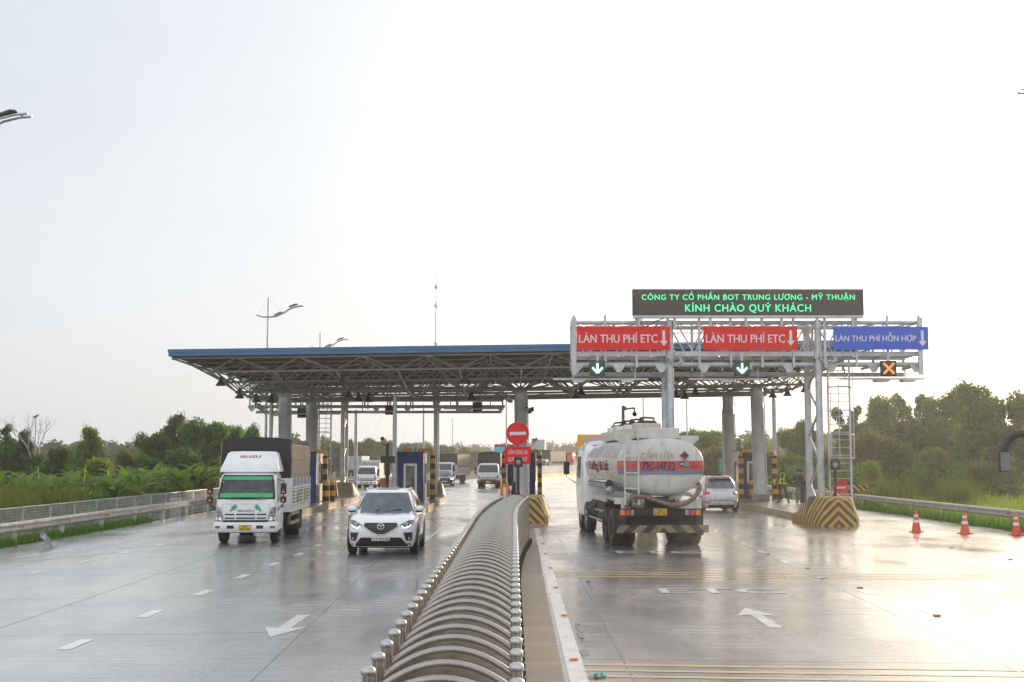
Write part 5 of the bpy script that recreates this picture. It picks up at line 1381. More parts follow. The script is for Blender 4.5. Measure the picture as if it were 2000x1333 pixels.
# wind deflector
b = MB(); dfl = Hull([(2.12, .90, .38, 1.75, 7), (2.2, .90, .42, 1.75, 7), (2.45, .82, .72, 1.75, 7), (2.68, .76, .98, 1.75, 7), (2.74, .68, 1.1, 1.72, 6), (2.75, .4, 1.3, 1.6, 4)]); dfl.mesh(b); df = b.build('wind_deflector', 'truck_white', tr)
text('ISUZU', 'red_ink', df, (0, 0, 0), .60, .075, bold=.035, rot=(PI/2, 0, 0), T=lambda q: Vector((q.x-.02, dfl.front(q.x, 2.585+q.z, .006), 2.585+q.z)))
text('ISUZU', 'grey_ink', tr, (0, 0, 0), .46, .062, bold=.03, T=lambda q: Vector((q.x, cab.front(q.x, .975+q.z, .01), .975+q.z)))
for sg in (-1, 1):
    b = MB(); pts = [(-.14, -.09), (-.05, .02), (-.09, .06), (0, .07), (.03, .12), (.09, .10), (.13, .03), (.06, .0), (.09, -.05), (0, -.04), (-.06, -.10)]
    q = [(sg*.36-sg*x*.9, 1.05+z*.95) for x, z in pts]
    b.prism(q, 'y', cab.front(.36, 1.05, .012), cab.front(.36, 1.05, .004)); b.build('leaf_sticker', 'green_cloth' if False else 'sun_strip', tr)
b = MB(); b.box(-.55, .45, .001, .003, 0, 0) if False else None
cab.fpatch(.74*.97, 1.168, 1.176, .004, 9, 2, th=.003).build('panel_gap', 'grey_ink', tr)
for sg in (-1, 1): cab.fpatch(lambda v, sg=sg: (sg*.69-.004, sg*.69+.004), .72, 1.17, .004, 2, 4, th=.003).build('panel_gap', 'grey_ink', tr)
b = MB(); b.box(-.80, -.70, cab.front(-.78, 1.80, .03)-.002, cab.front(-.78, 1.80, .03), 1.66, 1.84); b.build('screen_sticker', 'cone_band', tr)

dk = G(718, 955).y
cab_truck('small white pickup lorry with a white box body, coming from behind on the far left', (P(718, 940, 112).x, 111, 0), -.03, 1.72, 1.95, 'box', 1.75, 2.42, 3.0, name='box_truck', bz=.8, r=.32)
cab_truck('white lorry with a dark hood and draped tan canvas, angled behind the black sedan', (P(872, 940, 136).x-.3, 135, 0), -.22, 1.95, 2.2, 'canvas', 2.1, 3.15, 5.4, paint='far_white')
o_ = cab_truck('white lorry with tall black canvas front, left of the no entry sign', (P(954, 940, 116).x, 115, 0), -.02, 1.95, 2.15, 'canvas', 2.1, 3.2, 4.6, paint='far_white', bumper='chassis')
cab_truck('far white lorry with black canvas hood half hidden by the centre booth', (P(1053, 930, 190).x, 190, 0), -.35, 2.2, 2.5, 'canvas', 2.3, 3.9, 7.5, paint='far_white')

# far bonneted tractor units and containers
def tractor(label, loc, rz, paint, H=3.9, box=None, bl=6.0, scale=1.0):
    t = thing('semi_truck', label, 'truck', loc, rz)
    hood = Hull([(.5, 1.0, 0, 2.4, 6), (.9, 1.05, -.05, 2.4, 6), (1.5, .95, .1, 2.4, 5), (1.75, .75, .4, 2.4, 4)]); hood.mesh(MB()).build('bonnet', paint, t)
    cab = Hull([(.7, 1.2, 1.5, 4.6, 8), (1.7, 1.22, 1.5, 4.6, 8), (2.5, 1.15, 2.0, 4.6, 8), (3.0, 1.15, 2.2, 4.6, 7), (H-.1, 1.05, 2.9, 4.6, 6), (H, .8, 3.2, 4.5, 5)]); cab.mesh(MB()).build('cab', paint, t)
    cab.fpatch(lambda v: (-1.0+.05*v, 1.0-.05*v), 1.75, 2.45, .02, 9, 4).build('windscreen', 'screen_glass', t)
    hood.fpatch(.62, .75, 1.4, .02, 7, 4).build('grille', 'chrome', t)
    b = MB(); b.box(-1.2, 1.2, -.25, .2, .35, .7); b.build('bumper', 'chrome', t, bevel=.03)
    for sg in (-1, 1):
        hood.fpatch(lambda v, sg=sg: (.68, .95) if sg > 0 else (-.95, -.68), .85, 1.15, .02, 4, 3).build('headlight', 'clear_lens', t)
        wheel(t, sg*1.2, 1.0, .5, .3, sg); wheel(t, sg*1.2, 5.6, .5, .6, sg)
        b = MB(); b.box(sg*1.4-.1, sg*1.4+.1, 1.8, 1.95, 1.9, 2.6); b.build('mirror', 'black', t, bevel=.03)
        b = MB(); b.box(sg*1.05-.15, sg*1.05+.15, .3, 1.7, 1.0, 1.15); b.build('fender', paint, t)
    b = MB(); b.box(-.5, .5, .3, 12, .6, .95); b.build('chassis', 'chassis', t)
    if box:
        b = MB(); b.box(-1.22, 1.22, 5.2, 5.2+bl*1.5, 1.2, H+.3)
        for k in range(int(bl*5)):
            for sg in (-1, 1): b.box(sg*1.235-.015, sg*1.235+.015, 5.3+.3*k, 5.42+.3*k, 1.3, H+.2)
        b.build('container', box, t)
    return t
tractor('teal bonneted articulated lorry with a dark red container, behind the black canvas lorry', (P(979, 930, 138).x, 137, 0), -.08, 'teal', 3.85, 'container_red')
tractor('far red bonneted lorry queuing right of the centre booth', (P(1096, 930, 215).x, 213, 0), -.33, 'red_truck', 3.75, None)
t = thing('container_truck', 'grey container trailer far behind the centre booth', 'truck', (P(1051, 900, 240).x, 240, 0), -.06)
b = MB(); b.box(-1.22, 1.22, 0, 9, 1.3, P(0, 859, 240).z)
for k in range(9): b.box(-1.1+.27*k, -1.0+.27*k, -.03, -.001, 1.5, P(0, 862, 240).z-.1)
b.build('container', 'container_grey', t)
b = MB(); b.box(-1.0, 1.0, .2, 9, .7, 1.29); b.build('chassis', 'chassis', t)
for sg in (-1, 1):
    for y in (1.0, 2.3, 7.5): wheel(t, sg*1.2, y, .5, .5, sg, 'chassis')
t = thing('container_truck', 'far pale teal box trailer behind the pole left of the small box truck', 'truck', (P(690, 920, 185).x, 185, 0), -.05)
b = MB(); b.box(-1.2, 1.2, 0, 7, 1.0, 2.95); b.build('box_body', 'pale_teal', t, bevel=.03)
b = MB(); b.box(-1.0, 1.0, .2, 7, .6, .99); b.build('chassis', 'chassis', t)
for sg in (-1, 1):
    for y in (1.2, 5.5): wheel(t, sg*1.1, y, .45, .4, sg, 'chassis')

# median barrier and fence beyond the toll
pts = [(1.2, 100), (1.35, 112), (1.9, 125), (3.1, 142), (5.6, 158), (9.4, 175), (13.5, 190)]
t = thing('concrete_barrier', 'long faded yellow concrete median barrier curving right beyond the toll', 'barrier', (0, 0, 0))
for i in range(len(pts)-1):
    a, c = Vector((*pts[i], 0)), Vector((*pts[i+1], 0)); n = Vector((c-a).yx.to_3d()) if False else Vector((-(c-a).normalized().y, (c-a).normalized().x, 0))
    rings = []
    for p in (a, c): rings.append([p+n*q+Vector((0, 0, z)) for q, z in ((-.35, 0), (-.32, .15), (-.14, .4), (-.10, .85), (.10, .85), (.14, .4), (.32, .15), (.35, 0))])
    b = MB(); b.loft(rings, smooth=False); b.build('segment', 'barrier_yellow', t)
t = thing('glare_fence', 'grey ribbed glare fence standing on the yellow median barrier', 'fence', (0, 0, 0))
for i in range(len(pts)-1):
    a, c = Vector((*pts[i], 0)), Vector((*pts[i+1], 0)); b = MB()
    k = int((c-a).length/.5)
    for j in range(k):
        p, q = a.lerp(c, j/k), a.lerp(c, (j+.8)/k)
        b.loft([[p+Vector((s*.03, 0, .85)), p+Vector((s*.03, 0, 1.7)), ] for s in (-1, 1)][0:0] or [[p+Vector((-.03, 0, .86)), p+Vector((.03, 0, .86)), p+Vector((.03, 0, 1.75)), p+Vector((-.03, 0, 1.75))], [q+Vector((-.03, 0, .86)), q+Vector((.03, 0, .86)), q+Vector((.03, 0, 1.75)), q+Vector((-.03, 0, 1.75))]], smooth=False)
    b.build('panel', 'container_grey', t)

# ------------------------------------------------------------------ fuel tanker, seen from behind
TY0 = 37.0
tk = thing('tank_truck', 'white fuel tank lorry seen from behind, with a red and grey band, throwing up spray', 'truck', (4.33, TY0, 0), .068)
Zt = lambda py: P(0, py, TY0).z
zc, ra, rb = (Zt(852)+Zt(970))/2, 1.27, (Zt(852)-Zt(970))/2
def ell(a, f=1.0): 
    # rounded (slightly superelliptic) tank section
    c, s_ = math.cos(a), math.sin(a); n = 2.25
    return (ra*f*math.copysign(abs(c)**(2/n), c), zc+rb*f*math.copysign(abs(s_)**(2/n), s_))
NA = 64
def band(z): return 2 if Zt(917) > z > Zt(927.5) else (1 if Zt(900) > z > Zt(917) else 0)
# body as rows of faces split where the painted band runs
b = MB()
ys = [(.0, .30), (.012, .62), (.05, .86), (.12, .955), (.22, .99), (.36, 1.0)]+[(y, 1.0) for y in (.9, 1.9, 2.9, 3.9, 4.9, 5.9, 6.9, 7.55)]+[(7.75, .985), (7.85, .9), (7.9, .6)]
angs = [2*PI*k/NA for k in range(NA)]
# extra angles exactly at band edges
for zb_ in (Zt(900), Zt(917), Zt(927.5)):
    s_ = (zb_-zc)/rb; a = math.asin(math.copysign(abs(s_)**(2.25/2), s_)); angs += [a % (2*PI), (PI-a) % (2*PI)]
angs = sorted(angs); n = len(angs)
rings = [[Vector((lambda q: (q[0], y, q[1]))(ell(a, f))) for a in angs] for y, f in ys]
vs = [p for r_ in rings for p in r_]
for i in range(len(ys)-1):
    for k in range(n):
        k2 = (k+1) % n; am = (angs[k]+(angs[k2] if k2 else 2*PI))/2; zm = ell(am, 1.0)[1]
        b.m += [band(zm) if i < 5 else 0]; b.s += [True]; b.f += [(i*n+k, i*n+k2, (i+1)*n+k2, (i+1)*n+k)]
b.v = vs
for i, rv in ((0, True), (len(ys)-1, False)):
    f = [i*n+k for k in range(n)]; b.f.append(f[::-1] if rv else f); b.m.append(0); b.s.append(True)
# rear face: the band keeps constant height across the dished end
b2 = MB()
tank = b.build('tank', ['tank_white', 'tank_red', 'tank_grey'], tk, fix=False)
def rear_band(z0, z1, m, nm):
    q = MB()
    def p(u, v):
        z = z0+(z1-z0)*v; s_ = abs(z-zc)/rb; xm = ra*.985*(1-s_**2.25)**(1/2.25)
        x = -xm+2*xm*u
        e = ((abs(x)/ra)**2.25+s_**2.25)**(1/2.25)            # scale of the ring through this point
        y = np.interp(e, [f for _, f in ys[:6]], [yy for yy, _ in ys[:6]])
        return (x, y-.006-.004*(1 if e < .9 else 0), z)
    q.grid(p, lin(0, 1, 41), lin(0, 1, 4), thick=(0, .012, 0)); return q.build(nm, m, tank)
rear_band(Zt(917), Zt(900.5), 'tank_red', 'red_band'); rear_band(Zt(927.5), Zt(917), 'tank_grey', 'grey_band')
X = lambda px: (px-1000)/F*TY0-4.33
text('CẤM LỬA', 'cream_ink', tank, (X(1283), -.030, Zt(890)), (1316-1251)/F*TY0, .20, bold=.03)
text('72C-147.12', 'navy_ink', tank, (X(1284.5), -.032, Zt(910.5)), (1316-1252)/F*TY0, .25, bold=.03)
# hazard diamond and number board
xc_, zc_ = X(1336), Zt(890)
b = MB(); r_ = .145; b.prism([(xc_-r_, zc_), (xc_, zc_-r_), (xc_+r_, zc_), (xc_, zc_+r_)], 'y', -.03, -.012); dm_ = b.build('hazard_diamond', 'rust', tank)
b = MB(); r_ = .125; b.prism([(xc_-r_, zc_), (xc_, zc_-r_), (xc_+r_, zc_), (xc_, zc_+r_)], 'y', -.034, -.031); b.build('diamond_face', 'container_red', dm_)
b = MB(); b.prism([(xc_-.035, zc_+.03), (xc_+.035, zc_+.03), (xc_+.025, zc_+.06), (xc_, zc_+.10), (xc_-.02, zc_+.06)], 'y', -.037, -.035); b.box(xc_-.10, xc_+.10, -.037, -.035, zc_-.018, zc_+.012); b.build('diamond_flame', 'ink', dm_)
b = MB(); b.box(X(1326)-.0, X(1346), -.034, -.022, Zt(911), Zt(902)); nb = b.build('number_board', 'navy_ink', tank)
text('UN', 'sign_white', nb, (X(1330), -.037, Zt(906.5)), .09, .07, bold=.02)
text('1202', 'sign_white', nb, (X(1339.5), -.037, Zt(904.3)), .16, .05, bold=.02); text('1268', 'sign_white', nb, (X(1339.5), -.037, Zt(908.6)), .16, .05, bold=.02)
# side lettering, left flank
for sg in (-1,):
    def wrap(q, sg=sg):
        y = 4.4-q.x; z = Zt(910)+q.z; s_ = abs(z-zc)/rb; x = ra*(1-min(1, s_)**2.25)**(1/2.25)
        return Vector((sg*(x+.008), y, z))
    text('Trường Hà Lộc', 'red_ink', tank, (0, 0, 0), 4.8, .30, bold=.025, T=lambda q: wrap(Vector((q.x, 0, q.z))))
# seams
for y in (1.9, 3.9, 5.9):
    b = MB(); b.tube([Vector((lambda q: (q[0], y, q[1]))(ell(a, 1.004))) for a in lin(0, 2*PI, 49)], .012, 5, caps=False); b.build('weld_seam', 'tank_white', tank)
# top platform, hatches, side boards
b = MB(); b.box(X(1240), X(1328), .1, 7.3, Zt(851)-.08, Zt(836)); b.build('top_platform', 'tank_white', tk, bevel=.02)
b = MB()
b.prism([(X(1328)+.003, Zt(851)), (X(1366), Zt(851)), (X(1366), Zt(860)), (X(1352), Zt(871)), (X(1328)+.003, Zt(856))], 'y', .15, .22)
b.prism([(X(1240)-.003, Zt(851)), (X(1199), Zt(848)), (X(1199), Zt(857)), (X(1218), Zt(868)), (X(1240)-.003, Zt(856))], 'y', .15, .22)
for sg, xx in ((-1, X(1199)), (1, X(1366))): b.box(xx-.02, xx+.02, .222, 7.3, Zt(858), Zt(848) if sg < 0 else Zt(851))
b.build('side_board', 'tank_white', tk)
for k, y in enumerate((.75, 2.5, 4.2, 5.9)):
    b = MB(); xx = X(1271); b.lathe([(.42, 0), (.43, Zt(828)-Zt(836)), (.40, Zt(826)-Zt(836)), (0, Zt(826)-Zt(836))], (xx, y, Zt(836)), n=28); h = b.build('hatch_neck', 'rust' if k == 0 else 'tank_white', tk)
    b = MB(); z = Zt(826); b.lathe([(0, .0), (.3, .0), (.3, .05), (.22, .08), (0, .09)], (xx, y, z), n=24)
    b.tube([(xx-.22, y-.05, z+.05), (xx-.2, y-.05, z+.15), (xx, y-.05, z+.17), (xx+.2, y-.05, z+.15), (xx+.22, y-.05, z+.05)], .03, 6); b.build('hatch_cover', 'black_metal', h)
# ladder
b = MB()
for px in (1217.5, 1244): b.box(X(px)-.022, X(px)+.022, -.13, -.085, Zt(986), Zt(840))
for py in (862, 891, 924, 954): b.box(X(1217.5), X(1244), -.12, -.085, Zt(py)-.022, Zt(py)+.022)
b.tube([(X(1200), .3, Zt(850)), (X(1200), .2, Zt(834)), (X(1204), .1, Zt(833)), (X(1219), -.08, Zt(861))], .02, 6); b.build('ladder', 'tank_white', tk)
# frame, lights, bumper, guards
b = MB(); b.box(X(1205), X(1369), .02, .30, Zt(1008), Zt(994)); b.box(-.45, .45, .3, 9.6, .75, 1.05); b.box(X(1262), X(1306), .12, .5, Zt(1000), Zt(971)); b.build('rear_frame', 'chassis', tk)
b = MB(); b.box(X(1201), X(1380), -.12, -.02, Zt(1042)+.02, Zt(1026)); b.build('rear_bumper', 'hazard_bumper', tk)
b = MB()
b.box(X(1196), X(1222), -.018, .2, Zt(1034), Zt(994)); b.build('bumper_bracket', 'chassis', tk)
b = MB(); b.box(X(1356), X(1371), -.018, .2, Zt(1046), Zt(994)); b.build('bumper_bracket', 'chassis', tk)
b = MB(); b.box(X(1232), X(1340), .35, .6, .55, .85); b.cyl((-.6, 1.05, .52), (.6, 1.05, .52), .14, n=14); b.sphere((0, 1.05, .55), .22, 12); b.build('axle', 'chassis', tk)
for xs, cols in ((1208, ('orange_lens', 'red_lens', 'clear_lens')), (1336, ('clear_lens', 'red_lens', 'orange_lens'))):
    for k, cm in enumerate(cols):
        x0 = X(xs+(0, 11, 22)[k]) if xs == 1208 else X(xs+(0, 8, 20)[k]); wd = (.15, .15, .08)[k] if xs == 1208 else (.10, .16, .15)[k]
        b = MB(); b.box(x0, x0+wd, -.03, .018, Zt(1007), Zt(996)); b.build('tail_light', cm, tk, bevel=.008)
b = MB(); b.box(X(1274.5), X(1300), -.035, .018, Zt(1007), Zt(993.5)); pl = b.build('number_plate', 'plate_yellow', tk)
text('72C', 'ink', pl, (X(1287), -.038, Zt(997)), .16, .07, bold=.02); text('147.12', 'ink', pl, (X(1287), -.038, Zt(1003.5)), .30, .07, bold=.02)
b = MB()
b.prism([(-1.40, Zt(978)), (-1.30, Zt(973)), (X(1230), Zt(973)), (X(1230), Zt(1003)), (-1.2, Zt(1003)), (-1.2, Zt(985)), (-1.40, Zt(985))], 'y', .05, .12); b.box(-1.40, X(1230), .12, 3.1, Zt(976), Zt(973)); b.build('mudguard', 'tank_white', tk)
b = MB(); b.prism([(X(1326), Zt(977)), (X(1369), Zt(974)), (X(1369), Zt(995)), (X(1326), Zt(995))], 'y', .05, 3.0); b.build('mudguard', 'tank_white', tk)
b = MB()                                      # tank saddles
b.prism([(X(1306), Zt(969)), (X(1344), Zt(960)), (X(1330), Zt(980)), (X(1320), Zt(984)), (X(1306), Zt(984))], 'y', .4, .8); b.prism([(X(1220), Zt(962)), (X(1258), Zt(969)), (X(1258), Zt(984)), (X(1240), Zt(984))], 'y', .4, .8)
b.build('saddle', 'tank_white', tk)
# dual wheels
for y in (1.05, 2.4):
    for sg in (-1, 1): wheel(tk, sg*1.30-.06, y, .52, .66, sg, 'chassis', rr=.5)
for y in (8.0, 9.6):
    for sg in (-1, 1): wheel(tk, sg*1.22, y, .52, .32, sg, 'rim', rr=.5)
# chrome exhaust, round lamp, hose, side guards
b = MB(); b.cyl((X(1197), .9, Zt(947)), (X(1197)-.25, 2.9, Zt(947)), .13, n=20, caps=False); b.cyl((X(1197), .905, Zt(947)), (X(1197), .95, Zt(947)), .115, n=18); b.build('hose_tube', 'chrome', tk)
b = MB(); b.cyl((X(1197), .895, Zt(947)), (X(1197), .92, Zt(947)), .128, n=20); b.build('tube_mouth', 'black', tk)
b = MB(); b.lathe([(0, -.04), (.10, -.03), (.13, 0), (.13, .05)], (X(1197.5), .8, Zt(959.5)), 'y', 18); b.build('work_lamp', 'clear_lens', tk)
b = MB(); b.box(-1.22, -1.18, 3.2, 7.2, .55, .60); b.box(-1.22, -1.18, 3.2, 7.2, .85, .90); b.build('side_guard', 'galv', tk)
b = MB(); b.box(-1.2, -.6, 3.3, 5.2, .5, 1.15); b.cyl((-.9, 5.6, .9), (-.9, 7.0, .9), .33, n=18); b.build('side_tank', 'chassis', tk, bevel=.02)
b = MB(); b.prism([(3.1, 1.35), (7.2, 1.35), (7.2, 1.28), (6.0, 1.18), (3.1, 1.18)], 'x', -1.2, -1.15); b.build('side_skirt', 'tank_white', tk)
b = MB(); hp = [(X(1221), -.05, Zt(992)), (X(1224), -.10, Zt(980)), (X(1236), -.14, Zt(970)), (X(1255), -.16, Zt(971)), (X(1280), -.17, Zt(979)), (X(1305), -.17, Zt(986)), (X(1330), -.15, Zt(985)), (X(1350), -.1, Zt(974)), (X(1364), 0, Zt(958)), (X(1366), .15, Zt(946)), (X(1356), .3, Zt(945))]
def spline(pts, k=6):
    pts = [Vector(p) for p in pts]; out = []
    for i in range(len(pts)-1):
        p0, p1, p2, p3 = pts[max(i-1, 0)], pts[i], pts[i+1], pts[min(i+2, len(pts)-1)]
        for j in range(k):
            t_ = j/k; out.append(.5*((2*p1)+(p2-p0)*t_+(2*p0-5*p1+4*p2-p3)*t_*t_+(3*p1-p0-3*p2+p3)*t_**3))
    return out+[pts[-1]]
b.tube(spline(hp), .065, 10); b.build('hose', 'hose', tk)
b = MB(); hp2 = [(X(1228), .0, Zt(990)), (X(1230), -.04, Zt(972)), (X(1245), -.06, Zt(966)), (X(1268), -.07, Zt(972)), (X(1298), -.06, Zt(980)), (X(1316), 0, Zt(978))]
b.tube(spline(hp2), .05, 8); b.build('hose', 'chassis', tk)
b = MB(); b.lathe([(.05, 0), (.1, .0), (.1, .3), (.05, .3)], (X(1238), -.06, Zt(980)), 'y', 14); b.cyl((X(1225), 0, Zt(985)), (X(1250), 0, Zt(985)), .04, n=8); b.build('valve', 'galv', tk)
# cab in front
cabh = Hull([(.55, 1.22, 8.3, 10.9, 9), (1.4, 1.25, 8.3, 10.95, 9), (1.9, 1.25, 8.3, 10.9, 9), (2.75, 1.2, 8.35, 10.6, 8), (3.0, 1.12, 8.5, 10.4, 7), (3.1, .8, 8.7, 10.2, 5)])
cabh.mesh(MB()).build('cab', 'truck_white', tk)
cabh.fpatch(.8, 2.0, 2.55, .01, 7, 3, 'front').build('rear_window', 'glass', tk)
for sg in (-1, 1):
    cabh.spatch(9.3, 10.5, 1.85, 2.6, sg, .008).build('side_window', 'glass', tk)
    b = MB(); x = sg*1.58; b.box(x-.11, x+.11, 10.7, 10.85, 1.95, 2.42); b.build('mirror', 'black', tk, bevel=.04)
    b = MB(); b.tube([(sg*1.2, 10.6, 2.72), (x, 10.75, 2.7), (x, 10.75, 1.85), (sg*1.24, 10.6, 1.62)], .018, 6); b.build('mirror_arm', 'black', tk)
b = MB(); b.box(-1.1, 1.1, 8.2, 10.9, .45, .75); b.build('cab_chassis', 'chassis', tk)
b = MB(); rd = Hull([(3.0, 1.05, 8.45, 10.2, 7), (3.25, 1.0, 8.45, 9.9, 7), (3.3, .8, 8.5, 9.5, 5)]); rd.mesh(b); b.build('wind_deflector', 'truck_white', tk)

# ------------------------------------------------------------------ coach whose mirror reaches in at the right edge
cz = thing('coach_bus', 'dark coach at the right photo edge, showing only its curved mirror arm', 'bus', (13.32, 18.6, 0), -.0)
hull = Hull([(.45, 1.22, 0, 11.4, 14), (1.0, 1.25, 0, 11.5, 14), (1.5, 1.25, 0, 11.5, 14), (2.9, 1.22, .05, 11.3, 12), (3.35, 1.1, .2, 11.0, 10), (3.45, .8, .5, 10.7, 8)])
hull.mesh(MB()).build('body', 'black_paint', cz)
for sg in (-1, 1):
    for k in range(5): hull.spatch(.9+2.0*k, 2.75+2.0*k, 1.6, 2.85, sg, .006).build('side_window', 'glass', cz)
    for y in (2.6, 9.0): wheel(cz, sg*1.255, y, .5, .3, sg)
hull.fpatch(1.0, 1.7, 2.9, .01, 9, 4, 'front').build('rear_window', 'glass', cz)
hull.fpatch(1.1, 1.3, 3.0, .01, 9, 4, 'rear').build('windscreen', 'screen_glass', cz)
for sg in (-1, 1):
    hull.fpatch(lambda v, sg=sg: (.85, 1.12) if sg > 0 else (-1.12, -.85), .8, 1.3, .02, 4, 3, 'front').build('tail_light', 'red_lens', cz)
pm = [P(2012, 848, 30.4), P(1997, 847, 30.4), P(1982, 850, 30.45), P(1969, 860, 30.5), P(1963.5, 872, 30.5), P(1962.5, 884, 30.5)]
o = Vector(cz.location)
b = MB(); b.tube([p-o for p in spline(pm)], .095, 10); ar = b.build('mirror_arm', 'black', cz)
q = P(1963, 902, 30.5)-o; b = MB(); b.box(q.x-.13, q.x+.13, q.y, q.y+.16, q.z-.25, q.z+.25); b.build('mirror_housing', 'black', ar, bevel=.05)
b = MB(); b.box(q.x-.105, q.x+.105, q.y-.006, q.y-.001, q.z-.215, q.z+.215); b.build('mirror_glass', 'chrome', ar)
# ================================================================== PEOPLE
def person(label, loc, rz, joints, edges, mats, splits, h=1.70):
    """joints: name -> (x,y,z,r); one skinned body baked to a mesh, clothing coloured by region"""
    names = list(joints); me = bpy.data.meshes.new('person')
    me.from_pydata([joints[k][:3] for k in names], [(names.index(a), names.index(c)) for a, c in edges], [])
    o = bpy.data.objects.new('person_tmp', me); COL.objects.link(o)
    sk = o.modifiers.new('skin', 'SKIN'); sk.use_smooth_shade = True
    o.modifiers.new('sub', 'SUBSURF').levels = 1
    for i, k in enumerate(names):
        r = joints[k][3]; r = r if isinstance(r, tuple) else (r, r)
        me.skin_vertices[0].data[i].radius = r; me.skin_vertices[0].data[i].use_root = (k == 'pelvis')
    dg = bpy.context.evaluated_depsgraph_get()
    bm_ = bpy.data.meshes.new_from_object(o.evaluated_get(dg)); bpy.data.objects.remove(o)
    t = thing('person', label, 'person', loc, rz)
    bm_.name = 'body'; bm_.materials.clear()
    for m_ in mats: bm_.materials.append(M[m_])
    for p in bm_.polygons: p.material_index = splits(p.center); p.use_smooth = True
    body = bpy.data.objects.new('body', bm_); COL.objects.link(body); body.parent = t
    return t
def skeleton(lf, rf, lh, rh, le, re, lean=0.0):
    """feet, hands, elbows in local metres; the figure faces -Y"""
    J = {'pelvis': (0, 0, .93, (.155, .11)), 'belly': (0, .0, 1.08, (.145, .105)), 'chest': (0, lean*.5, 1.28, (.165, .115)), 'upper': (0, lean, 1.42, (.13, .09)), 'neck': (0, lean, 1.50, .052), 'head': (0, lean-.015, 1.58, (.075, .085)), 'crown': (0, lean-.0, 1.68, (.07, .085))}
    E = [('pelvis', 'belly'), ('belly', 'chest'), ('chest', 'upper'), ('upper', 'neck'), ('neck', 'head'), ('head', 'crown')]
    for s, f, h, e in ((-1, lf, lh, le), (1, rf, rh, re)):
        n = 'l' if s < 0 else 'r'
        J[n+'hip'] = (s*.09, 0, .86, .088); kx = (s*.09+f[0])/2; J[n+'knee'] = (kx, f[1]*.5-.04, .47, .062); J[n+'ankle'] = (f[0], f[1], .10, .045); J[n+'toe'] = (f[0]+f[2]*.16, f[1]-.16*(1-abs(f[2])*.5), .045, .042); J[n+'heel'] = (f[0], f[1]+.05, .045, .04)
        J[n+'sh'] = (s*.185, lean, 1.40, .062); J[n+'el'] = (*e, .045); J[n+'wr'] = (*h, .032)
        d = (Vector(h)-Vector(e)).normalized(); pm_ = Vector(h)+d*.07; J[n+'palm'] = (*pm_, (.036, .02))
        E += [('pelvis', n+'hip'), (n+'hip', n+'knee'), (n+'knee', n+'ankle'), (n+'ankle', n+'toe'), (n+'ankle', n+'heel'), ('upper', n+'sh'), (n+'sh', n+'el'), (n+'el', n+'wr'), (n+'wr', n+'palm')]
        sd = d.cross(Vector((0, 1, .2))).normalized()
        for q in range(4):
            a = pm_+sd*(.03-.02*q)+d*.045; c = a+d*(.035-.006*abs(q-1))+Vector((0, -.012, 0))
            J[n+'f%d' % q] = (*a, .0095); J[n+'g%d' % q] = (*c, .008); E += [(n+'palm', n+'f%d' % q), (n+'f%d' % q, n+'g%d' % q)]
        a = Vector(h)+d*.04+sd*.045; J[n+'th'] = (*a, .011); J[n+'tt'] = (*(a+d*.04+sd*.012), .009); E += [(n+'wr', n+'th'), (n+'th', n+'tt')]
    return J, E
def face(t, z, y, m='hair', cap=None, rz=0):
    T_ = Matrix.Translation((0, y, 0)) @ Matrix.Rotation(rz, 4, 'Z')
    def put(b, n, mm): b.v = [T_ @ p for p in b.v]; return b.build(n, mm, t)
    b = MB(); b.prism([(-.012, z-.03), (.012, z-.03), (.006, z+.015), (-.006, z+.015)], 'y', -.108, -.07); put(b, 'nose', 'skin')
    b = MB()
    for s in (-1, 1): b.sphere((s*.03, -.078, z+.012), (.012, .008, .006), 8)
    put(b, 'eyes', 'ink')
    b = MB(); b.box(-.024, .024, -.085, -.078, z-.058, z-.05); put(b, 'mouth', 'container_red')
    for s in (-1, 1):
        b = MB(); b.sphere((s*.078, .0, z-.005), (.012, .02, .03), 8); put(b, 'ear', 'skin')
    b = MB(); b.sphere((0, .018, z+.05), (.088, .098, .085), 14); put(b, 'hair', m)
    if cap:
        b = MB(); b.sphere((0, .012, z+.075), (.105, .115, .055), 14); b.lathe([(.09, z+.05), (.11, z+.085), (.125, z+.10), (.09, z+.115), (0, z+.118)], n=16); b.prism([(-.07, -.17), (.07, -.17), (.09, -.08), (-.09, -.08)], 'z', z+.045, z+.055); put(b, 'cap', cap)

p = G(1530, 985, .27)
J, E = skeleton((-.24, .02, -.5), (.26, .05, .3), (-.34, -.18, 1.02), (.26, .10, .93), (-.29, .03, 1.16), (.30, .06, 1.14))
of = person('officer in dark uniform and cap with a lime safety harness, walking on the right island', (p.x, p.y, .27), -.5, J, E, ['navy_cloth', 'grey_cloth', 'skin', 'black'], lambda c: 3 if c.z < .085 else 1 if c.z < .92 and abs(c.x) < .21+(.95-c.z)*.2 and c.z < .90 else 2 if (c.z > 1.49 or (abs(c.x) > .2 and c.z < 1.03 and c.z > .7)) else 0)
face(of, 1.60, -.015, cap='navy_cloth', rz=-.6)
b = MB()
for s in (-1, 1):
    b.tube([(s*.09, -.125, 1.02), (s*.095, -.145, 1.2), (s*.10, -.135, 1.35), (s*.11, -.05, 1.475), (s*.10, .09, 1.40), (s*.09, .12, 1.05)], .022, 6)
b.tube([Vector((.185*math.cos(a), .135*math.sin(a)-.0, 1.02)) for a in lin(0, 2*PI, 25)], .024, 6, caps=False)
b.tube([(-.10, -.15, 1.24), (.10, -.15, 1.24)], .02, 6); b.build('safety_harness', 'hivis', of)
p = G(1561, 984, .27)
J, E = skeleton((-.10, .03, -.2), (.11, -.02, .2), (-.17, -.24, 1.10), (.20, -.22, 1.08), (-.27, .02, 1.14), (.28, .02, 1.14), -.03)
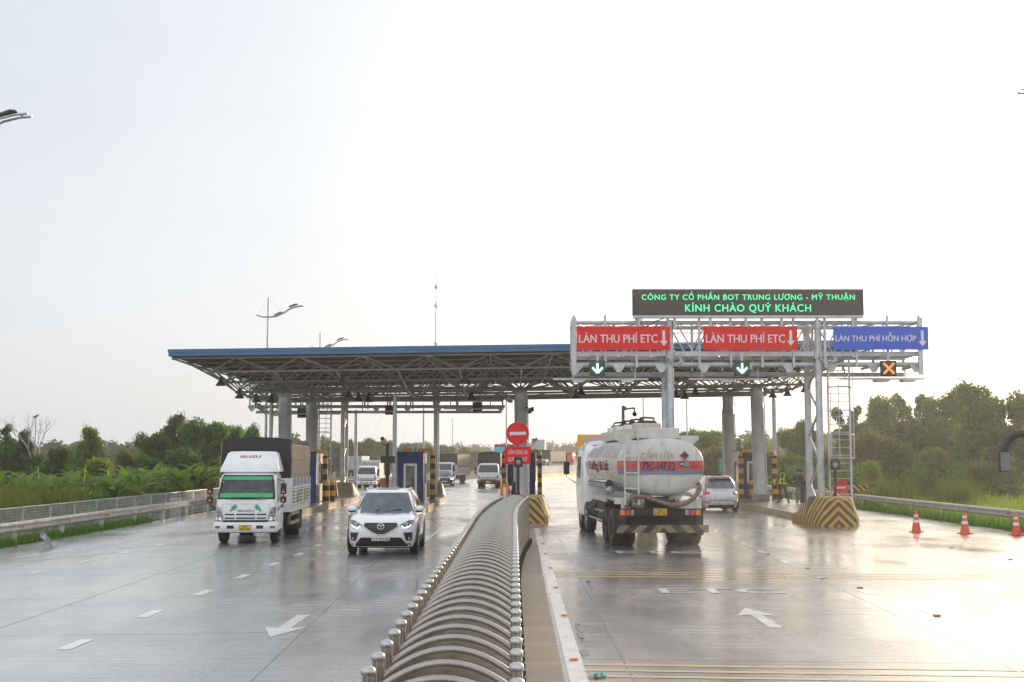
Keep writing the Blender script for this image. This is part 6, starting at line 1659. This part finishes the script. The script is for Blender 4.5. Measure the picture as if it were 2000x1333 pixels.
gp = person('person in a dark green jacket and pale jeans standing behind the walking officer', (p.x, p.y, .27), -.7, J, E, ['green_cloth', 'jeans', 'skin', 'black'], lambda c: 3 if c.z < .085 else 1 if c.z < .90 and abs(c.x) < .22 else 2 if (c.z > 1.49 or (c.y < -.2 and c.z < 1.2)) else 0)
face(gp, 1.60, -.045, rz=-.5)
p = G(1571.5, 985, .27)
J, E = skeleton((-.09, .02, -.2), (.10, .0, .2), (-.22, -.16, 1.0), (.24, -.20, 1.02), (-.28, .02, 1.13), (.28, .0, 1.13))
dp = person('person in dark clothes beside the green jacket, partly behind the gantry post', (p.x, p.y+.5, .27), .9, J, E, ['navy_cloth', 'grey_cloth', 'skin', 'black'], lambda c: 3 if c.z < .085 else 1 if c.z < .90 and abs(c.x) < .22 else 2 if (c.z > 1.49 or (c.y < -.15 and c.z < 1.1)) else 0, 1.6)
face(dp, 1.60, -.015, rz=.4)
t = thing('control_box', 'black machine box on the right island between the dark person and the gantry post', 'cabinet', (P(1575, 950, 64).x, 64, .27))
b = MB(); b.prism([(-.30, .72), (.35, .70), (.35, 1.12), (-.1, 1.16), (-.30, 1.0)], 'y', -.15, .2); b.build('body', 'black', t, bevel=.02)
b = MB(); b.box(-.06, .16, -.1, .1, 0, .70); b.build('stand', 'black_metal', t)

# ================================================================== CENTRE GATE (folding steel gate)
def gate_x(d): return -.37+.03*sm(6, 26, d)+.43*(max(0, d-24)/14.5)**2.0
gate = thing('folding_gate', 'long stainless steel folding gate of arched frames running up the middle of the road', 'gate', (0, 4.8, 0))
def gunit():
    b = MB()
    for s in (-1, 1):
        b.box(s*.40-.022, s*.40+.022, -.03, .03, .10, 1.36)
        b.cyl((s*.40, 0, .16), (s*.40, 0, 1.37), .034, n=12)
        b.box(s*.36-.01, s*.36+.01, -.018, .018, .14, 1.24)
        b.box(s*.31-.008, s*.31+.008, -.014, .014, .14, 1.22)
    for z in (.2, .62, .98): b.box(-.40, .40, -.012, .012, z-.02, z+.02)
    for x in (-.2, -.1, 0, .1, .2): b.box(x-.008, x+.008, -.01, .01, .22, 1.12)
    fr = b.build('gate_frame', 'stainless', None)
    n = 14
    zt = lambda x: 1.275+.15*(1-(x/.375)**2)
    b = MB(); b.grid(lambda u, v: (-.375+.75*u, 0, zt(-.375+.75*u)-.02-(.30*(1-v))), lin(0, 1, n), [0, .5, 1], thick=(0, .026, 0)); 
    b.tube([(x, .013, zt(x)-.016) for x in lin(-.385, .385, n)], .0215, 8, m=1)
    ar = b.build('arch', ['stainless', 'arch_rim'], fr)
    for s in (-1, 1):
        b = MB(); b.lathe([(.034, -.014), (.040, -.012), (.041, .006), (.036, .02), (.022, .029), (0, .032)], (s*.40, 0, 1.375), n=14); b.build('post_cap', 'stainless_cap', fr)
        b = MB(); b.box(s*.47-.045, s*.47+.045, -.03, .03, .10, .15); b.lathe([(0, -.018), (.05, -.018), (.05, .018), (0, .018)], (s*.485, 0, .052), 'x', 12); b.build('wheel', 'chassis', fr)
        b = MB(); b.tube([(s*.43, 0, .30), (s*.43, .5, .98)], .011, 5); b.tube([(s*.425, 0, .98), (s*.425, .5, .30)], .011, 5); b.build('scissor_link', 'stainless', fr)
    return fr
g0 = gunit(); d = 5.0; k = 0
while d < 38.8:
    a = math.atan2(gate_x(d+.25)-gate_x(d-.25), .5)
    o = g0 if k == 0 else copy_tree(g0)
    o.parent = gate; o.location = (gate_x(d), d-4.8, 0); o.rotation_euler = (0, 0, -a+.16)
    for c in o.children:
        if k and c.name.startswith('arch'): c.scale = (1, 1, 1)
    d += .5*math.cos(a); k += 1

# ================================================================== VEGETATION
rng = np.random.default_rng(5)
def leafmesh(name, C, size, m, aspect=.5, up=0.0):
    """one small rhombic leaf clump per centre"""
    n = len(C); u = rng.normal(size=(n, 3)); u /= np.linalg.norm(u, axis=1)[:, None]
    q = rng.normal(size=(n, 3)); q[:, 2] += up
    v = np.cross(u, q); v /= np.linalg.norm(v, axis=1)[:, None]+1e-9
    s = (size*rng.uniform(.6, 1.35, n))[:, None]
    V = np.stack([C-u*s, C+v*s*aspect, C+u*s, C-v*s*aspect], 1).reshape(-1, 3)
    me = bpy.data.meshes.new(name)
    me.vertices.add(4*n); me.vertices.foreach_set('co', V.ravel().astype(np.float32))
    me.loops.add(4*n); me.loops.foreach_set('vertex_index', np.arange(4*n, dtype=np.int32))
    me.polygons.add(n); me.polygons.foreach_set('loop_start', np.arange(0, 4*n, 4, dtype=np.int32)); me.polygons.foreach_set('loop_total', np.full(n, 4, dtype=np.int32))
    me.materials.append(M[m]); me.update(calc_edges=True); me.validate()
    return me
def clumps(cl, per):
    out = []
    for x, y, z, r in cl:
        n = int(per*r*r)
        d_ = rng.normal(size=(n, 3)); d_ /= np.linalg.norm(d_, axis=1)[:, None]
        rad = r*rng.uniform(.35, 1.0, n)**.6*(1+.18*rng.normal(size=n))
        out.append(np.array([x, y, z])+d_*rad[:, None]*np.array([1, 1, .8]))
    return np.concatenate(out)
def limbs(mb, cl, H, r0, base=.0):
    mb.tube([(0, 0, base-.4), (.05, .02, H*.22), (-.04, .05, H*.45), (0, 0, H*.7)], [r0, r0*.8, r0*.6, r0*.3], 7)
    for x, y, z, r in cl[::2]:
        z0 = min(z*.75, H*.6); mb.tube([(0, 0, z0*.75), (x*.45, y*.45, z0+(z-z0)*.4), (x*.9, y*.9, z)], [r0*.38, r0*.25, r0*.1], 5)
# kinds of crown, about 10 m high and 8 m wide: list of (x,y,z,r)
def kind(seed, n, f):
    r_ = random.Random(seed); return [f(r_, i/n) for i in range(n)]
K = {}
K['broad'] = kind(1, 26, lambda r, t: (lambda a, z: (math.cos(a)*3.0*math.sin(PI*min(1, max(.18, (z-1.2)/8.6)))**.6*r.uniform(.5, 1), math.sin(a)*3.0*math.sin(PI*min(1, max(.18, (z-1.2)/8.6)))**.6*r.uniform(.5, 1), z, r.uniform(1.0, 1.6)))(r.uniform(0, 6.28), r.uniform(2.0, 8.8)))
K['upright'] = kind(2, 34, lambda r, t: (lambda a, q: (math.cos(a)*q*r.uniform(.35, 1), math.sin(a)*q*r.uniform(.35, 1), 1.4+7.7*t+r.uniform(-.5, .5), r.uniform(.6, 1.3)))(r.uniform(0, 6.28), 2.9*math.sin(PI*(.16+.76*t))**.7))
K['airy'] = kind(3, 24, lambda r, t: (lambda a, z: (math.cos(a)*3.1*r.uniform(.25, 1), math.sin(a)*3.1*r.uniform(.25, 1), z, r.uniform(.6, 1.05)))(r.uniform(0, 6.28), 3.6+6.0*t+r.uniform(-.4, .4)))
K['dense'] = kind(4, 30, lambda r, t: (lambda a, z: (math.cos(a)*3.5*(1-((z-3.4)/7)**2)*r.uniform(.4, 1), math.sin(a)*3.5*(1-((z-3.4)/7)**2)*r.uniform(.4, 1), z, r.uniform(1.0, 1.5)))(r.uniform(0, 6.28), r.uniform(1.1, 8.7)))
K['shrub'] = kind(6, 22, lambda r, t: (lambda a, z: (math.cos(a)*3.9*(1-(z/10)**2)*r.uniform(.3, 1), math.sin(a)*3.9*(1-(z/10)**2)*r.uniform(.3, 1), z, r.uniform(1.3, 2.0)))(r.uniform(0, 6.28), r.uniform(.8, 8.2)))
LEAF = {'dark': 'leaf_dark', 'mid': 'leaf_mid', 'light': 'leaf_light', 'olive': 'leaf_olive', 'haze': 'leaf_haze'}
per = {'broad': 270, 'upright': 300, 'airy': 280, 'dense': 280, 'shrub': 200}
CM, TM = {}, {}
for k, cl in K.items():
    C = clumps(cl, per[k]); CM[k] = (C, leafmesh('crown', C, .22, 'leaf_mid'))
    b = MB(); limbs(b, cl, 9.5, .22); o = b.build('trunk', 'bark'); TM[k] = o.data; bpy.data.objects.remove(o)
def tree(kind_, col, label, px, pyt, wpx, d, group=None, name='tree', cat='tree', gz=-.3, rz=None):
    p = P(px, pyt, d); H = p.z-gz; W_ = wpx/F*d
    t = thing(name, label, cat, (p.x, d, gz), rz if rz is not None else rnd.uniform(0, 6.28), group)
    ext = CM[kind_][0]; sz = H/(ext[:, 2].max()); sx = W_/(ext[:, 0].max()-ext[:, 0].min())
    c = bpy.data.objects.new('crown', CM[kind_][1]); COL.objects.link(c); c.parent = t
    c.material_slots[0].link = 'OBJECT'; c.material_slots[0].material = M[LEAF[col]]
    q = bpy.data.objects.new('trunk', TM[kind_]); COL.objects.link(q); q.parent = t
    t.scale = (sx, sx, sz)
    return t
# left of the road
LT = [('airy', 'dark', 'thin dark tree at the far left photo edge', 6, 826, 62, 88), ('upright', 'dark', 'narrow dark tree left of the bare white tree', 46, 834, 44, 86), ('broad', 'dark', 'low dark bush like tree at the far left under the thin dark trees', 20, 862, 90, 90),
 ('dense', 'dark', 'round dark green tree left of the tall pale topped tree', 119, 871, 74, 80), ('dense', 'dark', 'dark small tree behind the round dark one, right of the bare tree', 75, 884, 56, 84), ('upright', 'light', 'tall pale topped slim tree between the dark round tree and the far wood', 178, 827, 56, 92), ('shrub', 'mid', 'dark leafy lower tree under the tall pale topped tree', 172, 858, 70, 94),
 ('shrub', 'light', 'bright yellow green rounded bush above the banana plants', 192, 891, 84, 76), ('broad', 'olive', 'brown green bushy tree right of the yellow green bush', 250, 878, 50, 88), ('dense', 'mid', 'wide mid green tree right of the far wood on the left', 298, 842, 92, 98),
 ('upright', 'dark', 'tallest dark tree on the left side, standing out above its neighbours', 344, 803, 62, 104), ('broad', 'mid', 'large round green tree between the tallest left tree and the canvas truck', 402, 816, 104, 100), ('dense', 'mid', 'mid green tree behind the black hood of the canvas truck, left part', 452, 828, 70, 104),
 ('broad', 'mid', 'small tree top just left of the left lamp post', 488, 827, 46, 112), ('shrub', 'dark', 'dark undergrowth tree behind the banana plants near the canvas truck', 365, 872, 110, 92), ('shrub', 'dark', 'dark thicket behind the banana plants in the middle of the left verge', 285, 886, 90, 90), ('shrub', 'dark', 'low dark thicket behind the banana plants at the far left', 90, 905, 120, 82)]
for kd, cl, lb, px, py, wd, d in LT: tree(kd, cl, lb, px, py, wd*1.15, d)
# right of the road
RT = [('upright', 'mid', 'tallest tree on the right with a pointed top', 1905, 738, 90, 92), ('broad', 'mid', 'broad leafy tree at the right photo edge beside the tallest one', 1962, 762, 110, 90), ('dense', 'mid', 'green rounded tree right of the gantry ladder', 1722, 769, 84, 112), ('airy', 'dark', 'airy dark tree, second right of the gantry ladder', 1772, 764, 70, 114),
 ('upright', 'mid', 'green tree in the middle of the right treeline', 1812, 768, 64, 112), ('airy', 'dark', 'dark airy tree touching the tallest right tree', 1858, 752, 80, 112), ('dense', 'mid', 'green lower tree filling under the right treeline, right part', 1850, 812, 100, 108), ('dense', 'dark', 'dark lower tree filling under the right treeline, left part', 1755, 815, 110, 108), ('airy', 'mid', 'thin tree directly behind the gantry ladder', 1655, 790, 60, 112), ('dense', 'dark', 'dark tree between the gantry ladder and the right treeline', 1668, 822, 76, 106),
 ('upright', 'dark', 'dark slim tree just left of the ladder post', 1572, 815, 70, 116), ('shrub', 'olive', 'brownish scrub tree behind the gantry ladder base', 1690, 838, 96, 94), ('shrub', 'mid', 'light green rounded scrub right of the brownish scrub', 1742, 850, 84, 92), ('shrub', 'olive', 'brownish vine covered scrub in the middle right', 1826, 872, 90, 90), ('shrub', 'light', 'small pale green bush above the red stop board', 1703, 897, 54, 80),
 ('shrub', 'mid', 'green low bush behind the guardrail above the first cone', 1802, 930, 70, 76), ('shrub', 'dark', 'dark low bush behind the guardrail above the middle cone', 1872, 930, 74, 76), ('shrub', 'mid', 'low leafy bush under the tallest right tree', 1940, 900, 110, 82), ('dense', 'mid', 'tree behind the officer between right column and gantry post', 1545, 832, 70, 120),
 ('broad', 'mid', 'leafy tree seen between the two right canopy columns', 1455, 852, 80, 128), ('dense', 'mid', 'green tree just right of the tanker hatches', 1385, 838, 84, 132), ('broad', 'mid', 'green tree top between the tanker and the rear right column', 1340, 836, 50, 150), ('shrub', 'mid', 'lower green scrub right of the tanker above the silver car', 1392, 872, 90, 120), ('shrub', 'olive', 'dull scrub behind the right booth', 1480, 880, 100, 112), ('shrub', 'mid', 'green scrub behind the officer and the guardrail', 1555, 885, 110, 100), ('shrub', 'mid', 'green scrub behind the gantry post base', 1610, 880, 90, 100)]
for kd, cl, lb, px, py, wd, d in RT: tree('broad' if kd == 'airy' and px > 1800 else kd, cl, lb, px, py, wd*1.25, d)
# trees of the belt seen under the canopy
for i in range(22):
    px = 500+20*i+rnd.uniform(-8, 8); d = 150+i*6+rnd.uniform(-6, 6); py = 857+max(0, (px-740))*.10+rnd.uniform(-5, 6)
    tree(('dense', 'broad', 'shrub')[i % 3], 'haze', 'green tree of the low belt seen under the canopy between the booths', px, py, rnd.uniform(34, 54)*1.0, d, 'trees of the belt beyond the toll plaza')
# the far wood, one mass
cl = []
for i in range(420):
    px = rnd.uniform(-80, 640) if i < 240 else rnd.uniform(1280, 2100); d = rnd.uniform(210, 300)
    if 100 < 0: pass
    H = rnd.uniform(.35, 1.0)*(6.2 if px < 280 else 7.2 if px < 700 else 8.2)
    x = (px-1000)/F*d
    cl.append((x, d, H-1.8, rnd.uniform(1.6, 2.6)))
for i in range(160):
    px = rnd.uniform(600, 1300); d = rnd.uniform(420, 620); cl.append(((px-1000)/F*d, d, rnd.uniform(2, 6.5), rnd.uniform(2.5, 3.5)))
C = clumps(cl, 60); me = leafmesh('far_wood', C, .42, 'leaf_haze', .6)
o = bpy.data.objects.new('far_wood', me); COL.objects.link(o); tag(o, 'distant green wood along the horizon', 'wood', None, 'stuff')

# bare white tree with a bird
p = P(75, 815, 84); H = p.z+.3
t = thing('bare_tree', 'leafless pale tree with thin forked branches on the far left', 'tree', (p.x, 84, -.3))
b = MB(); r_ = random.Random(3)
def branch(a, dirv, ln, r0, lv):
    c = a+dirv*ln; mid_ = a.lerp(c, .5)+Vector((r_.uniform(-.1, .1), 0, r_.uniform(-.05, .05)))*ln
    b.tube([a, mid_, c], [r0, r0*.8, r0*.6], 5, caps=False)
    if lv:
        for k in range(3 if lv > 1 else 2):
            nd = (dirv+Vector((r_.uniform(-.75, .75), r_.uniform(-.5, .5), r_.uniform(-.05, .35)))).normalized(); branch(c, nd, ln*r_.uniform(.6, .8), r0*.55, lv-1)
branch(Vector((0, 0, 0)), Vector((.02, 0, 1)), H*.40, .10, 4)
b.build('trunk', 'pale_bark', t)
t = thing('dead_tree', 'thin bare snag with a bird on top, left of the leafless tree', 'tree', (P(64, 812, 84).x, 84.5, -.3))
H2 = P(64, 818, 84.5).z+.3
b = MB(); b.tube([(0, 0, 0), (.05, 0, H2*.5), (0, 0, H2)], [.06, .05, .025], 6); b.build('trunk', 'pale_bark', t)
t = thing('bird', 'black bird perched on the bare snag at the far left', 'bird', (P(64, 812, 84).x, 84.5, H2-.3))
b = MB(); b.loft([[Vector((x, w_*math.cos(a), .12+z_+h_*math.sin(a))) for a in lin(0, 2*PI*7/8, 8)] for x, w_, h_, z_ in ((-.22, .02, .01, -.05), (-.1, .05, .05, -.01), (.02, .075, .08, .02), (.10, .06, .065, .07), (.14, .045, .045, .12), (.19, .025, .025, .12), (.24, .004, .004, .11))]); b.build('body', 'black', t)
b = MB()
for s in (-1, 1): b.cyl((.0, s*.025, 0), (.01, s*.03, .08), .006, n=5)
b.build('legs', 'black', t)

# banana plants
def banana(seed, new=False):
    r_ = random.Random(seed); t = thing('banana_plant', 'x', 'plant')
    H = 2.0
    b = MB(); b.tube([(0, 0, -.1), (.03, .02, H*.5), (0, 0, H)], [.11, .09, .055], 8); b.build('stem', 'dry_leaf', t)
    for k in range(12):
        a = k*2.4+r_.uniform(-.3, .3); L_ = r_.uniform(1.1, 1.75); up_ = r_.uniform(.9, 2.1) if (k or not new) else 1.6; wd = r_.uniform(.15, .24)
        dx, dy = math.cos(a), math.sin(a)
        if k == 0 and new: L_ = 1.25; dx *= .2; dy *= .2
        def lf(u, v, dx=dx, dy=dy, L_=L_, up_=up_, wd=wd, k=k):
            s_ = v*L_; h = H-.1-.25*(k % 3)+up_*s_*.75-(.0 if (new and k == 0) else .50)*s_*s_
            ww = wd*math.sin(PI*min(1, .06+.94*v))**.6*(1-.08*(int(v*11) % 2)); q = (u-.5)*2
            return (dx*s_-dy*ww*q, dy*s_+dx*ww*q, h-abs(q)*ww*.35)
        b = MB(); b.grid(lf, [0, .5, 1], lin(0, 1, 12)); b.build('leaf', 'banana_new' if (new and k == 0) else ('dry_leaf' if k == 8 and seed % 2 else 'banana'), t, fix=False)
    return t
protos = [banana(1, True), banana(2), banana(3)]
bx = [(-15, 930), (22, 934), (52, 928), (78, 918), (103, 932), (128, 938), (150, 926), (165, 914), (188, 922), (210, 918), (232, 924), (255, 920), (276, 926), (296, 916), (313, 910), (333, 918), (352, 914), (372, 920), (392, 916), (410, 922), (118, 946), (170, 944), (222, 946), (270, 946), (320, 944), (362, 942), (60, 948), (398, 944)] + [(8+24*q+rnd.uniform(-8, 8), 926+rnd.uniform(-8, 14)) for q in range(17)]
for i, (px, py) in enumerate(bx):
    d = 65+rnd.uniform(-4, 9)+(4 if py < 930 else -4)
    pr = protos[0 if px in (78, 165, 210, 313) else (1+i % 2)]
    if P(px, py, d).x > -17.4: d = -17.4*F/(px-1000)
    p = P(px, py, d); sc = (p.z+.3)/(3.1 if px in (78, 165, 210, 313) else 2.5)
    lb = {78: 'banana plant with a bright rolled new leaf right of the far left grass', 165: 'banana plant with a tall pale new leaf under the yellow green bush', 210: 'banana plant with a pale upright new leaf in the middle of the row', 313: 'tallest banana plant with a new leaf, near the control cabinet'}.get(px, 'green banana plant in the row behind the mesh fence')
    c = dup(pr, (p.x, d, -.3), rnd.uniform(0, 6.28), lb, 'banana plants behind the mesh fence', (sc, sc, sc))
for pr in protos:
    for ch in list(pr.children): bpy.data.objects.remove(ch)
    bpy.data.objects.remove(pr)

# grass: blades as one object per area
def grass(name, label, n, fn, hmin, hmax, wd, m):
    V, Fc = [], []
    for i in range(n):
        x, y, z = fn(); h = rnd.uniform(hmin, hmax); a = rnd.uniform(0, 6.28); lx, ly = math.cos(a)*h*rnd.uniform(.1, .6), math.sin(a)*h*rnd.uniform(.1, .6); w2 = wd*rnd.uniform(.6, 1.3)
        b2 = rnd.uniform(0, 6.28); wx, wy = math.cos(b2)*w2, math.sin(b2)*w2; k = len(V)
        V += [(x-wx, y-wy, z), (x+wx, y+wy, z), (x+lx*.4+wx*.6, y+ly*.4+wy*.6, z+h*.6), (x+lx*.4-wx*.6, y+ly*.4-wy*.6, z+h*.6), (x+lx, y+ly, z+h)]
        Fc += [(k, k+1, k+2, k+3), (k+3, k+2, k+4)]
    me = bpy.data.meshes.new(name); me.from_pydata(V, [], Fc); me.materials.append(M[m]); me.update()
    o = bpy.data.objects.new(name, me); COL.objects.link(o); return tag(o, label, 'grass', None, 'stuff')
grass('verge_grass', 'short green grass growing under the left guardrail', 9000, lambda: (-14.62+rnd.uniform(-.5, .28)*rnd.random(), 24+rnd.random()*28, -.05), .10, .34, .018, 'grass_dark')
grass('verge_grass', 'green weeds growing at the foot of the right guardrail', 9000, lambda: (17.75+rnd.uniform(-.25, .6), 36+rnd.random()*40, -.1), .15, .55, .022, 'grass_dark')
grass('tall_grass', 'tall pale green grass behind the mesh fence on the left', 7000, lambda: (-16.4-rnd.random()*4.5, 36+rnd.random()*22, -.3), .3, .85, .02, 'grass')
grass('tall_grass', 'sunny yellow green grass behind the right guardrail', 14000, lambda: (18.4+rnd.random()**1.3*16, 42+rnd.random()*55, -.3), .4, 1.0, .03, 'grass')
tall = lambda cx_, cy_, r_: (cx_+rnd.gauss(0, r_), cy_+rnd.gauss(0, r_), -.3)
grass('tall_grass', 'clumps of tall reed grass on the left and right verges', 5200, lambda: tall(*rnd.choice([(-18.3, 46, .5), (-17.6, 50, .4), (-20.2, 52, .6), (20.9, 71, .7), (22.8, 66, .5), (-17.2, 74, .5), (-18.6, 78, .7), (21.5, 84, .9)])), .9, 2.1, .025, 'grass')
# undergrowth behind the fence
cl = [(rnd.uniform(-31, -17.5), rnd.uniform(60, 84), rnd.uniform(-.1, 1.0), rnd.uniform(.5, .9)) for _ in range(150)]
me = leafmesh('undergrowth', clumps(cl, 260), .16, 'leaf_mid', .4); o = bpy.data.objects.new('undergrowth', me); COL.objects.link(o); tag(o, 'leafy undergrowth between the banana plants on the left', 'undergrowth', None, 'stuff')
cl = [(rnd.uniform(19.5, 44), rnd.uniform(84, 118), rnd.uniform(-.1, 1.6), rnd.uniform(.7, 1.3)) for _ in range(150)]
me = leafmesh('undergrowth', clumps(cl, 170), .2, 'leaf_mid', .4); o = bpy.data.objects.new('undergrowth', me); COL.objects.link(o); tag(o, 'leafy undergrowth below the trees on the right', 'undergrowth', None, 'stuff')

# litter
t = thing('plastic_bag', 'crumpled grey plastic sheet hanging from the left guardrail', 'litter', (P(105, 1030, 37.0).x, 36.9, .02))
b = MB(); rr_ = random.Random(4)
def sh(u, v): return (-.32+.42*v*0+.36*(1-v)+.16*(u-.5)*(1+1.0*(1-v))+rr_.uniform(-.03, .03), -.05+rr_.uniform(-.05, .05), .42*v+rr_.uniform(-.02, .02))
b.grid(sh, lin(0, 1, 7), lin(0, 1, 9), thick=(0, .01, 0)); b.build('sheet', 'bag', t)
p = G(1171, 1323)
t = thing('litter_bag', 'small teal plastic scrap lying on the yellow road bars', 'litter', (p.x, p.y, .005))
b = MB(); b.grid(lambda u, v: ((u-.5)*.14, (v-.5)*.12, .012+rr_.uniform(0, .035)), lin(0, 1, 7), lin(0, 1, 6), thick=(0, 0, -.006)); b.build('scrap', 'teal_bag', t)

# ================================================================== AIR
def volume(name, lo, hi, dens, col, aniso=.0, m=None):
    b = MB(); b.box(lo[0], hi[0], lo[1], hi[1], lo[2], hi[2]); 
    mt = bpy.data.materials.new(name); mt.use_nodes = True; t = mt.node_tree; t.nodes.clear()
    o = N('ShaderNodeOutputMaterial', t); v = N('ShaderNodeVolumePrincipled', t)
    v.inputs['Color'].default_value = (*col, 1); v.inputs['Density'].default_value = dens; v.inputs['Anisotropy'].default_value = aniso
    t.links.new(v.outputs[0], o.inputs['Volume']); M[name] = mt
    ob = b.build(name, mt); ob.visible_shadow = True
    return tag(ob, kind='stuff'), mt
HAZE = 0.0007
if HAZE: volume('haze', (-420, -70, -1.4), (420, 700, 40), HAZE, (.93, .92, .90), .55)

# spray thrown up behind the tanker's wheels
b = MB(); b.box(2.5, 6.6, 35.0, 47.0, .02, 1.25)
mt = bpy.data.materials.new('water_spray'); mt.use_nodes = True; t = mt.node_tree; t.nodes.clear()
o = N('ShaderNodeOutputMaterial', t); v = N('ShaderNodeVolumePrincipled', t); L = t.links.new
v.inputs['Color'].default_value = (.95, .93, .90, 1); v.inputs['Anisotropy'].default_value = .5
tcn = N('ShaderNodeTexCoord', t); nn = N('ShaderNodeTexNoise', t); nn.inputs['Scale'].default_value = .9; nn.inputs['Detail'].default_value = 3; L(tcn.outputs['Object'], nn.inputs['Vector'])
sp = N('ShaderNodeSeparateXYZ', t); L(tcn.outputs['Object'], sp.inputs[0])
mz = N('ShaderNodeMapRange', t); mz.inputs[1].default_value = 1.2; mz.inputs[2].default_value = .05; mz.inputs[3].default_value = 0; mz.inputs[4].default_value = 1; L(sp.outputs[2], mz.inputs[0])
mxr = N('ShaderNodeMapRange', t); mxr.inputs[1].default_value = 2.6; mxr.inputs[2].default_value = 5.6; mxr.inputs[3].default_value = .15; mxr.inputs[4].default_value = 1; L(sp.outputs[0], mxr.inputs[0])
mn = N('ShaderNodeMapRange', t); mn.inputs[1].default_value = .38; mn.inputs[2].default_value = .68; mn.inputs[3].default_value = 0; mn.inputs[4].default_value = .11; L(nn.outputs[0], mn.inputs[0])
m1 = N('ShaderNodeMath', t, operation='MULTIPLY'); L(mz.outputs[0], m1.inputs[0]); L(mn.outputs[0], m1.inputs[1])
m2 = N('ShaderNodeMath', t, operation='MULTIPLY'); L(m1.outputs[0], m2.inputs[0]); L(mxr.outputs[0], m2.inputs[1]); L(m2.outputs[0], v.inputs['Density'])
L(v.outputs[0], o.inputs['Volume']); M['water_spray'] = mt
tag(b.build('water_spray', mt), kind='stuff')
